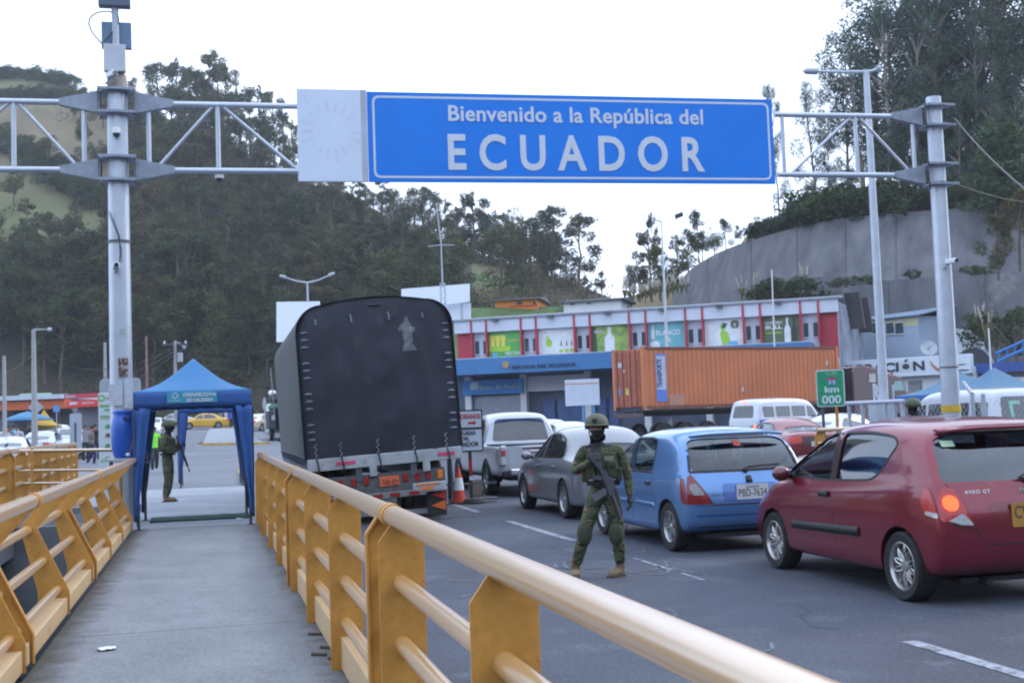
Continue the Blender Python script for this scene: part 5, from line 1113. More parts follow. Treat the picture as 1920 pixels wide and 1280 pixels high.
def wheel(root, x, y, z, R, W_, style, side, rimR=None, rm=None, tyre=RUBBER):
    w_ = bpy.data.objects.new('wheel', None); C.objects.link(w_); w_.parent = root; w_.location = (x, y, z); rimR = rimR or R*.66; s_ = side
    a = W_/2; rc = mat('rim_silver', (.42, .44, .47), .35, .7, .15, 5) if rm is None else rm
    b = MB(); b.lathe([(rimR, -a*.9), (R*.93, -a), (R*.985, -a*.8), (R, -a*.5), (R, a*.5), (R*.985, a*.8), (R*.93, a), (rimR+.012, a*.92), (rimR, a*.8), (rimR, -a*.9)], (0, 0, 0), (1, 0, 0), 36); b.build('tyre', tyre, w_, True)
    b = MB(); f = s_*a
    b.lathe([(rimR+.004, f*.86), (rimR-.012, f*.9), (rimR-.022, f*.7), (rimR-.03, f*.1), (rimR-.03, -f*.8)], (0, 0, 0), (1, 0, 0), 36)
    if style == 'mesh':
        for k in range(10):
            an = 2*pi*k/10
            for d_ in (-.30, .30):
                p0 = Vector((f*.45, cos(an)*rimR*.2, sin(an)*rimR*.2)); p1 = Vector((f*.62, cos(an+d_*.5)*rimR*.58, sin(an+d_*.5)*rimR*.58)); p2 = Vector((f*.55, cos(an+d_*1.05)*(rimR-.03), sin(an+d_*1.05)*(rimR-.03)))
                b.tube([p0, p1, p2], .008, 5)
        b.lathe([(0, f*.75), (rimR*.2, f*.7), (rimR*.24, f*.4)], (0, 0, 0), (1, 0, 0), 16)
    elif style in ('five', 'ten'):
        k_ = 5 if style == 'five' else 10
        for k in range(k_):
            an = 2*pi*k/k_; u = Vector((0, cos(an), sin(an))); v = Vector((0, -sin(an), cos(an))); w0 = rimR*(.17 if k_ == 5 else .07); w1 = rimR*(.13 if k_ == 5 else .09)
            if k_ == 5:
                for dd in (-.5, .5): b.prism([(rimR*.15, -w0*.35+w0*dd), (rimR-.02, -w1*.4+w1*1.5*dd), (rimR-.02, w1*.4+w1*1.5*dd), (rimR*.15, w0*.35+w0*dd)], (f*.5, 0, 0), u, v, (f*.16, 0, 0))
            else: b.prism([(rimR*.15, -w0), (rimR-.02, -w1), (rimR-.02, w1), (rimR*.15, w0)], (f*.5, 0, 0), u, v, (f*.16, 0, 0))
        b.lathe([(0, f*.8), (rimR*.16, f*.76), (rimR*.24, f*.5)], (0, 0, 0), (1, 0, 0), 16)
    else:
        b.lathe([(0, f*.8), (rimR*.3, f*.78), (rimR*.5, f*.55), (rimR*.8, f*.66), (rimR-.02, f*.8)], (0, 0, 0), (1, 0, 0), 24)
    b.build('rim', rc, w_, True)
    b = MB(); b.lathe([(0, f*.12), (rimR-.035, f*.12)], (0, 0, 0), (1, 0, 0), 24); b.build('hub', mat('brake_dark', (.05, .05, .055), .6, .5), w_)
    b = MB(); b.grid(lambda u, v: Vector((s_*(-.16+.24*v), (R+.05)*cos(pi*(1.12*u-.06)), (R+.05)*sin(pi*(1.12*u-.06)))), 16, 1); b.prism([((R+.05)*cos(pi*k/12), (R+.05)*sin(pi*k/12)) for k in range(13)], (-s_*.16, 0, 0), (0, 1, 0), (0, 0, 1), (-s_*.01, 0, 0))
    q = b.build('wheel_arch_liner', BLACK, root, True); q.location = (x, y, z); return w_
def wheels(root, sp, style, **k):
    for (y, z, R, w_) in sp['wheels']:
        for s_ in (-1, 1): wheel(root, s_*(w_-.105), y, z, R, k.get('W', .19), style, s_, k.get('rimR'), k.get('rm'))
def paint(name, col, met=.35, rough=.32, var=.08): return mat(name, col, rough, met, var, 1.5, 0, coat=.9, spec=.6, dirt=(tuple(c*.7+.05 for c in col), 2.2, .62))
def seats(root, sp, ys, z0=.35, wheel_y=None, col=(.10, .11, .125)):
    sm_ = mat('seat_fabric', col, .8, 0, .2, 8)
    b = MB(); b.bb(-.62, .62, sp['cab'][0], sp['cab'][1], z0-.05, z0); b.build('cabin_floor', BLACK, root)
    for y in ys:
        for x in (-.36, .36):
            b = MB(); b.box((x, y+.05, z0+.15), (.46, .46, .22)); b.box((x, y-.22, z0+.42), (.44, .14, .6), rx=.15); b.box((x, y-.29, z0+.80), (.24, .09, .17), rx=.1); b.build('seat', sm_, root, True, bevel=.04)
    if wheel_y:
        b = MB(); b.bb(-.64, .64, wheel_y+.12, wheel_y+.55, z0+.25, z0+.58); b.build('dashboard', mat('dashboard', (.07, .08, .09), .7), root, bevel=.04)
        b = MB(); cx, cz = -.36, z0+.52
        pts = [Vector((cx+.18*cos(a), wheel_y-.07*sin(a), cz+.16*sin(a))) for a in [2*pi*k/16 for k in range(17)]]
        b.tube(pts, .016, 6); b.tube([(cx, wheel_y, cz), (cx, wheel_y+.2, cz-.08)], .03, 6); b.tube([(cx-.17, wheel_y, cz), (cx+.17, wheel_y, cz)], .014, 5); b.build('steering_wheel', BLACK, root)
def plate(root, body, cx, z, txt, w_=.40, h=.15, m=None, sub=None, y=None, sm=None):
    h_, n = body.cast('B', cx, z); y = h_.y-.012 if y is None else y
    b = MB(); b.prism(rpoly([(-w_/2, -h/2), (w_/2, -h/2), (w_/2, h/2), (-w_/2, h/2)], .015), (cx, y, z), (1, 0, 0), (0, 0, 1), (0, .01, 0)); o = b.build('number_plate', m or mat('plate_white', (.55, .56, .58), .5, 0, .06, 20), root)
    pm = mat('plate_text', (.04, .04, .05), .6)
    if txt: text(txt, 'lettering', pm, o, (cx-w_*.44, y-.001, z-h*(.32 if sub != 'under' else .14)), (1, 0, 0), (0, 0, 1), w_*.88, h*.52, .0, 1.05, .002)
    if sub == 'under': text('BOGOTA D.C.', 'lettering', pm, o, (cx-w_*.2, y-.001, z-h*.38), (1, 0, 0), (0, 0, 1), w_*.4, h*.12, 0, 1, .002)
    elif txt: text('ECUADOR', 'lettering', pm, o, (cx-w_*.2, y-.001, z+h*.27), (1, 0, 0), (0, 0, 1), w_*.4, h*.13, 0, 1, .002)
    return o
def mirror(root, x, y, z, m, s_):
    t = MB(); t.ball((x+s_*.09, y, z), (.10, .07, .075), 12, 8); o = t.build('mirror', m, root, True)
    b = MB(); b.tube([(x-s_*.03, y+.02, z-.03), (x+s_*.05, y, z-.02)], .03, 6); b.build('arm', BLACK, o); return o
W2 = [1.67/2]
def hatch_spec(L=3.80, w_=.845, H=1.49, belt_r=.99, belt_f=.90, wb=2.48, ro=.61, R=.29, slant=.0, hood=.92, roof_end=.30, zb=.21, cowl=2.98, roof_f=2.02):
    wr = w_-.135
    st = [(0, zb+.12, belt_r, H-.10, w_-.12, w_-.055, w_-.07, wr-.02),
          (.07, zb+.04, belt_r, H-.075, w_-.08, w_-.03, w_-.055, wr),
          (.3, zb, belt_r, H-.03, w_-.06, w_-.008, w_-.035, wr+.01),
          (.62, zb, belt_r-.005, H-.005, w_-.05, w_, w_-.035, wr+.015),
          (1.1, zb-.02, belt_r-.02, H+.0, w_-.05, w_, w_-.04, wr+.02),
          (1.6, zb-.02, belt_r-.045, H-.003, w_-.05, w_, w_-.04, wr+.02),
          (roof_f, zb-.02, belt_r-.06, H-.05, w_-.05, w_, w_-.04, wr+.01),
          (roof_f+.36, zb-.02, (belt_r+belt_f)/2-.01, H-.19, w_-.05, w_, w_-.045, wr+.0),
          (cowl-.18, zb-.02, belt_f+.0, belt_f+.20, w_-.05, w_, w_-.05, wr+.05),
          (cowl, zb-.02, belt_f-.01, belt_f+.055, w_-.05, w_, w_-.055, w_-.16),
          (cowl+.25, zb, belt_f-.03, hood+.03, w_-.05, w_-.005, w_-.07, w_-.19),
          (L-.30, zb, belt_f-.12, hood-.07, w_-.06, w_-.03, w_-.12, w_-.26),
          (L-.07, zb+.03, belt_f-.24, hood-.20, w_-.14, w_-.09, w_-.19, w_-.33),
          (L, zb+.08, belt_f-.28, hood-.26, w_-.22, w_-.17, w_-.27, w_-.40)]
    return dict(st=st, L=L, rear=[(0, .05), (.35, .03), (.5, -.0), (.72, .0), (.80, .05), (belt_r, .10+slant*.3), (1.2, .22+slant*.7), (H-.1, roof_end+.06+slant), (H+.1, roof_end-.04+slant)], front=[(0, -.08), (.3, -.02), (.5, 0), (.7, -.05), (1, -.2)],
                bulge=(.045, .14), wheels=[(ro, R, R, w_), (ro+wb, R, R, w_)], cab=(.4, 2.9))
# --- red three door hatchback ---
RED = paint('cherry_red', (.20, .007, .026), .45, .3)
sp = hatch_spec(); B_ = Body(sp)
rc = thing('red_hatchback', 'dark red three door hatchback with lit brake lamp at the right edge of the view', 'car', (6.43, 8.66, 0), -.02)
w1 = rpoly([(2.92, .965), (2.28, 1.305), (1.93, 1.395), (1.80, 1.40), (1.86, .955)], [.03, .08, .1, .05, .03])
w2 = rpoly([(1.76, .96), (1.68, 1.395), (1.2, 1.405), (.78, 1.365), (.70, 1.30), (.98, 1.04), (1.12, .985)], [.03, .06, .3, .1, .06, .1, .1])
rw = rpoly([(-.73, 1.00), (.73, 1.00), (.66, 1.335), (.55, 1.375), (-.55, 1.375), (-.66, 1.335)], [.06, .06, .06, .1, .1, .06])
ww = rpoly([(-.66, 1.0), (.66, 1.0), (.52, 1.38), (-.52, 1.38)], .08)
B_.finish(rc, RED, [w1, w2], rw, ww, True, glass('red_car_glass', (.16, .19, .23), .07))
for o in kids(rc):
    if o.name.startswith('window'):
        xs = [v.co.y for v in o.data.vertices]
        if max(xs) > 2.5: o.data.materials[0] = glass('clear_side_glass', (.66, .72, .74), .02)
seats(rc, sp, [.95, 1.75], .38, 2.35)
wheels(rc, sp, 'mesh', W=.20, rimR=.205, rm=mat('alloy_rim', (.5, .5, .51), .3, .8, .1, 5))
def tail_aveo(B, root, s_):
    ax = 'B'
    pl = lambda P: [(s_*x, z) for x, z in (P if s_ < 0 else P[::-1])]
    # wraps side and rear: one shell per face
    o = B.shell('B', rpoly(pl([(.745, .955), (.66, .965), (.60, .86), (.53, .66), (.79, .70), (.785, .86)]), .03), .006, 'tail_lamp', REDL, root, .05)
    B.shell('L' if s_ < 0 else 'R', rpoly([(.07, .72), (.22, .74), (.27, .84), (.25, .95), (.17, .95), (.11, .85)], .03), .006, 'lens', REDL, o, .05)
    B.shell('B', rpoly(pl([(.74, .70), (.61, .755), (.53, .66), (.63, .665)]), .02), .011, 'reverse_lens', CLEARL, o, .05)
    B.shell('L' if s_ < 0 else 'R', rpoly([(.07, .72), (.21, .745), (.2, .775), (.07, .76)], .01), .010, 'reverse_lens', CLEARL, o, .05)
    c = [(s_*.695+.062*cos(a), .835+.062*sin(a)) for a in [2*pi*k/20 for k in range(20)]]
    B.shell('B', c, .014, 'brake_light', mat('lit_brake_lamp', (1, .07, .012), .3, 0, .5, 60, emis=1.25, col2=(1, .22, .03)), o, .03)
for s_ in (-1, 1): tail_aveo(B_, rc, s_)
for s_, ax in ((-1, 'L'), (1, 'R')):
    B_.shell(ax, rpoly([(2.62, .46), (1.28, .485), (1.28, .565), (2.62, .535)], .02), .010, 'side_moulding', BLACK, rc, .15, .018)
    B_.shell(ax, rpoly([(1.84, .80), (2.02, .80), (2.02, .855), (1.84, .855)], .025), .016, 'door_handle', BLACK, rc, .05, .02)
    B_.line(ax, [(1.79, .98), (1.80, .90), (1.76, .60), (1.74, .26)], .008, BLACK, rc)
    B_.line(ax, [(2.96, .93), (2.98, .80), (2.90, .45), (2.80, .27)], .008, BLACK, rc)
    B_.line(ax, [(2.95, .97), (2.30, 1.345), (1.93, 1.435), (1.77, 1.44), (1.79, .96)], .012, BLACK, rc)
    mirror(rc, s_*.80, 2.72, .99, paint('mirror_red', (.10, .01, .02), .3), s_)
    B_.shell(ax, [(1.835, .96), (1.775, .965), (1.715, 1.395), (1.775, 1.395)], .003, 'pillar_trim', BLACK, rc, .1)
B_.line('B', [(-.70, .99), (-.60, .86), (-.50, .60), (-.42, .50), (.42, .50), (.50, .60), (.60, .86), (.70, .99)], .010, BLACK, rc)
B_.line('B', [(-.74, .665), (-.52, .62)], .01, BLACK, rc); B_.line('B', [(.74, .665), (.52, .62)], .01, BLACK, rc)
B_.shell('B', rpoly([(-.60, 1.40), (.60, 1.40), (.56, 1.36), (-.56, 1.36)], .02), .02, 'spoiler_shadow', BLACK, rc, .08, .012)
b = MB(); b.grid(lambda u, v: Vector(((u-.5)*1.26*(1-.04*v), .30-.13*v+.10*(2*u-1)**4*v, 1.435-.012*v-.03*(2*u-1)**4)), 16, 4); b.build('spoiler', RED, rc, True, solid=.03)
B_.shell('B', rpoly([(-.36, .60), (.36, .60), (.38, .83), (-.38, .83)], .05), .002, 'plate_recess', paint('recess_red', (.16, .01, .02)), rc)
YPL = mat('plate_yellow', (.42, .22, .045), .5, 0, .1, 20)
plate(rc, B_, .0, .725, 'CVF·936', .40, .19, YPL, 'under')
P_ = lambda B: (lambda p: (lambda h: Vector((p.x, h[0].y-.006, p.z)))(B.cast('B', p.x, p.z)))
text('AVEO GT', 'lettering', CHROME, rc, (-.56, 0, .905), (1, 0, 0), (0, 0, 1), .22, .028, .01, 1.1, proj=P_(B_))
h_, n_ = B_.cast('B', 0, .93)
b = MB(); 
for pts in ([(-.09, -.018), (-.03, -.018), (-.04, -.035), (.025, -.035), (.035, -.018), (.09, -.018), (.10, .016), (.035, .016), (.045, .034), (-.02, .034), (-.03, .016), (-.08, .016)],):
    b.prism(pts, (0, h_.y-.004, .915), (1, 0, 0), (0, 0, 1), (0, -.012, 0))
b.build('emblem', mat('dull_gold', (.55, .48, .36), .3, .8, .1), rc, bevel=.003)
b = MB(); h_, n_ = B_.cast('B', .0, 1.0); b.tube([(.02, h_.y-.03, 1.0), (-.08, h_.y-.03, 1.02), (.0, h_.y+.0-.035, 1.05), (.42, h_.y+.02, 1.07)], .012, 6); b.ball((.02, h_.y-.02, 1.0), .035, 8, 6); b.build('rear_wiper', BLACK, rc)
B_.shell('B', [(-.60, 1.28), (-.49, 1.28), (-.49, 1.33), (-.60, 1.33)], .0, 'window_sticker', mat('pale_green_sticker', (.45, .65, .45), .6), rc)
B_.shell('T', rpoly([(-.5, 3.05), (.5, 3.05), (.45, 3.6), (-.45, 3.6)], .05), .0005, 'bonnet', RED, rc)
for s_ in (-1, 1): B_.shell('F', rpoly([(s_*.42, .66), (s_*.62, .64), (s_*.60, .76), (s_*.44, .74)][::s_], .02), .006, 'headlight', CLEARL, rc, .06)
b = MB(); b.tube([(-.35, .1, .19), (-.35, .5, .19)], .03, 10); b.box((0, .5, .2), (1.1, .6, .04)); b.build('underside', BLACK, rc)
# --- light blue five door hatchback ---
BLU = paint('sky_blue_metallic', (.105, .245, .51), .5, .32)
sp = hatch_spec(L=3.77, w_=.82, H=1.43, belt_r=.95, belt_f=.88, ro=.58, wb=2.47, slant=.03, hood=.89, roof_end=.33, cowl=2.92, roof_f=1.98); B_ = Body(sp)
bc = thing('blue_hatchback', 'light blue five door hatchback behind the soldier, white plate PBD-7634', 'car', (6.12, 13.3, 0), .01)
w1 = rpoly([(2.80, .93), (2.25, 1.27), (1.93, 1.335), (1.88, .925)], [.03, .08, .06, .03]); w2 = rpoly([(1.80, .925), (1.82, 1.335), (1.2, 1.34), (1.02, 1.30), (1.12, .94)], [.03, .06, .12, .08, .04])
rw = rpoly([(-.70, .95), (.70, .95), (.62, 1.29), (.52, 1.325), (-.52, 1.325), (-.62, 1.29)], [.1, .1, .06, .1, .1, .06])
B_.finish(bc, BLU, [w1, w2], rw, rpoly([(-.66, .97), (.66, .97), (.52, 1.33), (-.52, 1.33)], .08), True, glass('blue_car_glass', (.50, .56, .58), .05))
B_.line('B', [(-.70, .945), (-.635, 1.28), (-.53, 1.345), (.53, 1.345), (.635, 1.28), (.70, .945), (-.70, .945)], .03, BLACK, bc, 'window_seal', .002)
seats(bc, sp, [.95, 1.75], .34, 2.3, (.2, .2, .19)); wheels(bc, sp, 'five', W=.175, rimR=.19)
for s_ in (-1, 1):
    ax = 'L' if s_ < 0 else 'R'; pl = lambda P: [(s_*x, z) for x, z in (P if s_ < 0 else P[::-1])]
    o = B_.shell('B', rpoly(pl([(.735, .90), (.69, .915), (.61, .80), (.48, .58), (.765, .58), (.765, .75)]), [.03, .03, .1, .02, .02, .02]), .006, 'tail_lamp', mat('smoked_red_lens', (.20, .008, .012), .2, 0, .3, 30, coat=.6), bc, .05)
    B_.shell('B', rpoly(pl([(.74, .80), (.66, .82), (.56, .68), (.70, .68)]), .03), .010, 'clear_lens', mat('smoked_clear', (.20, .20, .23), .25, .2, .3, 30, coat=.5), o, .05)
    B_.shell(ax, rpoly([(.05, .58), (.16, .60), (.19, .78), (.19, .88), (.13, .87), (.08, .75)], .02), .006, 'lens', MC['smoked_red_lens'], o, .05)
    B_.shell(ax, rpoly([(.96, .505), (1.62, .515), (1.62, .56), (.98, .555)], .015), .008, 'side_moulding', BLU, bc, .1, .012)
    B_.shell(ax, rpoly([(2.62, .51), (1.95, .515), (1.95, .56), (2.62, .555)], .015), .008, 'side_moulding', BLU, bc, .1, .012)
    B_.shell(ax, rpoly([(1.12, .765), (1.27, .765), (1.27, .81), (1.12, .81)], .02), .012, 'door_handle', BLACK, bc, .05, .015)
    B_.line(ax, [(1.84, 1.34), (1.84, .90), (1.80, .60), (1.78, .25)], .008, BLACK, bc); B_.line(ax, [(1.06, .93), (1.06, .75), (.98, .62), (.92, .5)], .008, BLACK, bc)
    B_.line(ax, [(1.88, .91), (1.08, .915)], .018, CHROME, bc, 'sill_trim'); mirror(bc, s_*.78, 2.6, .95, BLU, s_)
    B_.shell(ax, [(1.885, .93), (1.80, .93), (1.82, 1.335), (1.925, 1.335)], .003, 'pillar_trim', BLACK, bc, .1)
B_.line('B', [(-.70, .93), (-.60, .78), (-.46, .565), (.46, .565), (.60, .78), (.70, .93)], .010, BLACK, bc)
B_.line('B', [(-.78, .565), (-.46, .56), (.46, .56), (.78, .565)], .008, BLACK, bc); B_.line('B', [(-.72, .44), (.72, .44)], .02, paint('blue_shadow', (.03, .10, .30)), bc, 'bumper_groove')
B_.line('B', [(-.70, .31), (.70, .31)], .015, BLACK, bc, 'bumper_groove')
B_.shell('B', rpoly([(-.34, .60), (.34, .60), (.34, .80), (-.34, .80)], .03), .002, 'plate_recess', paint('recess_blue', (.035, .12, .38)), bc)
plate(bc, B_, .02, .70, 'PBD-7634', .40, .17)
B_.shell('B', rpoly([(-.04, .80), (.04, .80), (.03, .88), (-.03, .88)], .01), .012, 'tailgate_badge', BLACK, bc, .04, .01)
text('clio II', 'lettering', DARKST, bc, (-.50, 0, .665), (1, 0, 0), (0, 0, 1), .17, .028, .01, 1.1, proj=P_(B_))
h_, n_ = B_.cast('B', .0, .95); b = MB(); b.tube([(-.02, h_.y-.03, .95), (.0, h_.y-.035, .985), (.42, h_.y-.01, 1.0)], .012, 6); b.ball((-.02, h_.y-.02, .95), .035, 8, 6); b.build('rear_wiper', BLACK, bc)
B_.shell('B', rpoly([(-.06, 1.23), (.03, 1.23), (.03, 1.30), (-.06, 1.30)], .02), -.002, 'window_sticker', mat('pale_red_sticker', (.6, .1, .07), .6), bc)
b = MB(); b.grid(lambda u, v: Vector(((u-.5)*1.22*(1-.03*v), .31-.10*v+.08*(2*u-1)**4*v, 1.385-.01*v-.03*(2*u-1)**4)), 16, 4); b.build('spoiler', BLU, bc, True, solid=.03)
b = MB(); b.box((0, .6, .2), (1.1, .9, .05)); b.build('underside', BLACK, bc)
# --- sedans ---
def sedan_spec(L=4.5, w_=.87, H=1.45, wb=2.6, ro=1.0, R=.31, belt=.95, deck=1.02, zb=.2):
    wr = w_-.27; cowl = L-1.25
    st = [(0, zb+.1, .86, deck-.04, w_-.16, w_-.10, w_-.17, w_-.26), (.08, zb+.03, .88, deck-.01, w_-.1, w_-.05, w_-.11, w_-.2), (.4, zb, .92, deck, w_-.06, w_-.015, w_-.07, w_-.17), (.62, zb, .93, deck+.02, w_-.05, w_, w_-.055, w_-.17),
          (.80, zb, .94, deck+.10, w_-.05, w_, w_-.05, wr+.04), (1.2, zb, .94, H-.10, w_-.05, w_, w_-.045, wr+.01), (1.55, zb, .94, H-.01, w_-.05, w_, w_-.04, wr+.01), (2.1, zb, .93, H, w_-.05, w_, w_-.04, wr+.02), (2.55, zb, .925, H-.04, w_-.05, w_, w_-.04, wr+.01),
          (2.9, zb, .92, H-.18, w_-.05, w_, w_-.045, wr+.02), (cowl-.12, zb, .91, 1.07, w_-.05, w_, w_-.055, wr+.08), (cowl+.05, zb, .90, .965, w_-.05, w_, w_-.06, w_-.2), (L-.6, zb, .84, .90, w_-.05, w_-.01, w_-.09, w_-.24), (L-.12, zb+.02, .70, .76, w_-.13, w_-.09, w_-.18, w_-.34), (L, zb+.06, .62, .68, w_-.22, w_-.18, w_-.28, w_-.42)]
    return dict(st=st, L=L, rear=[(0, .08), (.4, .0), (.75, .0), (1.0, .10), (1.2, .12)], front=[(0, -.1), (.35, 0), (.6, -.02), (.9, -.2)], bulge=(.09, .16), wheels=[(ro, R, R, w_), (ro+wb, R, R, w_)], cab=(1.0, cowl-.1))
def sedan(name, lab, loc, rz, pm, cut, H=1.45, style='five', lamp_m=None, plate_m=None, ptxt='', small=False, gl=None, group=None, w_=.87, glow=0):
    sp = sedan_spec(H=H, w_=w_); B = Body(sp); t = thing(name, lab, 'car', loc, rz, group)
    w1 = rpoly([(3.12, .955), (2.72, H-.17), (2.38, H-.10), (2.34, .955)], [.03, .08, .06, .03]); w2 = rpoly([(2.27, .955), (2.30, H-.10), (1.72, H-.11), (1.38, H-.19), (1.12, 1.03), (1.14, .975)], [.03, .05, .15, .1, .05, .04])
    rw = rpoly([(-.56, 1.05), (.56, 1.05), (.46, H-.13), (-.46, H-.13)], .09)
    B.finish(t, pm, [w1, w2], rw, rpoly([(-.62, 1.06), (.62, 1.06), (.5, H-.10), (-.5, H-.10)], .08), cut, gl)
    if cut: seats(t, sp, [1.55, 2.35], .34, 2.9)
    wheels(t, sp, style, W=.2, rimR=.21)
    for s_ in (-1, 1):
        ax = 'L' if s_ < 0 else 'R'; pl = lambda P: [(s_*x, z) for x, z in (P if s_ < 0 else P[::-1])]
        o = B.shell('B', rpoly(pl([(w_-.12, .90), (.42, .90), (.44, .74), (w_-.12, .70)]), .03), .006, 'tail_lamp', lamp_m or REDL, t, .07)
        B.shell(ax, rpoly([(.05, .72), (.24, .76), (.26, .86), (.11, .88)], .02), .006, 'lens', REDL, o, .06)
        B.shell('F', rpoly([(s_*.38, .62), (s_*.62, .62), (s_*.64, .74), (s_*.42, .70)][::s_], .02), .006, 'headlight', CLEARL, t, .06)
        if not small:
            B.line(ax, [(2.30, H-.08), (2.30, .9), (2.28, .5), (2.25, .25)], .008, BLACK, t); B.line(ax, [(1.24, .93), (1.30, .7), (1.34, .5)], .008, BLACK, t); B.line(ax, [(3.22, .9), (3.24, .7), (3.2, .28)], .008, BLACK, t)
            for y in (1.42, 2.42): B.shell(ax, rpoly([(y, .80), (y+.18, .80), (y+.18, .84), (y, .84)], .015), .012, 'door_handle', pm, t, .06, .015)
        mirror(t, s_*(w_-.03), 3.0, .98, pm, s_)
    if ptxt is not None: plate(t, B, 0, .70, ptxt, .38, .14, plate_m)
    B.line('B', [(-.45, .94), (-.42, .60), (.42, .60), (.45, .94)], .008, BLACK, t); B.line('B', [(-.7, .45), (.7, .45)], .01, BLACK, t)
    return t, B, sp
GREY = paint('silver_grey', (.20, .22, .255), .3, .38)
gs, B_, sp = sedan('grey_sedan', 'silver grey sedan between the pickup and the blue hatchback', (6.45, 18.32, 0), 0, GREY, True, 1.46, 'ten', gl=glass('grey_car_glass', (.13, .16, .19), .03, .22))
RED2 = paint('faded_red', (.20, .016, .026), .3, .4)
RSP = onto(1528, 33.5)
rs, RB, _ = sedan('red_sedan', 'faded red sedan with dark boot panel ahead of the blue hatchback, to its right', RSP, -.06, RED2, True, 1.40, 'five', lamp_m=mat('orange_red_lens', (.5, .03, .015), .3, 0, .3, 20), gl=glass('red_sedan_glass', (.45, .55, .58), .06), w_=.85)
RB.shell('B', rpoly([(-.42, .70), (.42, .70), (.42, .90), (-.42, .90)], .03), .01, 'boot_panel', mat('dark_boot', (.06, .03, .04), .5), rs)
WHP = paint('white_car_paint', (.55, .60, .68), .1, .35)
ws, _, _ = sedan('white_sedan', 'white sedan seen side on behind the kilometre sign posts', onto(1505, 42), -1.15, WHP, True, 1.45, 'ten', small=True)
YT = paint('taxi_yellow', (.62, .36, .02), .0, .35)
tx1, _, _ = sedan('yellow_taxi', 'yellow taxi crossing at the far end seen through the blue tent', onto(428, 114), 1.57+.12, YT, False, 1.45, 'ten', small=True, lamp_m=REDL, ptxt=None)
tx2 = dup(tx1, onto(1722, 36)+Vector((0, 0, 0)), -1.15, 'yellow taxi behind the banded gantry pole on the right')
ws2 = dup(ws, onto(1095, 44)+Vector((0, 0, 0)), .02, 'pale grey car roof just visible behind the silver sedan')
ws3 = dup(ws, onto(1052, 50), .0, 'small grey car partly hidden behind the pickup, below the information board')
ws4 = dup(ws, onto(1960, 19)+Vector((0, 0, 0)), 1.35, 'wine coloured car roof beyond the red hatchback at the right edge')
WINE = paint('wine_paint', (.20, .03, .07), .3, .35)
for ch in kids(ws4):
    if ch.name.startswith(('body', 'mirror')): ch.data = ch.data.copy(); ch.data.materials[0] = WINE
# parked cars at the left
DKC = paint('dark_car_paint', (.06, .08, .11), .4, .35); SLV = paint('silver_paint', (.42, .47, .54), .4, .35)
def parked(px, d, rz, lab, pm, dx=0):
    o = dup(ws, onto(px, d)+Vector((dx, 0, 0)), rz, lab); o['group'] = 'cars parked at the left beyond the neighbouring bridge'
    for ch in kids(o):
        if ch.name.startswith(('body', 'mirror')): ch.data = ch.data.copy(); ch.data.materials[0] = pm
    return o
parked(10, 48, .05, 'white hatch backed car at the far left edge above the railing', WHP)
parked(62, 57, -.1, 'silver car in the middle of the left car park row', SLV)
parked(78, 66, -.2, 'dark car parked behind the silver one at the left', DKC)
parked(116, 63, 3.4, 'silver car facing the camera left of the grey pylon', SLV)
parked(110, 74, .1, 'white car far back in front of the red shop', WHP)
parked(0, 58, .2, 'dark car half cut by the left edge of the view', DKC)
parked(300, 92, 3.0, 'white car behind the soldier seen under the left of the tent', WHP)
parked(370, 122, 1.6, 'silver car behind the yellow taxi under the tent', SLV)
parked(462, 100, -.6, 'cream car right of the tent leg at the far end', paint('cream_paint', (.55, .5, .38), .1))
# --- silver pickup ---
SP = paint('pickup_silver', (.50, .54, .60), .35, .35)
w_ = .90; H = 1.79; zb = .42
st = [(0, zb+.05, 1.02, 1.07, w_-.08, w_-.06, w_-.06, w_-.08), (.05, zb, 1.03, 1.09, w_-.05, w_-.03, w_-.03, w_-.06), (.4, zb, 1.04, 1.09, w_-.04, w_, w_-.02, w_-.05), (1.42, zb, 1.04, 1.09, w_-.04, w_, w_-.02, w_-.05), (1.50, zb, 1.04, 1.12, w_-.04, w_, w_-.02, w_-.07),
      (1.56, zb, 1.04, H-.12, w_-.04, w_, w_-.03, w_-.2), (1.75, zb, 1.04, H-.02, w_-.04, w_, w_-.03, w_-.2), (2.4, zb, 1.04, H, w_-.04, w_, w_-.03, w_-.19), (2.95, zb, 1.03, H-.04, w_-.04, w_, w_-.03, w_-.2), (3.35, zb, 1.02, H-.22, w_-.04, w_, w_-.04, w_-.19), (3.75, zb, 1.02, 1.16, w_-.04, w_, w_-.05, w_-.14), (4.0, zb, 1.0, 1.10, w_-.04, w_, w_-.06, w_-.16), (4.8, zb, .96, 1.04, w_-.05, w_-.01, w_-.1, w_-.2), (5.2, zb+.03, .84, .92, w_-.14, w_-.1, w_-.18, w_-.3), (5.3, zb+.08, .78, .84, w_-.2, w_-.18, w_-.26, w_-.4)]
sp = dict(st=st, L=5.3, rear=[(0, 0), (1, 0), (1.2, 0)], front=[(0, -.1), (.5, 0), (1, -.15)], bulge=(.02, .12), wheels=[(1.15, .38, .38, w_), (4.23, .38, .38, w_)], cab=(1.7, 3.7)); B_ = Body(sp)
pk = thing('silver_pickup', 'silver double cab pickup with chrome rear bumper beside the lorry', 'pickup truck', (6.83, 25.35, 0), 0)
w1 = rpoly([(3.5, 1.09), (3.1, 1.52), (2.75, 1.66), (2.65, 1.66), (2.65, 1.09)], .05); w2 = rpoly([(2.58, 1.09), (2.58, 1.66), (1.95, 1.65), (1.72, 1.5), (1.72, 1.1)], .06)
B_.finish(pk, SP, [w1, w2], rpoly([(-.66, 1.16), (.66, 1.16), (.56, 1.66), (-.56, 1.66)], .09), rpoly([(-.7, 1.17), (.7, 1.17), (.56, 1.64), (-.56, 1.64)], .08), False)
wheels(pk, sp, 'five', W=.26, rimR=.23)
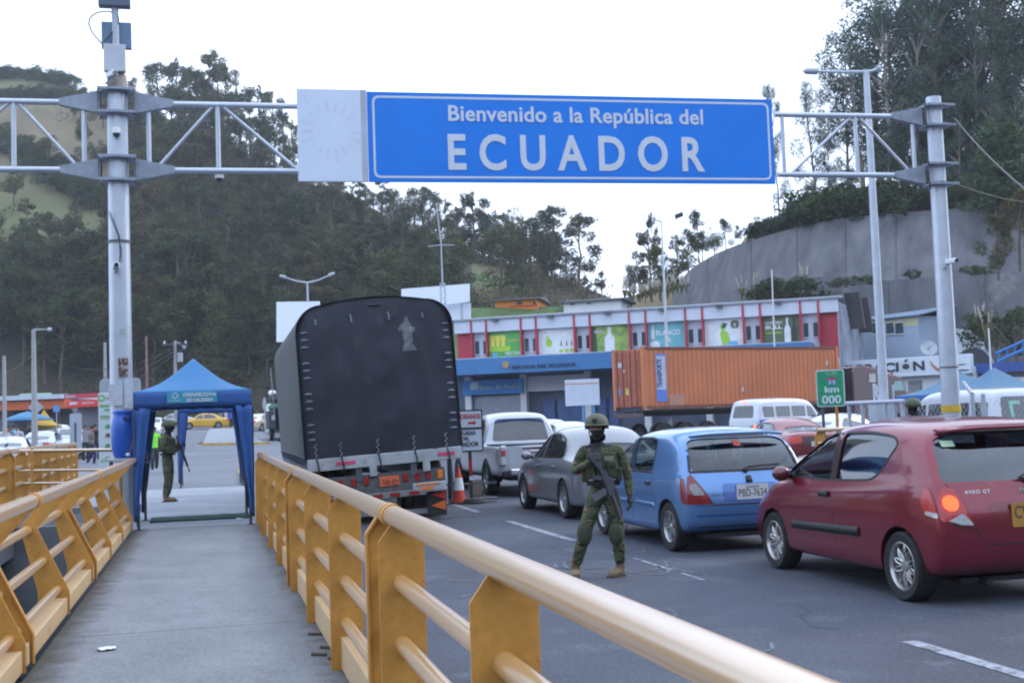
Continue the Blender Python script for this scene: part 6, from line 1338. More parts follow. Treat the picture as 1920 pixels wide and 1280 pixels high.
b = MB(); b.bb(-.80, .80, .05, 1.45, 1.1, 1.105); b.bb(-.86, .86, .0, .06, 1.085, 1.12); b.build('bed_cover', mat('bed_cover_grey', (.10, .12, .15), .5), pk)
b = MB(); b.bb(-.66, .66, -.012, .0, .58, 1.07); b.build('tailgate', SP, pk, bevel=.02)
b = MB(); b.bb(-.20, .26, -.05, -.01, .93, .97); b.build('tailgate_handle', CHROME, pk, bevel=.01)
b = MB(); b.bb(-.35, .3, -.02, -.01, 1.0, 1.03); b.build('brake_strip', mat('dark_red', (.15, .01, .01), .4), pk)
for s_ in (-1, 1):
    b = MB(); b.box((s_*.78, -.03, .88), (.14, .10, .42)); o = b.build('tail_lamp', CLEARL, pk, bevel=.03); b = MB(); b.box((s_*.785, -.075, .93), (.1, .03, .13)); b.build('brake_lens', REDL, o, bevel=.01); mirror(pk, s_*.9, 3.35, 1.12, SP, s_)
b = MB(); b.bb(-.82, .82, -.16, .0, .42, .56); b.build('bumper', BLACK, pk, bevel=.03); b = MB(); b.bb(-.66, -.1, -.18, -.02, .46, .60); b.bb(.1, .66, -.18, -.02, .46, .60); b.build('bumper', CHROME, pk, bevel=.03)
b = MB(); b.bb(-.6, .6, .1, 5, .34, .42); b.bb(-.05, .05, -.1, .4, .33, .40); b.build('chassis', BLACK, pk)
plate(pk, B_, 0, .52, 'PCX-4471', .38, .13, y=-.19) if False else None
# --- white and blue van ---
def van(name, lab, loc, rz, pm, cut=False):
    w_ = .88; H = 2.0; zb = .26; L = 4.9
    st = [(0, zb+.08, 1.12, H-.12, w_-.1, w_-.06, w_-.08, w_-.18), (.08, zb+.02, 1.12, H-.06, w_-.06, w_-.02, w_-.04, w_-.16), (.5, zb, 1.12, H-.01, w_-.05, w_, w_-.03, w_-.14), (1.5, zb, 1.12, H, w_-.05, w_, w_-.03, w_-.14), (2.6, zb, 1.12, H, w_-.05, w_, w_-.03, w_-.14), (3.4, zb, 1.10, H-.04, w_-.05, w_, w_-.03, w_-.14), (3.8, zb, 1.08, H-.2, w_-.05, w_, w_-.03, w_-.14), (4.25, zb, 1.04, 1.30, w_-.05, w_, w_-.04, w_-.14), (4.45, zb, 1.0, 1.08, w_-.05, w_, w_-.06, w_-.16), (4.8, zb, .86, .92, w_-.08, w_-.04, w_-.1, w_-.2), (L, zb+.04, .78, .84, w_-.16, w_-.12, w_-.18, w_-.3)]
    sp = dict(st=st, L=L, rear=[(0, 0), (.9, 0), (1.15, .03), (1.9, .22), (2.1, .25)], front=[(0, -.04), (.5, 0), (1, -.06)], bulge=(.05, .1), wheels=[(1.0, .32, .32, w_), (3.6, .32, .32, w_)], cab=(.3, 4.2)); B = Body(sp)
    t = thing(name, lab, 'van', loc, rz)
    ws_ = [rpoly([(a, 1.20), (c, 1.20), (c, 1.66), (a, 1.66)], .07) for a, c in ((.42, 1.12), (1.24, 2.18), (2.30, 3.2))]+[rpoly([(4.0, 1.16), (3.7, 1.60), (3.32, 1.66), (3.32, 1.18)], .05)]
    B.finish(t, pm, ws_, rpoly([(-.58, 1.20), (.58, 1.20), (.52, 1.72), (-.52, 1.72)], .09), rpoly([(-.68, 1.2), (.68, 1.2), (.6, 1.72), (-.6, 1.72)], .08), False)
    wheels(t, sp, 'ten', W=.19, rimR=.2)
    for s_ in (-1, 1):
        ax = 'L' if s_ < 0 else 'R'; o = B.shell('B', rpoly([(s_*.76, .72), (s_*.48, .72), (s_*.48, .88), (s_*.76, .88)][::s_], .02), .006, 'tail_lamp', mat('van_lens', (.18, .01, .02), .3, 0, .3, 20), t, .05)
        B.shell('B', rpoly([(s_*.76, .73), (s_*.60, .73), (s_*.60, .87), (s_*.76, .87)][::s_], .02), .012, 'brake_light', mat('lit_red_lamp', (1, .10, .03), .3, 0, .4, 40, emis=2.0, col2=(1, .3, .05)), o, .05)
        B.line(ax, [(1.18, 1.15), (1.18, .3)], .01, BLACK, t); B.line(ax, [(2.24, 1.7), (2.24, .3)], .01, BLACK, t); mirror(t, s_*.9, 3.9, 1.2, BLACK, s_)
    return t, B
vp = onto(1410, 53); vn, VB = van('white_van', 'white passenger van with blue side wave and lit brake lights', vp+Vector((-.6, -.3, 0)), -1.15, WHP)
BW = mat('wave_blue', (.02, .10, .45), .4, 0, .05, 1, coat=.5)
for ax in 'LR':
    VB.shell(ax, rpoly([(.04, 1.10), (.5, 1.12), (1.2, 1.02), (2.2, .78), (3.0, .60), (2.2, .60), (1.42, .70), (.9, .86), (.4, .90), (.04, .88)], .05), .004, 'blue_wave', BW, vn, .1)
    VB.shell(ax, rpoly([(2.2, .95), (3.4, .78), (4.2, .62), (3.2, .68)], .03), .005, 'blue_stripe', mat('pale_wave', (.2, .32, .6), .4), vn, .1)
VB.shell('B', rpoly([(-.22, .70), (.12, .70), (.12, .82), (-.22, .82)], .01), .01, 'number_plate', mat('plate_orange', (.6, .14, .05), .5), vn)
VB.shell('B', rpoly([(-.18, 1.84), (.18, 1.84), (.18, 1.88), (-.18, 1.88)], .01), .014, 'high_brake_light', MC['lit_red_lamp'], vn)
vp = onto(1925, 30); v2, V2 = van('white_minivan', 'white minivan with green window lettering behind the wire fence at the right edge', vp+Vector((0, 0, .0)), -.05, WHP)
V2.shell('B', rpoly([(-.66, 1.17), (.66, 1.17), (.6, 1.78), (-.6, 1.78)], .1), .006, 'rear_window_tint', DGLASS, v2)
for x0, cc in ((-.42, (.25, .55, .45)), (.05, (.25, .55, .12))):
    m_ = mat('window_decal%d' % (x0 > 0), cc, .5)
    V2.shell('B', rpoly([(x0, 1.25), (x0+.09, 1.25), (x0+.09, 1.6), (x0, 1.6)], .01), .010, 'window_decal', m_, v2); V2.shell('B', rpoly([(x0, 1.58), (x0+.3, 1.58), (x0+.3, 1.67), (x0, 1.67)], .01), .010, 'window_decal', m_, v2)
# ---------------- black tarpaulin lorry ----------------
TARP = mat('black_tarpaulin', (.030, .034, .050), .62, 0, .25, 1.2, .5, 3, dirt=((.05, .052, .06), 2.5, .6), spec=.3)
TARPS = mat('tarpaulin_painted_skylight', (.06, .066, .075), .6, 0, .25, .8, .5, 3)  # lighter copy of the tarpaulin; skylight on the side put into its colour
lr = thing('cargo_lorry', 'tall cargo lorry covered in a black tarpaulin with a pale stencilled figure', 'lorry', (2.83, 20.1, 0), -.012)
ROLLT = Matrix.Rotation(-.052, 3, 'Y')
def rl(p): p = Vector(p); q = ROLLT @ Vector((p.x, 0, p.z-.9)); return Vector((q.x, p.y, q.z+.9))
HWd, zc_, zt_t, z0_t = 1.30, 3.06, 3.74, 1.16
def ttop(x):
    x = min(abs(x), HWd); RC = .44; cr = .085
    if x < HWd-RC: return zt_t-cr*(x/(HWd-RC))**2
    return zt_t-cr-RC+math.sqrt(max(0, RC*RC-(x-HWd+RC)**2))*1.0
ring = [(-HWd, z0_t+(ttop(HWd)-z0_t)*k/8) for k in range(8)]+[(-HWd+.44*(1-cos(a)), ttop(-HWd+.44*(1-cos(a)))) for a in [pi/2*k/8 for k in range(9)]]+[(-.86+.86*k/6, ttop(.86-.86*k/6)) for k in range(1, 6)]
ring += [(0, zt_t)]+[(-x, z) for x, z in ring[::-1]]
def side(u, v):
    k = u*(len(ring)-1); i = int(min(k, len(ring)-2)); t = k-i; x = ring[i][0]*(1-t)+ring[i+1][0]*t; z = ring[i][1]*(1-t)+ring[i+1][1]*t
    y = 8.6*v; sag = .022*sin(v*8.6*2*pi/1.4)**2; s_ = 1-sag/1.3*(1 if abs(x) > 1 else .6)
    return rl((x*s_, y, z-(.03*sin(v*8.6*2*pi/1.4)**2 if abs(x) < 1.2 else 0)))
b = MB(); b.grid(side, (len(ring)-1), 60); b.build('side_tarpaulin', TARPS, lr, 'all')
def capf(u, v):
    x = (2*u-1)*(HWd+.002); z = z0_t-.04+(ttop(x)-z0_t+.04)*v
    y = -.03-.07*sin(pi*u)*sin(pi*min(1, v*1.1))-.016*sin(x*13+z*2.2+1.5*sin(z*2))*(.35+.65*(1-v))-.010*sin(x*5-z*7)*sin(x*3+1)-.02*math.exp(-((x-.08)/.05)**2)-.018*math.exp(-((x+.75-.25*v)/.06)**2)*(v < .8)-.018*math.exp(-((x-.85+.2*v)/.07)**2)*(v < .8)-.008*sin(z*16)*math.exp(-((x-.08)/.1)**2)
    y += .10*(abs(2*u-1)**10)+.07*v**12
    return rl((x, y, z))
b = MB(); b.grid(capf, 64, 40); b.build('rear_tarpaulin', TARP, lr, 'all')
HOOK = mat('rope_silver', (.21, .24, .30), .4, .3, .2, 20)
def onc(x, z, d=.012): 
    v = (z-z0_t+.04)/(ttop(x)-z0_t+.04); p = capf((x/HWd+1)/2, v); return p-Vector((0, d, 0))
for gi, zg in enumerate((1.45, 1.95, 2.45, 2.95, 3.05)):
    if gi == 4: continue
    for sx in (-1, 1):
        b = MB()
        for k in range(3):
            z = zg+.02+k*.12; x = sx*1.17
            b.tube([onc(x-.05, z, .02), onc(x-.015, z+.02, .02), onc(x+.0, z-.005, .03), onc(x+.02, z+.02, .02), onc(x+.055, z+.0, .02)], .011, 5)
        b.build('lashing', HOOK, lr)
for x in (-.98, -.4, .22, .78):
    b = MB(); b.tube([onc(x, 3.42+.05*(abs(x) < .5), .02), onc(x+.02, 3.39, .02), onc(x, 3.36, .02), onc(x+.03, 3.33, .02)], .014, 5); b.build('lashing', HOOK, lr)
for x in (-1.12, -.72, -.12, .48, 1.02):
    b = MB(); b.tube([onc(x+.02*(-1)**k, 1.40-.045*k, .025) for k in range(6)], .012, 5); b.build('lashing', HOOK, lr)
    b = MB(); b.tube([onc(x, 1.18, .03), rl((x+.02, -.10, 1.05)), rl((x+.03, -.09, .92))], .014, 5); b.build('rope', BLACK, lr)
# stencilled pale figure with spread arms
fig = [(-.11, 0), (.13, 0), (.10, .06), (.07, .12), (.075, .30), (.12, .33), (.13, .38), (.075, .40), (.06, .47), (.035, .50), (.03, .55), (0, .575), (-.03, .55), (-.04, .50), (-.08, .47), (-.12, .42), (-.16, .36), (-.13, .32), (-.085, .34), (-.075, .12), (-.10, .05)]
P_, F_ = grid_clip([(x+.52, z+2.80) for x, z in fig], .06)
b = MB(); b.add([onc(p.x, p.y, .004) for p in P_], F_); b.build('stencil_figure', mat('stencil_grey', (.16, .17, .19), .8, 0, .5, 12, dirt=((.04, .042, .05), 14, .55)), lr)
b = MB(); b.tube([onc(-.1+.02*k, 3.6, .012) for k in range(12)], .02, 5); b.build('rolled_edge', TARP, lr)
# bed, tail board, lamp panel, bumper
BEDG = mat('worn_pale_beam', (.38, .41, .44), .6, .2, .3, 3, .2, 20, dirt=((.14, .14, .15), 4, .6))
def rbox(b, x0, x1, y0, y1, z0, z1):
    vs = [rl((x, y, z)) for x in (x0, x1) for y in (y0, y1) for z in (z0, z1)]; b.add(vs, [(0, 1, 3, 2), (4, 6, 7, 5), (0, 4, 5, 1), (2, 3, 7, 6), (0, 2, 6, 4), (1, 5, 7, 3)]); return b
b = MB(); rbox(b, -1.27, 1.27, -.06, .10, .96, 1.16); b.build('tailboard', BEDG, lr, bevel=.012)
b = MB(); rbox(b, -1.24, 1.24, .1, 8.5, .98, 1.15); b.build('bed', mat('bed_wood', (.09, .075, .06), .85, 0, .3, 3), lr)
b = MB(); rbox(b, -.82, -.50, -.07, -.06, 1.03, 1.085); b.build('reflector', mat('pink_reflector', (.6, .06, .16), .4), lr); b = MB(); rbox(b, .86, 1.14, -.07, -.06, 1.03, 1.085); b.build('reflector', MC['pink_reflector'], lr)
b = MB()
for x in (-.45, .45): rbox(b, x-.05, x+.05, -.02, 8.4, .74, .96)
b.build('chassis_rail', DARKST, lr)
for x in (-.22, .66): b = MB(); rbox(b, x-.06, x+.06, -.06, .0, .8, .97); b.build('bracket', BEDG, lr, bevel=.01)
b = MB(); rbox(b, -1.10, .96, .0, .05, .50, .84); b.build('lamp_panel', mat('grimy_grey', (.10, .105, .115), .7, .2, .4, 6), lr)
LR_ = mat('dull_red_lens', (.26, .012, .012), .35, 0, .4, 12)
for x in (-.95, -.76, -.55, -.34, .30, .50, .68): b = MB(); rbox(b, x-.045, x+.045, -.02, 0, .66, .80); b.build('lamp', LR_, lr, bevel=.01)
for x in (-1.05, .88): b = MB(); rbox(b, x-.045, x+.045, -.02, 0, .66, .80); b.build('lamp', AMBER, lr, bevel=.01)
b = MB(); rbox(b, -.13, .19, -.022, 0, .62, .78); po = b.build('number_plate', mat('plate_orange', (.6, .14, .05), .5), lr); text('XAB 472', 'lettering', mat('plate_red_text', (.28, .04, .02), .6), po, rl((-.10, -.026, .65)), (1, 0, -.05), (.05, 0, 1), .26, .09, .01)
b = MB(); rbox(b, -1.1, .62, -.05, .04, .42, .52); b.build('bumper_bar', mat('bumper_grey', (.2, .21, .22), .6, .3, .3, 8), lr, bevel=.01)
for x in (-.95, -.6, -.18, .10, .42): b = MB(); rbox(b, x-.08, x+.08, -.065, -.05, .44, .50); b.build('reflector', LR_, lr)
b = MB(); rbox(b, .40, .96, -.06, -.02, .46, .62); b.build('lamp_bracket', BEDG, lr, bevel=.03); b = MB(); rbox(b, .54, .74, -.075, -.06, .50, .55); b.build('lamp', AMBER, lr); b = MB(); rbox(b, .46, .84, -.075, -.06, .58, .605); b.build('lamp', AMBER, lr)
for s_ in (-1, 1):
    b = MB(); b.bb(s_*.82-.30, s_*.82+.26, .55, .58, .06, .55); b.build('mudflap', RUBBER, lr)
b = MB(); b.bb(.68, .98, .08, .10, .10, .56); b.build('mudflap', RUBBER, lr)
for z in (.18, .36):
    b = MB(); b.prism([(.74, z+.08), (.98, z), (.98, z+.17)], (0, .07, 0), (1, 0, 0), (0, 0, 1), (0, -.01, 0)); b.build('hazard_triangle', mat('hazard_orange%d' % (z > .3), (.62, .12, .02) if z < .3 else (.5, .02, .02), .4), lr)
b = MB(); b.bb(-.9, .95, .3, .36, .12, .2); b.build('underrun_bar', BEDG, lr)
for y in (1.5, 2.75, 7.6):
    for s_ in (-1, 1):
        for dx in ((0, .3) if y < 5 else (0,)):
            o = wheel(lr, s_*(1.0-dx), y, .50, .50, .25, 'steel', s_, .29, BEDG)
for k in list(kids(lr)):
    if k.name.startswith('wheel_arch_liner'): bpy.data.objects.remove(k)
b = MB(); b.bb(-1.12, 1.12, 8.9, 10.9, .5, 2.6); b.build('cab', paint('cab_blue', (.03, .05, .12)), lr, bevel=.12)
for s_ in (-1, 1): b = MB(); b.bb(s_*1.3-.06, s_*1.3+.06, 10.2, 10.26, 1.6, 2.1); b.build('mirror', BLACK, lr, bevel=.02)
for s_ in (-1, 1):
    b = MB(); random.seed(20+s_)
    for k in range(26):
        y = .1+k*.32; b.tube([rl((s_*1.31, y, 1.2)), rl((s_*1.30+.01, y+.05, 1.05)), rl((s_*1.26, y+.02, .93))], .012, 4)
    b.build('rope', HOOK, lr)
b = MB(); b.tube([(-1.42, 8.9, 1.9), (-1.5, 8.6, 3.0)], .015, 5); b.build('aerial', GREYP, lr)
# ---------------- loaded truck far ahead ----------------
p = onto(540, 76); t = thing('loaded_truck', 'distant truck heaped with green and black load, half hidden behind the tarpaulin lorry', 'truck', p)
b = MB(); b.bb(-1.15, 1.15, 0, 4, .75, 1.9); b.build('cargo_box', mat('navy_box', (.03, .035, .06), .6, 0, .3, 3), t, bevel=.06)
b = MB(); b.ball((0, 1.6, 2.1), (1.1, 1.5, .42), 14, 8); b.build('green_load', mat('green_sacks', (.03, .16, .09), .8, 0, .5, 4), t, True)
b = MB(); b.ball((-.3, 1.8, 2.6), (.75, 1.3, .5), 14, 8); b.build('black_load', BLACK, t, True)
b = MB(); b.ball((-.85, 1.3, 3.0), (.25, .4, .2), 10, 8); b.build('white_bundle', WHITE, t, True)
for s_ in (-1, 1):
    b = MB(); b.bb(s_*.85-.14, s_*.85+.14, -.03, 0, 1.3, 1.6); b.build('lamp', CLEARL, t, bevel=.03)
    wheel(t, s_*.95, 1.0, .42, .42, .25, 'steel', s_, .24, BEDG)
b = MB(); b.bb(-.5, .5, .1, 6, .5, .75); b.build('chassis', BLACK, t); b = MB(); b.bb(-1.05, 1.05, 4.2, 6, .5, 2.4); b.build('cab', WHITE, t, bevel=.1)
# ---------------- container lorry ----------------
Nn, Ff = D(1208, 770, 56), D(1577, 765, 62); cf = Facade(Nn, Ff); CLn = cf.l
z1c = cf.loc(1300, 650)[1]; z0c = z1c-2.86; gzc = gz(Nn.y)
ct = thing('container_lorry', 'long articulated lorry chassis and wine coloured tractor carrying the orange container', 'lorry', (Nn.x, Nn.y, gzc))
cn = thing('shipping_container', 'rusty orange ribbed shipping container with a blue vertical label', 'shipping container', (Nn.x, Nn.y, z0c))
ORC = mat('container_orange', (.60, .20, .085), .6, .0, .14, .7, .2, 30, dirt=((.36, .15, .08), 1.6, .64)); ORD = mat('container_frame', (.22, .09, .06), .7, .1, .3, 2)
b = MB(); cf.box(b, .1, CLn-.1, z0c+.12, z1c-.08, -2.40, -.06); b.build('box', ORC, cn, world=True)
b = MB(); n = int(CLn/.28)
for k in range(n):
    a = .14+k*(CLn-.28)/n; s_ = (CLn-.28)/n; b.prism([(a, 0), (a+s_*.18, .05), (a+s_*.5, .05), (a+s_*.68, 0)], cf.P(0, z0c+.16, -.06), cf.u, cf.n, (0, 0, z1c-z0c-.32))
b.build('ribs', ORC, cn, world=True)
b = MB(); cf.box(b, 0, CLn, z0c, z0c+.16, -.14, 0); cf.box(b, 0, CLn, z1c-.1, z1c, -.12, 0); cf.box(b, 0, CLn, z1c-.1, z1c, -2.44, -2.32)
b.build('rail', ORD, cn, world=True)
b = MB()
for a in (0, CLn-.16):
    cf.box(b, a, a+.16, z0c, z1c, -.16, .003); cf.box(b, a, a+.16, z0c, z1c, -2.44, -2.28)
b.build('corner_post', ORC, cn, world=True)
for d0, d1 in ((-2.26, -1.24), (-1.20, -.18)):
    b = MB(); cf.box(b, -.02, .06, z0c+.15, z1c-.12, d0, d1)
    for k in range(4): z = z0c+.3+k*.62; cf.box(b, -.035, -.02, z, z+.44, d0+.12, d1-.12)
    do = b.build('door', mat('door_orange_red', (.40, .11, .06), .6, .1, .2, 1.2), cn, world=True)
    for f in (.28, .72):
        dd = d0+(d1-d0)*f; b = MB(); b.cyl(cf.P(-.06, z0c+.1, dd), cf.P(-.06, z1c-.08, dd), .022, n=6); cf.box(b, -.075, -.05, z0c+1.2, z0c+1.26, dd-.18, dd+.02); b.build('lock_rod', mat('rod_brown', (.20, .10, .09), .6, .4), do, world=True)
for d0, z, cc, w2, h2 in ((-1.0, 2.0, (.5, .55, .6), .3, .22), (-.6, 1.75, (.5, .5, .55), .14, .14), (-1.05, .7, (.12, .25, .5), .2, .3), (-.45, .7, (.6, .5, .1), .25, .3)):
    b = MB(); cf.box(b, -.045, -.037, z0c+z, z0c+z+h2, d0-2.44+2.2-1+.0 if False else d0-.9, d0-.9+w2); b.build('sticker', mat('label_%d' % int(z*100+d0*10), cc, .6), cn, world=True)
a0, zz0 = cf.loc(1232, 753); a1, zz1 = cf.loc(1247.5, 663)
b = MB(); cf.box(b, a0, a1, zz0, zz1, -.002, .006); lb = b.build('label_panel', mat('label_blue', (.10, .22, .62), .5, 0, .05), cn, world=True)
text('TRANSPORTE', 'lettering', mat('label_dark', (.03, .04, .15), .5), lb, cf.P(a0+.33, zz0+.65, .012), Vector((0, 0, 1)), -cf.u, zz1-zz0-.9, .27, .03, world=True)
b = MB(); cf.box(b, a0+.03, a1-.03, zz0+.55, zz1-.1, .0061, .0075); b.build('label_strip', mat('label_pale', (.45, .5, .65), .5), lb, world=True)
a0, zz0 = cf.loc(1255, 763); a1, zz1 = cf.loc(1284, 738); b = MB(); cf.box(b, a0, a1, zz0, zz1, -.004, -.001); b.build('repaint_patch', mat('faded_orange', (.48, .24, .16), .7), cn, world=True)
for px, py in ((1391, 734), (1549, 684)): a0, zz0 = cf.loc(px, py); b = MB(); cf.poly(b, [(a0, zz0), (a0+.12, zz0+.02), (a0+.1, zz0+.3), (a0+.02, zz0+.15)], .0, .005); b.build('paint_chip', PWB, cn, world=True)
# chassis (in world frame)
b = MB(); cf.box(b, .1, CLn+.6, z0c-.32, z0c-.02, -1.75, -.7); cf.box(b, .0, CLn, z0c-.10, z0c-.02, -2.4, -.05); b.build('chassis', BLACK, ct, world=True)
b = MB(); cf.box(b, -.05, .02, z0c-.34, z0c-.16, -2.35, -.08); tb = b.build('tail_beam', DARKST, ct, world=True)
for k in range(7): b = MB(); cf.box(b, -.07, -.05, z0c-.3, z0c-.22, -2.3+k*.33, -2.16+k*.33); b.build('lamp', LR_, tb, world=True)
cyaw = math.atan2(cf.u.y, cf.u.x)-pi/2
tg = bpy.data.objects.new('axle_frame', None)
def cwheel(a, d, R=.5):
    p_ = cf.P(a, gz(cf.P(a, 0).y)+R, d)-ct.location; w_ = wheel(ct, p_.x, p_.y, p_.z, R, .28, 'steel', 1, .29, mat('truck_rim', (.10, .11, .13), .5, .4)); w_.rotation_euler = (0, 0, cyaw)
for a in (1.2, 2.45, 3.7, CLn-1.9, CLn-.7, CLn+3.9):
    for d in (-.17, -2.27): cwheel(a, d)
for k in list(kids(ct)):
    if k.name.startswith('wheel_arch_liner'): bpy.data.objects.remove(k)
bpy.data.objects.remove(tg)
b = MB(); cf.box(b, 5.6, 5.72, gzc, z0c-.3, -.5, -.35); cf.box(b, 5.6, 5.72, gzc, z0c-.3, -2.1, -1.95); b.build('landing_leg', GREYP, ct, world=True)
WN = mat('tractor_maroon', (.07, .02, .03), .35, .2, .2, 1, coat=.7)
sx = cf.loc(1592, 700)[0]
def S2(px): return cf.loc(px, 720)[0]
zt = lambda py: cf.loc(1640, py)[1]
b = MB()
prof2 = [(S2(1600), zt(788)), (S2(1600), zt(695)), (S2(1608), zt(686)), (S2(1625), zt(684)), (S2(1650), zt(690)), (S2(1668), zt(700)), (S2(1694), zt(707)), (S2(1701), zt(735)), (S2(1740), zt(745)), (S2(1746), zt(762)), (S2(1744), zt(785))]
b.prism(prof2, cf.P(0, 0, -2.45), cf.u, (0, 0, 1), cf.n*2.4); b.build('cab_body', WN, ct, world=True, bevel=.08)
b = MB(); b.prism([(S2(1596), zt(790)), (S2(1596), zt(690)), (S2(1614), zt(686)), (S2(1616), zt(790))], cf.P(0, 0, -2.3), cf.u, (0, 0, 1), cf.n*2.1); b.build('sleeper_rear', mat('dark_opening', (.02, .02, .03), .8), ct, world=True)
b = MB(); cf.box(b, S2(1631), S2(1643), zt(716), zt(700), -.05, -.02); b.build('sleeper_window', mat('cream_blind', (.5, .5, .46), .4), ct, world=True)
b = MB(); b.prism([(S2(1676), zt(733)), (S2(1677), zt(716)), (S2(1692), zt(714)), (S2(1697), zt(733))], cf.P(0, 0, -.045), cf.u, (0, 0, 1), cf.n*.03); b.build('door_window', mat('greenish_glass', (.22, .38, .38), .1, 0, .1, 2), ct, world=True)
b = MB(); cf.box(b, S2(1667), S2(1671), zt(752), zt(722), .1, .2); b.build('mirror', SGB, ct, world=True, bevel=.02)
text('R', 'lettering', mat('decal_pale', (.5, .56, .65), .5), ct, cf.P(S2(1637), zt(752), -.045), cf.u, (0, 0, 1), S2(1651)-S2(1637), zt(719)-zt(752), .06, world=True)
b = MB(); b.tube([cf.P(S2(1634), zt(762), .05), cf.P(S2(1636), zt(770), .05), cf.P(S2(1655), zt(768), .05)], .05, 6); b.build('step', SIGNW, ct, world=True)
b = MB()
for k in range(5): b.ball(cf.P(S2(1670+5*k), zt(708-1*k)+.1, -.6), .07, 6, 5)
b.build('roof_lights', REDL, ct, world=True)
# ---------------- people ----------------
def camo():
    m = bpy.data.materials.new('jungle_camouflage'); m.use_nodes = True; t = m.node_tree; b = t.nodes['Principled BSDF']; b.inputs['Roughness'].default_value = .9
    co = t.nodes.new('ShaderNodeTexCoord'); mp_ = t.nodes.new('ShaderNodeMapping'); mp_.inputs['Scale'].default_value = (1, 1, 1.9)
    n = t.nodes.new('ShaderNodeTexNoise'); n.inputs['Scale'].default_value = 8.5; n.inputs['Detail'].default_value = 3.5; n.inputs['Distortion'].default_value = .8
    r = t.nodes.new('ShaderNodeValToRGB'); cr = r.color_ramp; cr.interpolation = 'CONSTANT'
    cs = [(0, (.014, .018, .013)), (.38, (.042, .058, .026)), (.47, (.105, .120, .060)), (.54, (.022, .030, .016)), (.60, (.17, .16, .10)), (.67, (.045, .034, .022))]
    cr.elements[0].position = 0; cr.elements[0].color = (*cs[0][1], 1); cr.elements[1].position = cs[1][0]; cr.elements[1].color = (*cs[1][1], 1)
    for p, c in cs[2:]: e = cr.elements.new(p); e.color = (*c, 1)
    t.links.new(co.outputs['Object'], mp_.inputs[0]); t.links.new(mp_.outputs[0], n.inputs[0]); t.links.new(n.outputs[0], r.inputs[0]); t.links.new(r.outputs[0], b.inputs['Base Color'])
    nb = t.nodes.new('ShaderNodeTexNoise'); nb.inputs['Scale'].default_value = 14; bu = t.nodes.new('ShaderNodeBump'); bu.inputs['Strength'].default_value = .9; bu.inputs['Distance'].default_value = .02
    t.links.new(co.outputs['Object'], nb.inputs[0]); t.links.new(nb.outputs[0], bu.inputs['Height']); t.links.new(bu.outputs[0], b.inputs['Normal']); return m
CAMO = camo(); MASK = mat('black_mask_cloth', (.014, .014, .018), .9, 0, .3, 10, .4, 30); GLOVE = mat('dark_glove', (.03, .032, .03), .8, 0, .4, 12); BOOT = mat('tan_boot', (.20, .145, .085), .75, 0, .25, 12, .3, 40); HELM = mat('green_helmet', (.05, .068, .04), .6, 0, .5, 6, .2, 30, col2=(.085, .095, .06)); GUN = mat('gun_metal', (.03, .033, .042), .4, .4, .2, 8); PAD = mat('olive_pad', (.045, .052, .032), .8, 0, .3, 10); VEST = mat('olive_webbing', (.055, .065, .032), .85, 0, .5, 12, .5, 20, col2=(.02, .028, .014))
def skin_mesh(chains, sub=2):
    """chains: lists of (point, radius or (rx, ry)); chains whose first point repeats an earlier point join it"""
    V = []; E = []; R = []; key = {}
    for ch in chains:
        prev = None
        for p, r in ch:
            k = tuple(round(c, 4) for c in p)
            if k not in key: key[k] = len(V); V.append(p); R.append(r if isinstance(r, tuple) else (r, r))
            i = key[k]
            if prev is not None and prev != i: E.append((prev, i))
            prev = i
    me = bpy.data.meshes.new('sk'); me.from_pydata(V, E, []); o = bpy.data.objects.new('sk', me); C.objects.link(o)
    m = o.modifiers.new('skin', 'SKIN'); m.use_smooth_shade = True; m.branch_smoothing = .6
    for i, sv_ in enumerate(me.skin_vertices[0].data): sv_.radius = R[i]; sv_.use_root = (i == 0)
    u = o.modifiers.new('u', 'SUBSURF'); u.levels = sub
    bpy.context.view_layer.update(); m2 = bpy.data.meshes.new_from_object(o.evaluated_get(bpy.context.evaluated_depsgraph_get()))
    vs = [v.co.copy() for v in m2.vertices]; fs = [tuple(p.vertices) for p in m2.polygons]; bpy.data.objects.remove(o); bpy.data.meshes.remove(m2); return vs, fs
def hand(mb, wrist, d, palm_n, curl, side, s_=1.0):
    """five separate fingers: d = pointing direction, palm_n = where the palm faces; curl in radians"""
    w_ = Vector(wrist); d = Vector(d).normalized(); pn = Vector(palm_n); pn = (pn-d*pn.dot(d)).normalized(); ax = d.cross(pn)*side
    pc = w_+d*.05*s_; vs = []
    mb.ball(pc, (.001, .001, .001), 4, 3)
    V, F_ = skin_mesh([[(tuple(w_-d*.02), (.026*s_, .021*s_)), (tuple(w_+d*.03*s_), (.036*s_, .018*s_)), (tuple(w_+d*.085*s_), (.040*s_, .016*s_))]], 1); mb.add(V, F_)
    for k, (off, ln_, r) in enumerate(((.030, .070, .0095), (.010, .080, .010), (-.011, .074, .0095), (-.030, .058, .0085))):
        p = w_+d*.080*s_+ax*off*s_; pts = [p]; a = curl*.35+.08*k
        for j, fr in enumerate((.45, .32, .23)):
            a += curl*(.35+.1*j); dd = d*cos(a)+pn*sin(a); p = p+dd*ln_*fr*s_; pts.append(p)
        mb.tube(pts, [r*s_, r*s_, r*.9*s_, r*.7*s_], 7)
    p = w_+d*.03*s_+ax*.034*s_; q = p+(d*.6+ax*.8+pn*.3).normalized()*.035*s_; mb.tube([p-ax*.012, q, q+(d*.9+ax*.2+pn*.5).normalized()*.032*s_], [.012*s_, .011*s_, .008*s_], 7)
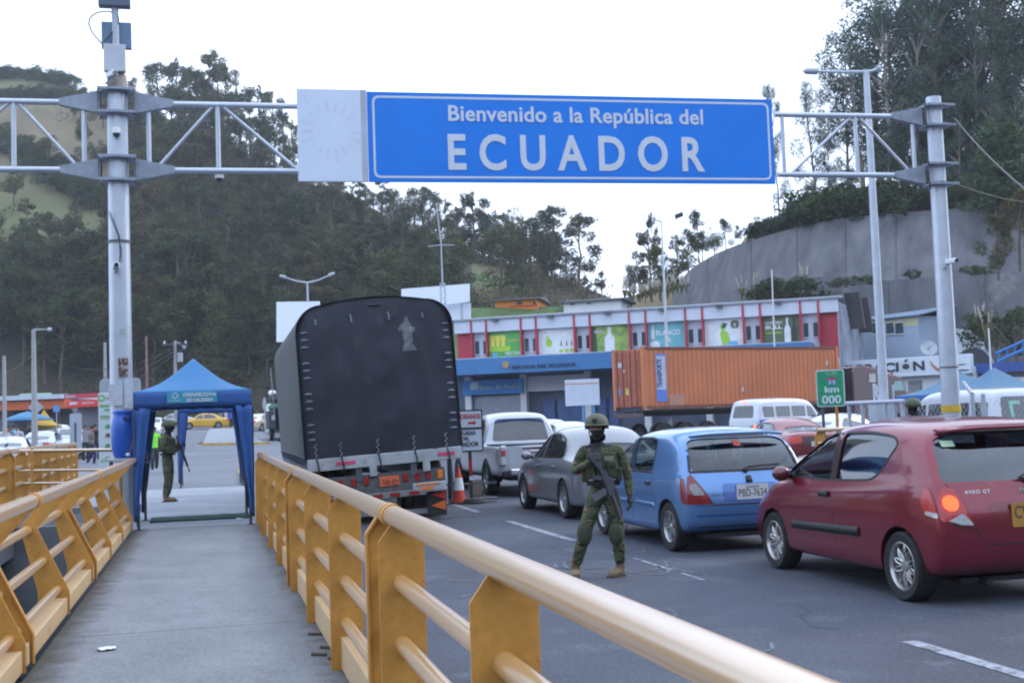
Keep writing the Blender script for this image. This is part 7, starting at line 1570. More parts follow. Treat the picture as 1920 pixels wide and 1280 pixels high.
def person(name, label, loc, rz, J, mats, region, scale=1.0, head_turn=0, group=None, hands=(('R', 1.2), ('L', .5)), face=True):
    t = thing(name, label, 'person', loc, rz, group); t.scale = (scale,)*3
    S_ = J; pel = S_['pelvis']; ch = []
    ch.append([(pel, (.155, .115)), (S_['waist'], (.150, .105)), (S_['chest'], (.175, .125)), (S_['upper'], (.13, .10)), (S_['neck'], .062), (S_['skull'], .07)])
    for s_ in 'RL':
        ch.append([(S_['upper'], (.13, .10)), (S_['sh'+s_], .072), (S_['el'+s_], .054), (tuple(Vector(S_['el'+s_]).lerp(Vector(S_['wr'+s_]), .5)), .050), (S_['wr'+s_], .036)])
        ch.append([(pel, (.155, .115)), (S_['hip'+s_], (.105, .11)), (tuple(Vector(S_['hip'+s_]).lerp(Vector(S_['kn'+s_]), .5)), .092), (S_['kn'+s_], .070), (tuple(Vector(S_['kn'+s_]).lerp(Vector(S_['an'+s_]), .45)), .074), (S_['an'+s_], .058)])
    V, F_ = skin_mesh(ch); mb = MB(); mb.add(V, F_)
    sk = Vector(S_['skull']); M = Matrix.Rotation(head_turn, 3, 'Z'); tilt = Matrix.Rotation(S_.get('tilt', 0), 3, 'X')
    def H(p): return sk+M @ (tilt @ Vector(p))
    mb.grid(lambda a, c: H((cos(2*pi*a)*sin(pi*c)*.076*(1-.12*(c > .6)), sin(2*pi*a)*sin(pi*c)*.098, .045+cos(pi*c)*.125)), 20, 14)   # cranium and jaw
    mb.add([H(p) for p in ((0, -.090, .055), (-.016, -.090, .012), (.016, -.090, .012), (0, -.122, .016), (0, -.085, .0))], [(0, 1, 3), (0, 3, 2), (1, 4, 3), (3, 4, 2)])
    nb_ = len(mb.f)
    for s_, cu in hands:
        el, wr = Vector(S_['el'+s_]), Vector(S_['wr'+s_]); hd_ = Vector(S_.get('hd'+s_, tuple(wr-el))); hand(mb, wr, hd_, Vector(S_.get('pn'+s_, (0, -1, 0))), cu, 1 if s_ == 'R' else -1)
    o = mb.build('body', mats[0], t, 'all')
    for m in mats[1:]: o.data.materials.append(m)
    for p in o.data.polygons: p.material_index = region(p.center, J)
    if face:
        for s_ in (-1, 1):
            b = MB(); b.ball(H((s_*.030, -.086, .052)), .011, 8, 6); e = b.build('eye', mat('eye_dark', (.02, .015, .012), .2), t, True)
        b = MB(); b.grid(lambda a, c: H(((a-.5)*.12, -.095-.004+.03*(2*a-1)**2, .068-.036*c)), 8, 3); b.build('eye_area', SKIN, t, True)
    return t, H
def helmet(t, H):
    b = MB(); b.grid(lambda a, c: H((cos(2*pi*a)*.124*sin(pi*.56*c+.001)**.85, sin(2*pi*a)*.145*sin(pi*.56*c+.001)**.85+.006, .086+cos(pi*.56*c)*.118-(.022*(sin(2*pi*a) > -.3) if c > .9 else 0))), 24, 10); o = b.build('helmet', HELM, t, 'all', solid=.01)
    b = MB(); b.grid(lambda a, c: H((.126*cos(pi*(1+a))*(1+.03*c), .150*sin(pi*(1+a))-.02*c-.0, .088-.012*c+.004)), 14, 2); b.build('brim', HELM, o, True, solid=.006)
    b = MB(); b.tube([H((-.085, -.02, .05)), H((-.070, -.05, -.03)), H((0, -.09, -.07)), H((.070, -.05, -.03)), H((.085, -.02, .05))], .007, 5); b.build('chin_strap', BLACK, o)
    b = MB(); b.box(H((0, -.148, .135)), (.05, .025, .04)); b.build('mount', BLACK, o, bevel=.005); return o
def gear(t, J, boots=True, pads=True, dirs=((0, -1), (0, -1)), vest=True):
    if vest:
        c = Vector(J['chest']); wst = Vector(J['waist'])
        b = MB(); b.grid(lambda a, h_: (wst.lerp(Vector(J['upper']), .02+.93*h_))+Vector((cos(2*pi*a)*(.205-.03*h_)*(abs(cos(2*pi*a))**-.25 if abs(cos(2*pi*a)) > .3 else 1.3), 0, 0)).xyz*.92+Vector((0, math.copysign(abs(sin(2*pi*a))**.55, sin(2*pi*a))*(.160-.02*h_), 0)), 28, 8); v = b.build('vest', VEST, t, 'all', solid=.015)
        for k in range(3): b = MB(); b.box(wst+Vector((-.12+.11*k, -.185, .10)), (.095, .06, .16)); b.box(wst+Vector((-.12+.11*k, -.215, .16)), (.098, .02, .06)); b.build('pouch', VEST, v, bevel=.012)
        b = MB(); b.box(wst+Vector((-.185, -.09, .05)), (.07, .14, .15)); b.build('pouch', VEST, v, bevel=.015); b = MB(); b.box(wst+Vector((.175, -.09, .05)), (.07, .12, .14)); b.build('pouch', VEST, v, bevel=.015)
        b = MB(); b.box(c+Vector((.08, -.165, .06)), (.10, .02, .05)); b.build('name_patch', mat('pale_patch', (.2, .2, .15), .8), v)
    b = MB(); pz = Vector(J['pelvis']); b.lathe([(.175, .07), (.18, .07), (.18, .115), (.175, .115)], pz, (0, 0, 1), 24); bl = b.build('belt', BLACK, t); bl.scale = (1, .8, 1); bl.location.y = pz.y*.2
    for i, s_ in enumerate('RL'):
        an = Vector(J['an'+s_]); d = Vector((*dirs[i], 0)).normalized(); n = Vector((-d.y, d.x, 0))
        b = MB(); V, F_ = skin_mesh([[(tuple(an+Vector((0, 0, .12))), .062), (tuple(an+Vector((0, 0, .02))), .054), (tuple(Vector((an.x, an.y, .058))-d*.01), (.056, .050)), (tuple(Vector((an.x, an.y, .050))+d*.10), (.050, .040)), (tuple(Vector((an.x, an.y, .040))+d*.18), (.044, .030))]], 2); b.add(V, F_); bo = b.build('boot', BOOT, t, 'all')
        b = MB(); c0 = Vector((an.x, an.y, 0)); b.prism(rpoly([(-.06, -.036), (.13, -.044), (.205, -.026), (.205, .026), (.13, .044), (-.06, .036)], .03), c0, d, n, (0, 0, .028)); b.build('sole', mat('boot_sole', (.09, .07, .05), .9), bo)
        if pads:
            k = Vector(J['kn'+s_]); b = MB(); b.ball(k+Vector((d.x*.03, d.y*.05, -.0)), (.082, .06, .13), 12, 8); b.build('knee_pad', PAD, t, True)
def rifle(label, a, c, up, loc):
    """butt at a, muzzle at c (world), up = direction of the sights"""
    a, c = Vector(a), Vector(c); L_ = (c-a).length; d = (c-a).normalized(); up = Vector(up); up = (up-d*up.dot(d)).normalized(); n = d.cross(up)
    t = thing('rifle', label, 'rifle', a); T = lambda x, y, w_=0: d*x+up*y+n*w_
    def pr(b, pts, th): return b.prism(pts, T(0, 0, -th/2), d, up, n*th)
    b = MB(); pr(b, [(0, -.10), (.02, -.11), (.20, -.035), (.22, .0), (.02, .02), (0, .0)], .035); b.build('stock', GUN, t, bevel=.006)
    b = MB(); pr(b, [(.20, -.035), (.46, -.04), (.46, .03), (.20, .03)], .045); pr(b, [(.27, .03), (.42, .03), (.40, .065), (.29, .065)], .03); b.build('receiver', GUN, t, bevel=.006)
    b = MB(); pr(b, [(.36, -.04), (.43, -.04), (.47, -.21), (.40, -.23)], .028); b.build('magazine', mat('magazine_grey', (.06, .065, .08), .4, .3), t, bevel=.006)
    b = MB(); pr(b, [(.24, -.035), (.29, -.035), (.26, -.13), (.215, -.12)], .03); b.build('grip', GUN, t, bevel=.006)
    b = MB(); b.cyl(T(.46, .0), T(.70, .0), .027, .023, n=10); b.build('handguard', GUN, t, True)
    b = MB(); b.cyl(T(.70, .0), T(L_, .0), .010, n=8); b.cyl(T(L_-.05, 0), T(L_, 0), .014, n=8); b.box(T(.80, .035), (.012, .012, .05)); b.build('barrel', GUN, t, True)
    return t
def region_soldier(c, J):
    sk = Vector(J['skull'])
    if c.z > sk.z-.16 and abs(c.x-sk.x) < .13 and abs(c.y-sk.y) < .15: return 1
    for s_ in 'RL':
        w_ = Vector(J['wr'+s_]); 
        if (c-w_).length < .21 and (c-Vector(J['el'+s_])).length > (w_-Vector(J['el'+s_])).length-.02: return 2
    return 0
SM = [CAMO, MASK, GLOVE]
# soldier standing in the road, facing the viewer
JA = dict(pelvis=(0, 0, .90), waist=(-.005, 0, 1.04), chest=(-.01, 0, 1.20), upper=(-.015, .01, 1.34), neck=(-.03, .0, 1.44), skull=(-.045, -.02, 1.53),
          shR=(-.20, .0, 1.36), elR=(-.30, -.05, 1.12), wrR=(-.11, -.25, 1.24), hdR=(.8, -.1, .25), pnR=(.2, .9, -.2), shL=(.18, .0, 1.35), elL=(.265, .03, 1.08), wrL=(.275, -.03, .84), hdL=(.05, -.12, -1), pnL=(-1, -.2, 0),
          hipR=(-.10, 0, .84), knR=(-.215, -.05, .47), anR=(-.325, .02, .12), hipL=(.10, 0, .84), knL=(.135, -.04, .46), anL=(.145, .03, .12), tilt=.0)
pS = G(1138, 1081, 0); azS = -math.atan2(pS.x, pS.y)
s1, H1 = person('soldier', 'soldier in green camouflage standing in the road before the blue hatchback', pS, azS, JA, SM, region_soldier, head_turn=-.15, hands=(('R', 1.5), ('L', .55)))
helmet(s1, H1); gear(s1, JA, dirs=((-.1, -1), (-.75, -.8)))
s1.scale = (.96, .96, .955)
Ms = Matrix.Rotation(azS, 3, 'Z')
rifle('black rifle slung across the chest of the soldier in the road', pS+Ms @ Vector((-.06, -.23, 1.27)), pS+Ms @ Vector((.155, -.30, .60)), (1, .2, .3), 0)
q = bpy.data.objects['rifle']
b = MB(); b.tube([(-.20, -.10, 1.38), (-.08, -.215, 1.26), (.05, -.245, 1.10), (.1, -.24, 1.0)], .012, 5); b.build('sling', BLACK, s1)
# soldier in profile under the tent
JB = dict(pelvis=(0, 0, .92), waist=(0, .005, 1.06), chest=(0, -.005, 1.22), upper=(0, .015, 1.37), neck=(0, -.01, 1.46), skull=(0, -.035, 1.545),
          shR=(-.19, .02, 1.38), elR=(-.24, .02, 1.13), wrR=(-.12, -.20, 1.10), hdR=(.5, -1, .1), pnR=(.8, .1, .3), shL=(.19, .02, 1.38), elL=(.24, -.02, 1.13), wrL=(.13, -.24, 1.18), hdL=(-.5, -1, .2), pnL=(-.8, .1, 0),
          hipR=(-.09, 0, .86), knR=(-.10, -.02, .48), anR=(-.10, .03, .12), hipL=(.09, .0, .86), knL=(.10, -.01, .48), anL=(.10, .05, .12), tilt=.05)
pT = G(316, 940, .145); 
s2, H2 = person('soldier', 'soldier in dark camouflage standing in profile under the blue tent', pT, 1.35, JB, SM, region_soldier, head_turn=.1, hands=(('R', 1.2), ('L', 1.2)))
s2.scale = (1.12, 1.12, 1)
helmet(s2, H2); gear(s2, JB, pads=False, dirs=((0, -1), (0, -1)), vest=True)
b = MB(); b.box((-.245, .02, 1.27), (.012, .10, .045), rx=.3); b.build('flag_patch', mat('patch_yellow', (.45, .36, .06), .7), s2)
b = MB(); b.box((-.248, .02, 1.235), (.012, .10, .022), rx=.3); b.build('flag_patch', mat('patch_red', (.3, .03, .04), .7), s2)
Mt = Matrix.Rotation(1.35, 3, 'Z')
rifle('rifle hanging muzzle down in front of the soldier under the tent', pT+Mt @ Vector((-.05, -.20, 1.40)), pT+Mt @ Vector((.0, -.46, .62)), (0, -1, -.2), 0)
# helmeted soldier beyond the red car roof, seen from behind
JC = {k: v for k, v in JB.items()}
pC = onto(1707, 21.5); pC.z = 0
s3, H3 = person('soldier', 'soldier in a green helmet seen over the roof of the red hatchback', pC+Vector((0, 0, .03)), -.55+.1, JA, SM, region_soldier, head_turn=.6, hands=())
helmet(s3, H3); gear(s3, JA, dirs=((0, -1), (0, -1)), pads=False)
s3.rotation_euler.z = pi-.4
b = MB()
# civilians far away
def simple_region(c, J): 
    sk = Vector(J['skull'])
    if c.z > sk.z-.06: return 2
    return 1 if c.z < .93 else 0
JW = dict(JB); JW.update(knR=(-.10, -.16, .50), anR=(-.10, -.10, .10), knL=(.10, .06, .48), anL=(.10, .24, .14), wrR=(-.25, -.15, .92), elR=(-.24, .05, 1.12), wrL=(.25, .12, .90), elL=(.24, .08, 1.13), hdR=(0, -.3, -1), hdL=(0, .1, -1))
cloth = {}
def civ(px, d, rz, top, trou, lab, J=JW, z=None):
    key = 'walk' if J is JW else 'stand'
    if key not in cloth:
        t, H = person('person', lab, onto(px, d), rz, J, [mat('shirt_%d' % len(MC), top, .8), mat('trousers_%d' % len(MC), trou, .8), SKIN], simple_region, face=False, hands=(('R', .4), ('L', .4)))
        b = MB(); b.grid(lambda a, c: H((cos(2*pi*a)*sin(pi*.55*c)*.085, sin(2*pi*a)*sin(pi*.55*c)*.108+.01, .06+cos(pi*.55*c)*.12)), 14, 6); b.build('hair', mat('black_hair', (.012, .010, .009), .7), t, 'all'); cloth[key] = t; return t
    t = dup(cloth[key], onto(px, d), rz, lab)
    for ch in kids(t):
        if ch.name.startswith('body'): ch.data = ch.data.copy(); ch.data.materials[0] = mat('shirt_%d' % len(MC), top, .8); ch.data.materials[1] = mat('trousers_%d' % len(MC), trou, .8)
    return t
civ(433, 112, .4, (.05, .1, .5), (.02, .02, .03), 'tiny walker in a blue top beside the taxi at the far end')
civ(424, 116, -2, (.55, .57, .6), (.03, .03, .04), 'tiny walker in a white top behind the taxi')
civ(441, 118, 2.6, (.02, .02, .03), (.02, .02, .02), 'tiny walker in black right of the taxi')
civ(414, 120, .5, (.3, .3, .32), (.03, .03, .05), 'tiny walker in grey behind the taxi boot')
civ(289, 46, .2, (.25, .85, .06), (.03, .04, .05), 'person in a bright green safety vest behind the left tent drape')
civ(281, 52, 2.4, (.35, .1, .06), (.03, .03, .04), 'person in a brown red top at the left tent leg')
civ(15, 60, 1.2, (.5, .1, .06), (.1, .1, .12), 'person in a red top at the left edge among the parked cars')
civ(26, 60, 2.2, (.1, .4, .5), (.3, .04, .1), 'person in a turquoise top beside the market stall')
civ(34, 58, -.5, (.45, .45, .5), (.35, .06, .15), 'person in white top and pink trousers beside the market stall')
civ(58, 64, .9, (.02, .02, .03), (.02, .02, .02), 'person in black beside the yellow stall canopy')
civ(160, 55, .2, (.25, .25, .26), (.02, .02, .03), 'person in a grey jacket left of the notice board')
civ(172, 52, 1.4, (.16, .14, .13), (.02, .03, .08), 'person in a brown jacket close left of the notice board')
civ(178, 56, 2.8, (.03, .03, .04), (.03, .04, .10), 'person in dark clothes touching the notice board edge')
# ---------------- trees ----------------
CM = cam.matrix_world.inverted()
def proj(p):
    q = CM @ Vector(p); return 960+F*q.x/-q.z, 640-F*q.y/-q.z
def leafmat(name, cols):
    m = bpy.data.materials.new(name); m.use_nodes = True; t = m.node_tree; b = t.nodes['Principled BSDF']; b.inputs['Roughness'].default_value = .75; b.inputs['Specular IOR Level'].default_value = .25
    oi = t.nodes.new('ShaderNodeObjectInfo'); r = t.nodes.new('ShaderNodeValToRGB'); cr = r.color_ramp
    cr.elements[0].position = 0; cr.elements[0].color = (*cols[0], 1); cr.elements[1].position = 1; cr.elements[1].color = (*cols[-1], 1)
    for i, c in enumerate(cols[1:-1]): e = cr.elements.new((i+1)/(len(cols)-1)); e.color = (*c, 1)
    n = t.nodes.new('ShaderNodeTexNoise'); n.inputs['Scale'].default_value = 1.1; n.inputs['Detail'].default_value = 4
    co = t.nodes.new('ShaderNodeTexCoord'); t.links.new(co.outputs['Object'], n.inputs[0])
    hs = t.nodes.new('ShaderNodeHueSaturation'); mr = t.nodes.new('ShaderNodeMapRange'); mr.inputs[1].default_value = .3; mr.inputs[2].default_value = .7; mr.inputs[3].default_value = .68; mr.inputs[4].default_value = 1.42
    t.links.new(oi.outputs['Random'], r.inputs[0]); t.links.new(r.outputs[0], hs.inputs['Color']); t.links.new(n.outputs[0], mr.inputs[0]); t.links.new(mr.outputs[0], hs.inputs['Value']); t.links.new(hs.outputs[0], b.inputs['Base Color'])
    tr = t.nodes.new('ShaderNodeBsdfTranslucent'); t.links.new(hs.outputs[0], tr.inputs[0]); mi = t.nodes.new('ShaderNodeMixShader'); mi.inputs[0].default_value = .25
    o = t.nodes['Material Output']; t.links.new(b.outputs[0], mi.inputs[1]); t.links.new(tr.outputs[0], mi.inputs[2]); t.links.new(mi.outputs[0], o.inputs[0]); return m
LF = leafmat('hill_foliage', [(.050, .066, .027), (.095, .102, .034), (.045, .064, .031), (.098, .082, .038), (.034, .050, .024), (.070, .088, .035)])
LE = leafmat('eucalyptus_foliage', [(.055, .085, .075), (.075, .11, .08), (.06, .09, .07)])
LB = leafmat('bush_foliage', [(.030, .050, .022), (.055, .080, .028), (.04, .055, .03)])
LP = leafmat('pale_conifer_foliage', [(.06, .10, .05), (.08, .12, .06)])
BK = mat('tree_bark', (.13, .105, .085), .9, 0, .35, 2); BKP = mat('pale_bark', (.24, .21, .18), .85, 0, .3, 2)
def leaves(rng, n, clumps, s, out):
    """leaf clumps through the crown's volume; each leaf a small bent quad"""
    tot = sum(c[1].x*c[1].z for c in clumps)
    for c, r in clumps:
        k = max(8, int(n*r.x*r.z/tot))
        for _i in range(k):
            while True:
                d = Vector((rng.uniform(-1, 1), rng.uniform(-1, 1), rng.uniform(-1, 1)))
                if .15 < d.length < 1: break
            d = d.normalized()*d.length**.5*rng.uniform(.7, 1.28); p = c+Vector((d.x*r.x, d.y*r.y, d.z*r.z))
            a = Vector((rng.gauss(0, 1), rng.gauss(0, 1), rng.gauss(0, .7)-.3)).normalized(); n_ = (a.cross(Vector((rng.gauss(0, 1), rng.gauss(0, 1), rng.gauss(0, 1))))).normalized()
            L2 = s*rng.uniform(.6, 1.3); w2 = L2*.42; out.add([p-a*L2*.5, p+n_*w2*.5, p+a*L2*.5, p-n_*w2*.5], [(0, 1, 2, 3)])
def tree_proto(name, seed, h, kind, n, s, lm, bm_):
    rng = random.Random(seed); t = thing(name, 'x', 'tree'); cl = []; br = MB()
    lean = Vector((rng.uniform(-.06, .06), rng.uniform(-.06, .06), 0)); pts = [Vector((0, 0, -.6))]
    for k in range(1, 7): pts.append(Vector((lean.x*h*(k/6)**1.4+rng.uniform(-.015, .015)*h, lean.y*h*(k/6)**1.4+rng.uniform(-.015, .015)*h, h*.93*k/6)))
    br.tube(pts, [h*.018, h*.015, h*.0125, h*.010, h*.0075, h*.005, h*.002], 7)
    def at_(z): k = min(5.99, max(0, z/(h*.93)*6)); i = int(k); return pts[i].lerp(pts[i+1], k-i)
    if kind == 'euc':
        for k in range(rng.randint(21, 25)):
            f = rng.uniform(.22, .98); R_ = h*(.05+.115*math.sin(pi*min(1, max(0, (f-.10)/.92)))**.7); an = rng.uniform(0, 2*pi); c = at_(h*f)+Vector((cos(an), sin(an), .25))*R_*rng.uniform(.35, 1.15); r = h*rng.uniform(.035, .068)*(1.1-.4*f)
            cl.append((c, Vector((r*1.25, r*1.25, r*rng.uniform(.8, 1.5))))); br.tube([at_(h*f*.86), at_(h*f*.9).lerp(c, .55)+Vector((0, 0, -.1)), c], [h*.005, h*.003, h*.0012], 5)
        cl.append((pts[-1]+Vector((0, 0, h*.02)), Vector((h*.03, h*.03, h*.06))))
    elif kind == 'dense':
        for k in range(rng.randint(14, 18)):
            f = rng.uniform(.22, .93); R_ = h*.20*math.sin(pi*min(1, (1.02-f)/.85)*.62)**.8; an = rng.uniform(0, 2*pi); c = at_(h*f)+Vector((cos(an), sin(an), .1))*R_*rng.uniform(.3, 1); r = h*rng.uniform(.07, .11)*(1.25-.6*f)
            cl.append((c, Vector((r, r, r*1.15)))); br.tube([at_(h*f*.9), c], [h*.005, h*.0015], 4)
    elif kind == 'cone':
        for k in range(16):
            f = .12+.84*k/16; R_ = h*.21*(1-f)**.8; an = k*2.4; c = at_(h*f)+Vector((cos(an), sin(an), 0))*R_*.6; r = h*.04+R_*.55; cl.append((c, Vector((r, r, h*.065))))
        cl.append((pts[-1], Vector((h*.02, h*.02, h*.07))))
    elif kind == 'round':
        for k in range(26):
            u = rng.uniform(0, 2*pi); v = rng.uniform(.05, 1); r0_ = h*.62*math.sqrt(1-(v*.75)**2); c = Vector((cos(u)*r0_*rng.uniform(.4, 1), sin(u)*r0_*rng.uniform(.4, 1), h*(.25+.6*v))); r = h*rng.uniform(.12, .19); cl.append((c, Vector((r, r, r*.7)))); br.tube([Vector((0, 0, h*.2)), c], [h*.02, h*.005], 4)
    lv = MB(); leaves(rng, n, cl, s, lv)
    me = bpy.data.meshes.new('crown'); me.from_pydata([tuple(v) for v in lv.v], [], lv.f); me.materials.append(lm); o = bpy.data.objects.new('crown', me); C.objects.link(o); o.parent = t
    br.build('trunk', bm_, t, True); t['h'] = h; return t
FH = [tree_proto('hill_tree', 100+i, 12, k, 3600, .37, LF, BK) for i, k in enumerate(('euc', 'dense', 'euc', 'dense', 'cone', 'euc', 'dense'))]
EU = [tree_proto('eucalyptus_tree', 200+i, 24, 'euc', 8500, .34, LE, BKP) for i in range(4)]
RT = tree_proto('round_tree', 300, 6, 'round', 5000, .34, leafmat('greygreen_foliage', [(.06, .08, .055), (.075, .095, .06)]), BK)
CO = tree_proto('pale_conifer', 310, 9, 'cone', 4000, .34, LP, BK)
BU = [tree_proto('bush', 320+i, 2.6, 'round', 1500, .22, LB, BK) for i in range(3)]
used = set()
def put(proto, p, h, lab, group=None, wide=1.0, cat='tree'):
    s_ = h/proto['h']; rz = random.uniform(0, 6.28)
    if proto in BU: p = Vector(p)-Vector((0, 0, .2*h))
    if proto.name not in used:
        used.add(proto.name)
        if proto not in KC: KC[proto] = [(c, kids(c)) for c in kids(proto)]
        t = proto; t.location = p; t.rotation_euler = (0, 0, rz); t.scale = (s_*wide, s_*wide, s_); t['label'] = lab
    else: t = dup(proto, p, rz, lab, (s_*wide, s_*wide, s_))
    t['category'] = cat
    if group: t['group'] = group
    elif 'group' in t: del t['group']
    return t
random.seed(42)
# taller trees along the ridge and its falling right end: (column, top row, base row)
def at_row(px, row):      # the point of the hill seen at this column and row
    lo, hi = 0, 1
    for _k in range(24):
        m = (lo+hi)/2; q = hill(px, m)
        if proj(q)[1] > row: lo = m
        else: hi = m
    return hill(px, (lo+hi)/2)
def hgt(p, px, top): return max(2, ray(px, top).z/math.hypot(*ray(px, top).xy)*math.hypot(p.x, p.y)+CH-p.z)
gR = 'tall thin eucalyptus trees on the skyline ridge of the left hill'
for i, (px, top, bs) in enumerate(((322, 118, 240), (338, 108, 250), (356, 125, 260), (374, 140, 260), (392, 112, 265), (412, 98, 270), (430, 122, 280), (450, 165, 285), (472, 162, 290), (492, 160, 300), (516, 172, 310), (535, 205, 320), (552, 225, 330), (600, 250, 350), (340, 170, 300), (385, 180, 310), (425, 190, 320), (465, 215, 330), (505, 230, 340))):
    p = at_row(px, bs); put(FH[(0, 2, 5)[i % 3]], p, hgt(p, px, top), 'tall thin eucalyptus on the ridge behind the truss and white panel', gR, .95)
gS = 'skyline trees on the falling ridge below the blue sign'
for i, (px, top, bs) in enumerate(((660, 345, 395), (692, 352, 405), (722, 350, 420), (745, 352, 430), (768, 356, 430), (792, 350, 440), (812, 380, 450), (838, 372, 455), (858, 396, 455), (884, 402, 470), (905, 384, 470), (925, 392, 480), (948, 400, 490), (966, 412, 490), (985, 404, 495), (1003, 432, 500), (1022, 452, 510), (1040, 428, 515), (1062, 462, 525), (1078, 482, 530), (1098, 505, 540), (1128, 508, 550), (1118, 520, 548))):
    p = at_row(px, bs); put(FH[i % 7], p, hgt(p, px, top), 'ragged tree on the skyline ridge below the welcome sign, right of the lorry', gS, 1.0)
for i, (px, top, bs) in enumerate(((640, 365, 400), (675, 375, 410), (706, 385, 425), (848, 420, 470), (872, 428, 478), (896, 432, 488), (918, 430, 492), (936, 440, 496), (958, 448, 500), (976, 450, 505), (995, 462, 512), (1014, 475, 520), (1033, 478, 525), (1052, 490, 532), (1072, 505, 540), (1090, 522, 548), (1108, 530, 556))):
    p = at_row(px, bs); put(FH[(1, 3, 6)[i % 3]], p, hgt(p, px, top), 'ragged tree on the skyline ridge below the welcome sign, right of the lorry', gS, 1.6)
# the wood that covers the hillside
def inmask(x, y):
    if x < 232 and y < 205: return False
    if x < 150 and y < 330: return False
    if x < 235 and y < 300: return random.random() < .25
    if x < 195 and 330 <= y < 475: return random.random() < .16
    if 690 < x < 790 and 420 < y < 490: return random.random() < .25
    if 880 < x < 980 and 505 < y < 552: return False
    if y < interp(RIDGE, x)+12: return random.random() < .4
    return True
cnt = 0; pts_ = []; tries = 0; gW = 'trees of the dense wood covering the left hillside'
while cnt < 252 and tries < 9000:
    tries += 1; px = random.uniform(-60, 1120); t_ = random.uniform(0, 1)**1.15; q = hill(px, t_); x, y = proj(q)
    if not inmask(x, y): continue
    if y > 745 or (x > 870 and y > 560): continue
    sx_ = 27 if y > 500 else 24; sy = 17
    if any(abs(x-a)/sx_ < 1 and abs(y-c)/sy < 1 for a, c in pts_): continue
    pts_.append((x, y)); dd = math.hypot(q.x, q.y); h = random.uniform(8.0, 12.5) if y < 600 else random.uniform(9, 14)
    if 430 < x < 880: h *= .72
    if x < 250 and y < 570: h *= .68
    k = random.choice((0, 1, 2, 3, 5, 6, 1, 3)) if random.random() > .1 else 4
    put(FH[k], q, h, ('slender open crowned tree', 'dense bushy crowned tree', 'slender open crowned tree', 'dense bushy crowned tree', 'cone shaped tree', 'slender open crowned tree', 'dense bushy crowned tree')[k]+' among the dense wood on the left hillside', gW, random.uniform(1.15, 1.45)); cnt += 1
p = at_row(612, 520); put(RT, p, hgt(p, 612, 446), 'broad grey green round tree above the tarpaulin lorry', None, 1.05)
# hedge line across the meadow and the summit bushes
for i, (px, r_) in enumerate([(x, 142-.0*x+(x-0)*.10+4*sin(x)) for x in range(-10, 135, 13)]):
    p = at_row(px, r_+4); put(BU[i % 3], p, random.uniform(2.6, 4.2), 'dark bush in the row along the summit at the far left', 'bushes along the summit of the left hill', 1.5, 'bush')
for i, (px, r_) in enumerate([(x, 182+(x)*.035+3*sin(x*.7)) for x in range(-6, 260, 12)]):
    p = at_row(px, r_); put(BU[i % 3], p, random.uniform(1.8, 3.4), 'dark bush in the hedge crossing the meadow behind the truss', 'bushes of the hedge across the meadow', 1.4, 'bush')
for i, (px, r_) in enumerate([(0+18*k, 255+16*k*.72+random.uniform(-10, 10)) for k in range(12)]+[(10+18*k, 285+14*k*.8+random.uniform(-8, 8)) for k in range(10)]):
    p = at_row(px, r_); put(BU[i % 3], p, random.uniform(2.2, 4.4), 'dark bush in the thicket running down the meadow at the left', 'bushes of the thicket down the meadow', 1.6, 'bush')
# undergrowth
def scatter(name, pts, m, s, per, seed):
    rng = random.Random(seed); b = MB()
    for p, r in pts: leaves(rng, per, [(p+Vector((0, 0, r*.5)), Vector((r*1.3, r*1.3, r*.8)))], s, b)
    me = bpy.data.meshes.new(name); me.from_pydata([tuple(v) for v in b.v], [], b.f); me.materials.append(m); o = bpy.data.objects.new(name, me); C.objects.link(o); return tag(o, kind='stuff')
U = []
while len(U) < 620:
    px = random.uniform(-60, 1130); q = hill(px, random.uniform(0, 1)); x, y = proj(q)
    if x < 235 and y < 330 and random.random() < .8: continue
    if x < 200 and y < 470 and random.random() < .7: continue
    if 880 < x < 980 and 505 < y < 552: continue
    U.append((q, random.uniform(.8, 2.4)))
scatter('undergrowth', U, LF, .5, 60, 5)
# right hillside: tall eucalyptus wood above the wall
def on_r(px, back=3.5, row=None):
    p = walltop(px); d = interp(WD, px); q = D(px, interp(WT, px), d+back); return q-Vector((0, 0, .5))
gE = 'tall eucalyptus trees above the retaining wall'
for i, (px, top, bk_, wd_) in enumerate(((1462, 158, 12, .42), (1532, 150, 14, .75), (1560, 205, 8, .6), (1592, 120, 14, .8), (1618, 60, 10, .95), (1648, -20, 14, 1.0), (1672, 10, 7, .9), (1700, -70, 12, 1.05), (1722, 30, 6, .9), (1748, -90, 14, 1.1), (1772, -20, 8, 1.0), (1800, -110, 12, 1.05), (1824, 20, 7, .95), (1850, -120, 13, 1.1), (1880, -60, 8, 1), (1905, -130, 13, 1.1), (1935, -60, 8, 1.0), (1965, -120, 12, 1.1), (1700, 150, 20, 1.0), (1740, 60, 18, 1.1), (1780, 110, 24, 1.1), (1720, 220, 6, .9), (1770, 160, 6, .9), (1830, 60, 24, 1.2), (1895, 50, 24, 1.2), (1800, 200, 5, .9), (1860, 170, 5, 1.1), (1920, 160, 5, 1.1), (1665, 230, 5, .7))):
    p = on_r(px, bk_); put(EU[i % 4], p, hgt(p, px, top), 'thin lone eucalyptus just right of the blue sign' if i == 0 else 'tall dark eucalyptus in the wood above the retaining wall', None if i == 0 else gE, wd_)
gB = 'bushes along the top of the retaining wall'
for i, px in enumerate(list(range(1432, 1960, 15))+list(range(1440, 1960, 24))):
    p = on_r(px, 1.5+3.2*(i % 3)); put(BU[i % 3], p, random.uniform(1.6, 3.6)*(1.25 if px > 1500 else .9), 'dark green bush on the top edge of the retaining wall', gB, 1.25, 'bush')
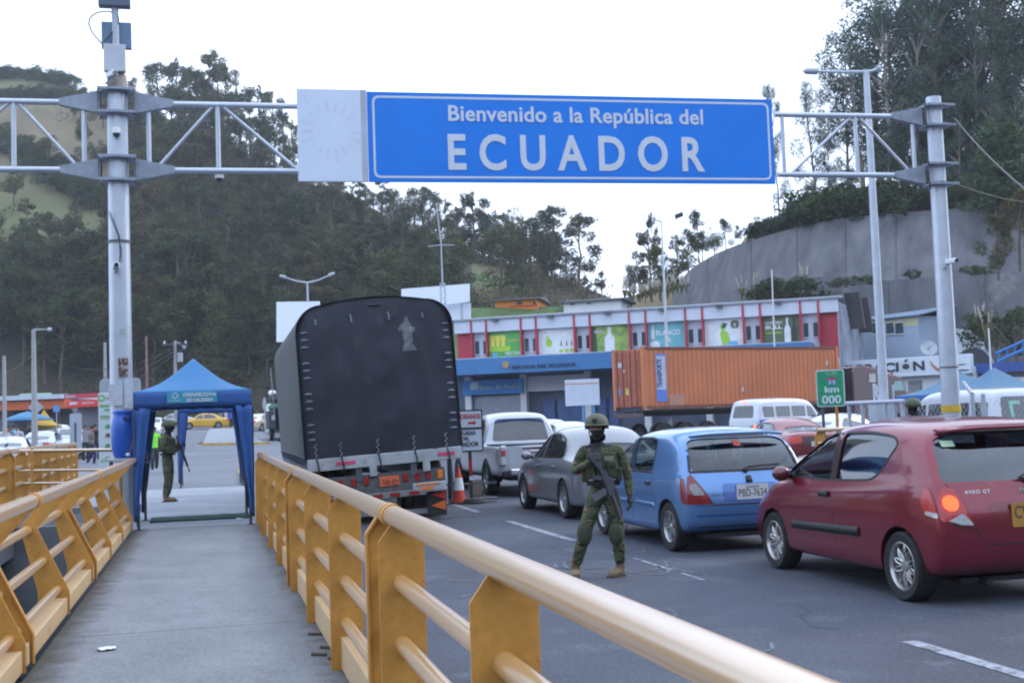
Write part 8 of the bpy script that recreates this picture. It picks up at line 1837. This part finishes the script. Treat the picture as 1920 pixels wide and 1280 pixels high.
for px, r_, h, lab in ((1868, 395, 7.0, 'pale green conifer above the wall at the right edge'), (1905, 400, 6.5, 'second pale conifer hard against the right edge of the view')):
    p = on_r(px, -1.5); put(CO, p, h, lab, None, 1.5)
# in front of the wall
def foot(px, row, d): return D(px, row, d)
for i, (px, row, d, h, wd_, lab) in enumerate(((1448, 566, 88, 2.0, 1.5, 'dark bush in front of the curved wall behind the parapet, left one'), (1476, 566, 87, 2.4, 1.6, 'large dark bush in front of the wall above the white parapet'), (1508, 562, 86, 2.0, 1.3, 'yellowish bush at the end of the upper wall tier'), (1568, 540, 84, 1.0, 1.3, 'small bush on the ledge left of the tall lamp'), (1600, 536, 83, .9, 1.3, 'small yellow bush on the ledge beside the tall lamp'), (1632, 534, 83, .9, 1.4, 'low bush on the ledge right of the small yellow one'), (1712, 522, 82, .9, 1.3, 'little bush on the ledge left of the right gantry pole'), (1905, 660, 70, 3.6, 1.3, 'brown green bush mass at the right edge above the blue truss'), (1870, 650, 72, 2.6, 1.2, 'bush with pale stalks beside the large dish'), (1420, 560, 95, 1.2, 1.5, 'low bush at the foot of the curved wall'), (1820, 515, 80, .8, 1.6, 'grass bush on the ledge right of the right gantry pole'), (1850, 515, 79, .8, 1.6, 'second grass bush on the ledge near the right edge'))):
    put(BU[i % 3], foot(px, row, d), h, lab, None, wd_, 'bush')
for px, row, d, h in ((1872, 520, 76, 4.2), (1912, 500, 74, 5.0)):
    put(FH[3], foot(px, row, d), h, 'grey brown tree before the wall at the right edge, %s one' % ('left' if px < 1900 else 'right'), None, 1.2)
# trees between the hills
for i, (px, top, row, d, k, wd_) in enumerate(((1182, 500, 562, 130, 1, 1.2), (1200, 468, 562, 132, 0, 1.1), (1222, 430, 560, 132, 2, 1.1), (1238, 455, 558, 128, 3, 1.2), (1252, 470, 556, 126, 6, 1.2), (1272, 440, 548, 128, 0, 1.1), (1290, 425, 520, 124, 3, 1.2), (1312, 392, 498, 120, 5, .8), (1318, 430, 492, 118, 1, 1.2), (1340, 415, 480, 118, 6, 1.2), (1362, 405, 470, 116, 3, 1.1), (1384, 428, 462, 112, 1, 1.0), (1210, 520, 566, 124, 6, 1.4), (1240, 515, 564, 122, 1, 1.4), (1185, 530, 568, 122, 3, 1.3), (1262, 500, 560, 120, 6, 1.3), (1228, 395, 520, 140, 2, .5), (1130, 505, 560, 160, 0, .6))):
    p = D(px, row, d); put(FH[k], p, hgt(p, px, top), 'tree in the gap between the two hills, left of the curved wall', 'trees in the gap between the two hills', wd_)
# pampas grass plumes
PL_ = mat('pampas_plume', (.42, .36, .30), .9, 0, .2, 6); PG = mat('pampas_leaf', (.13, .13, .05), .9, 0, .4, 3)
def pampas(px, row, d, h, lab, n=5):
    p = D(px, row, d); t = thing('pampas_grass', lab, 'grass clump', p, 0, 'pampas grass clumps on the bank behind the customs hall'); rng = random.Random(int(px*7+row))
    b = MB()
    for k in range(26): a = rng.uniform(0, 6.28); b.tube([(0, 0, 0), (cos(a)*.3*h*.4, sin(a)*.3*h*.4, h*.5), (cos(a)*h*.35, sin(a)*h*.35, h*.35)], [.03, .02, .005], 3)
    b.build('leaf_tuft', PG, t)
    for k in range(n):
        a = rng.uniform(0, 6.28); e = Vector((cos(a)*h*.22, sin(a)*h*.22, h*rng.uniform(.8, 1.1))); b = MB(); b.tube([(0, 0, 0), e*.6, e*.72, e*.9, e], [.012, .012, .06, .05, .01], 5); b.build('plume', PL_, t, True)
random.seed(8)
for i in range(15): px = 1172+8.2*i; pampas(px, 566-i*1.0+random.uniform(-4, 3), 110-i*.6, random.uniform(1.2, 1.9), 'pampas grass clump with pale plumes on the bank left of the curved wall', 4)
for i, (px, row, d) in enumerate(((1392, 565, 92), (1415, 562, 92), (1512, 548, 86), (1850, 640, 70), (1835, 636, 71))): pampas(px, row, d, 2.0, 'tall pale reed clump before the wall', 4)
for o in list(FH)+[BU[0]]: pass

# ---------------- air: exhaust and valley haze ----------------
b = MB(); b.bb(-440, 440, -230, 545, -9, 150); hz = b.build('haze', mat('dummy', (1, 1, 1)), None)
hm_ = bpy.data.materials.new('haze_air'); hm_.use_nodes = True; t_ = hm_.node_tree
for n_ in list(t_.nodes): t_.nodes.remove(n_)
o_ = t_.nodes.new('ShaderNodeOutputMaterial'); v_ = t_.nodes.new('ShaderNodeVolumePrincipled'); v_.inputs['Color'].default_value = (.80, .88, 1, 1); v_.inputs['Density'].default_value = .00042; v_.inputs['Anisotropy'].default_value = .2
t_.links.new(v_.outputs[0], o_.inputs['Volume']); hz.data.materials.clear(); hz.data.materials.append(hm_); tag(hz, kind='stuff')
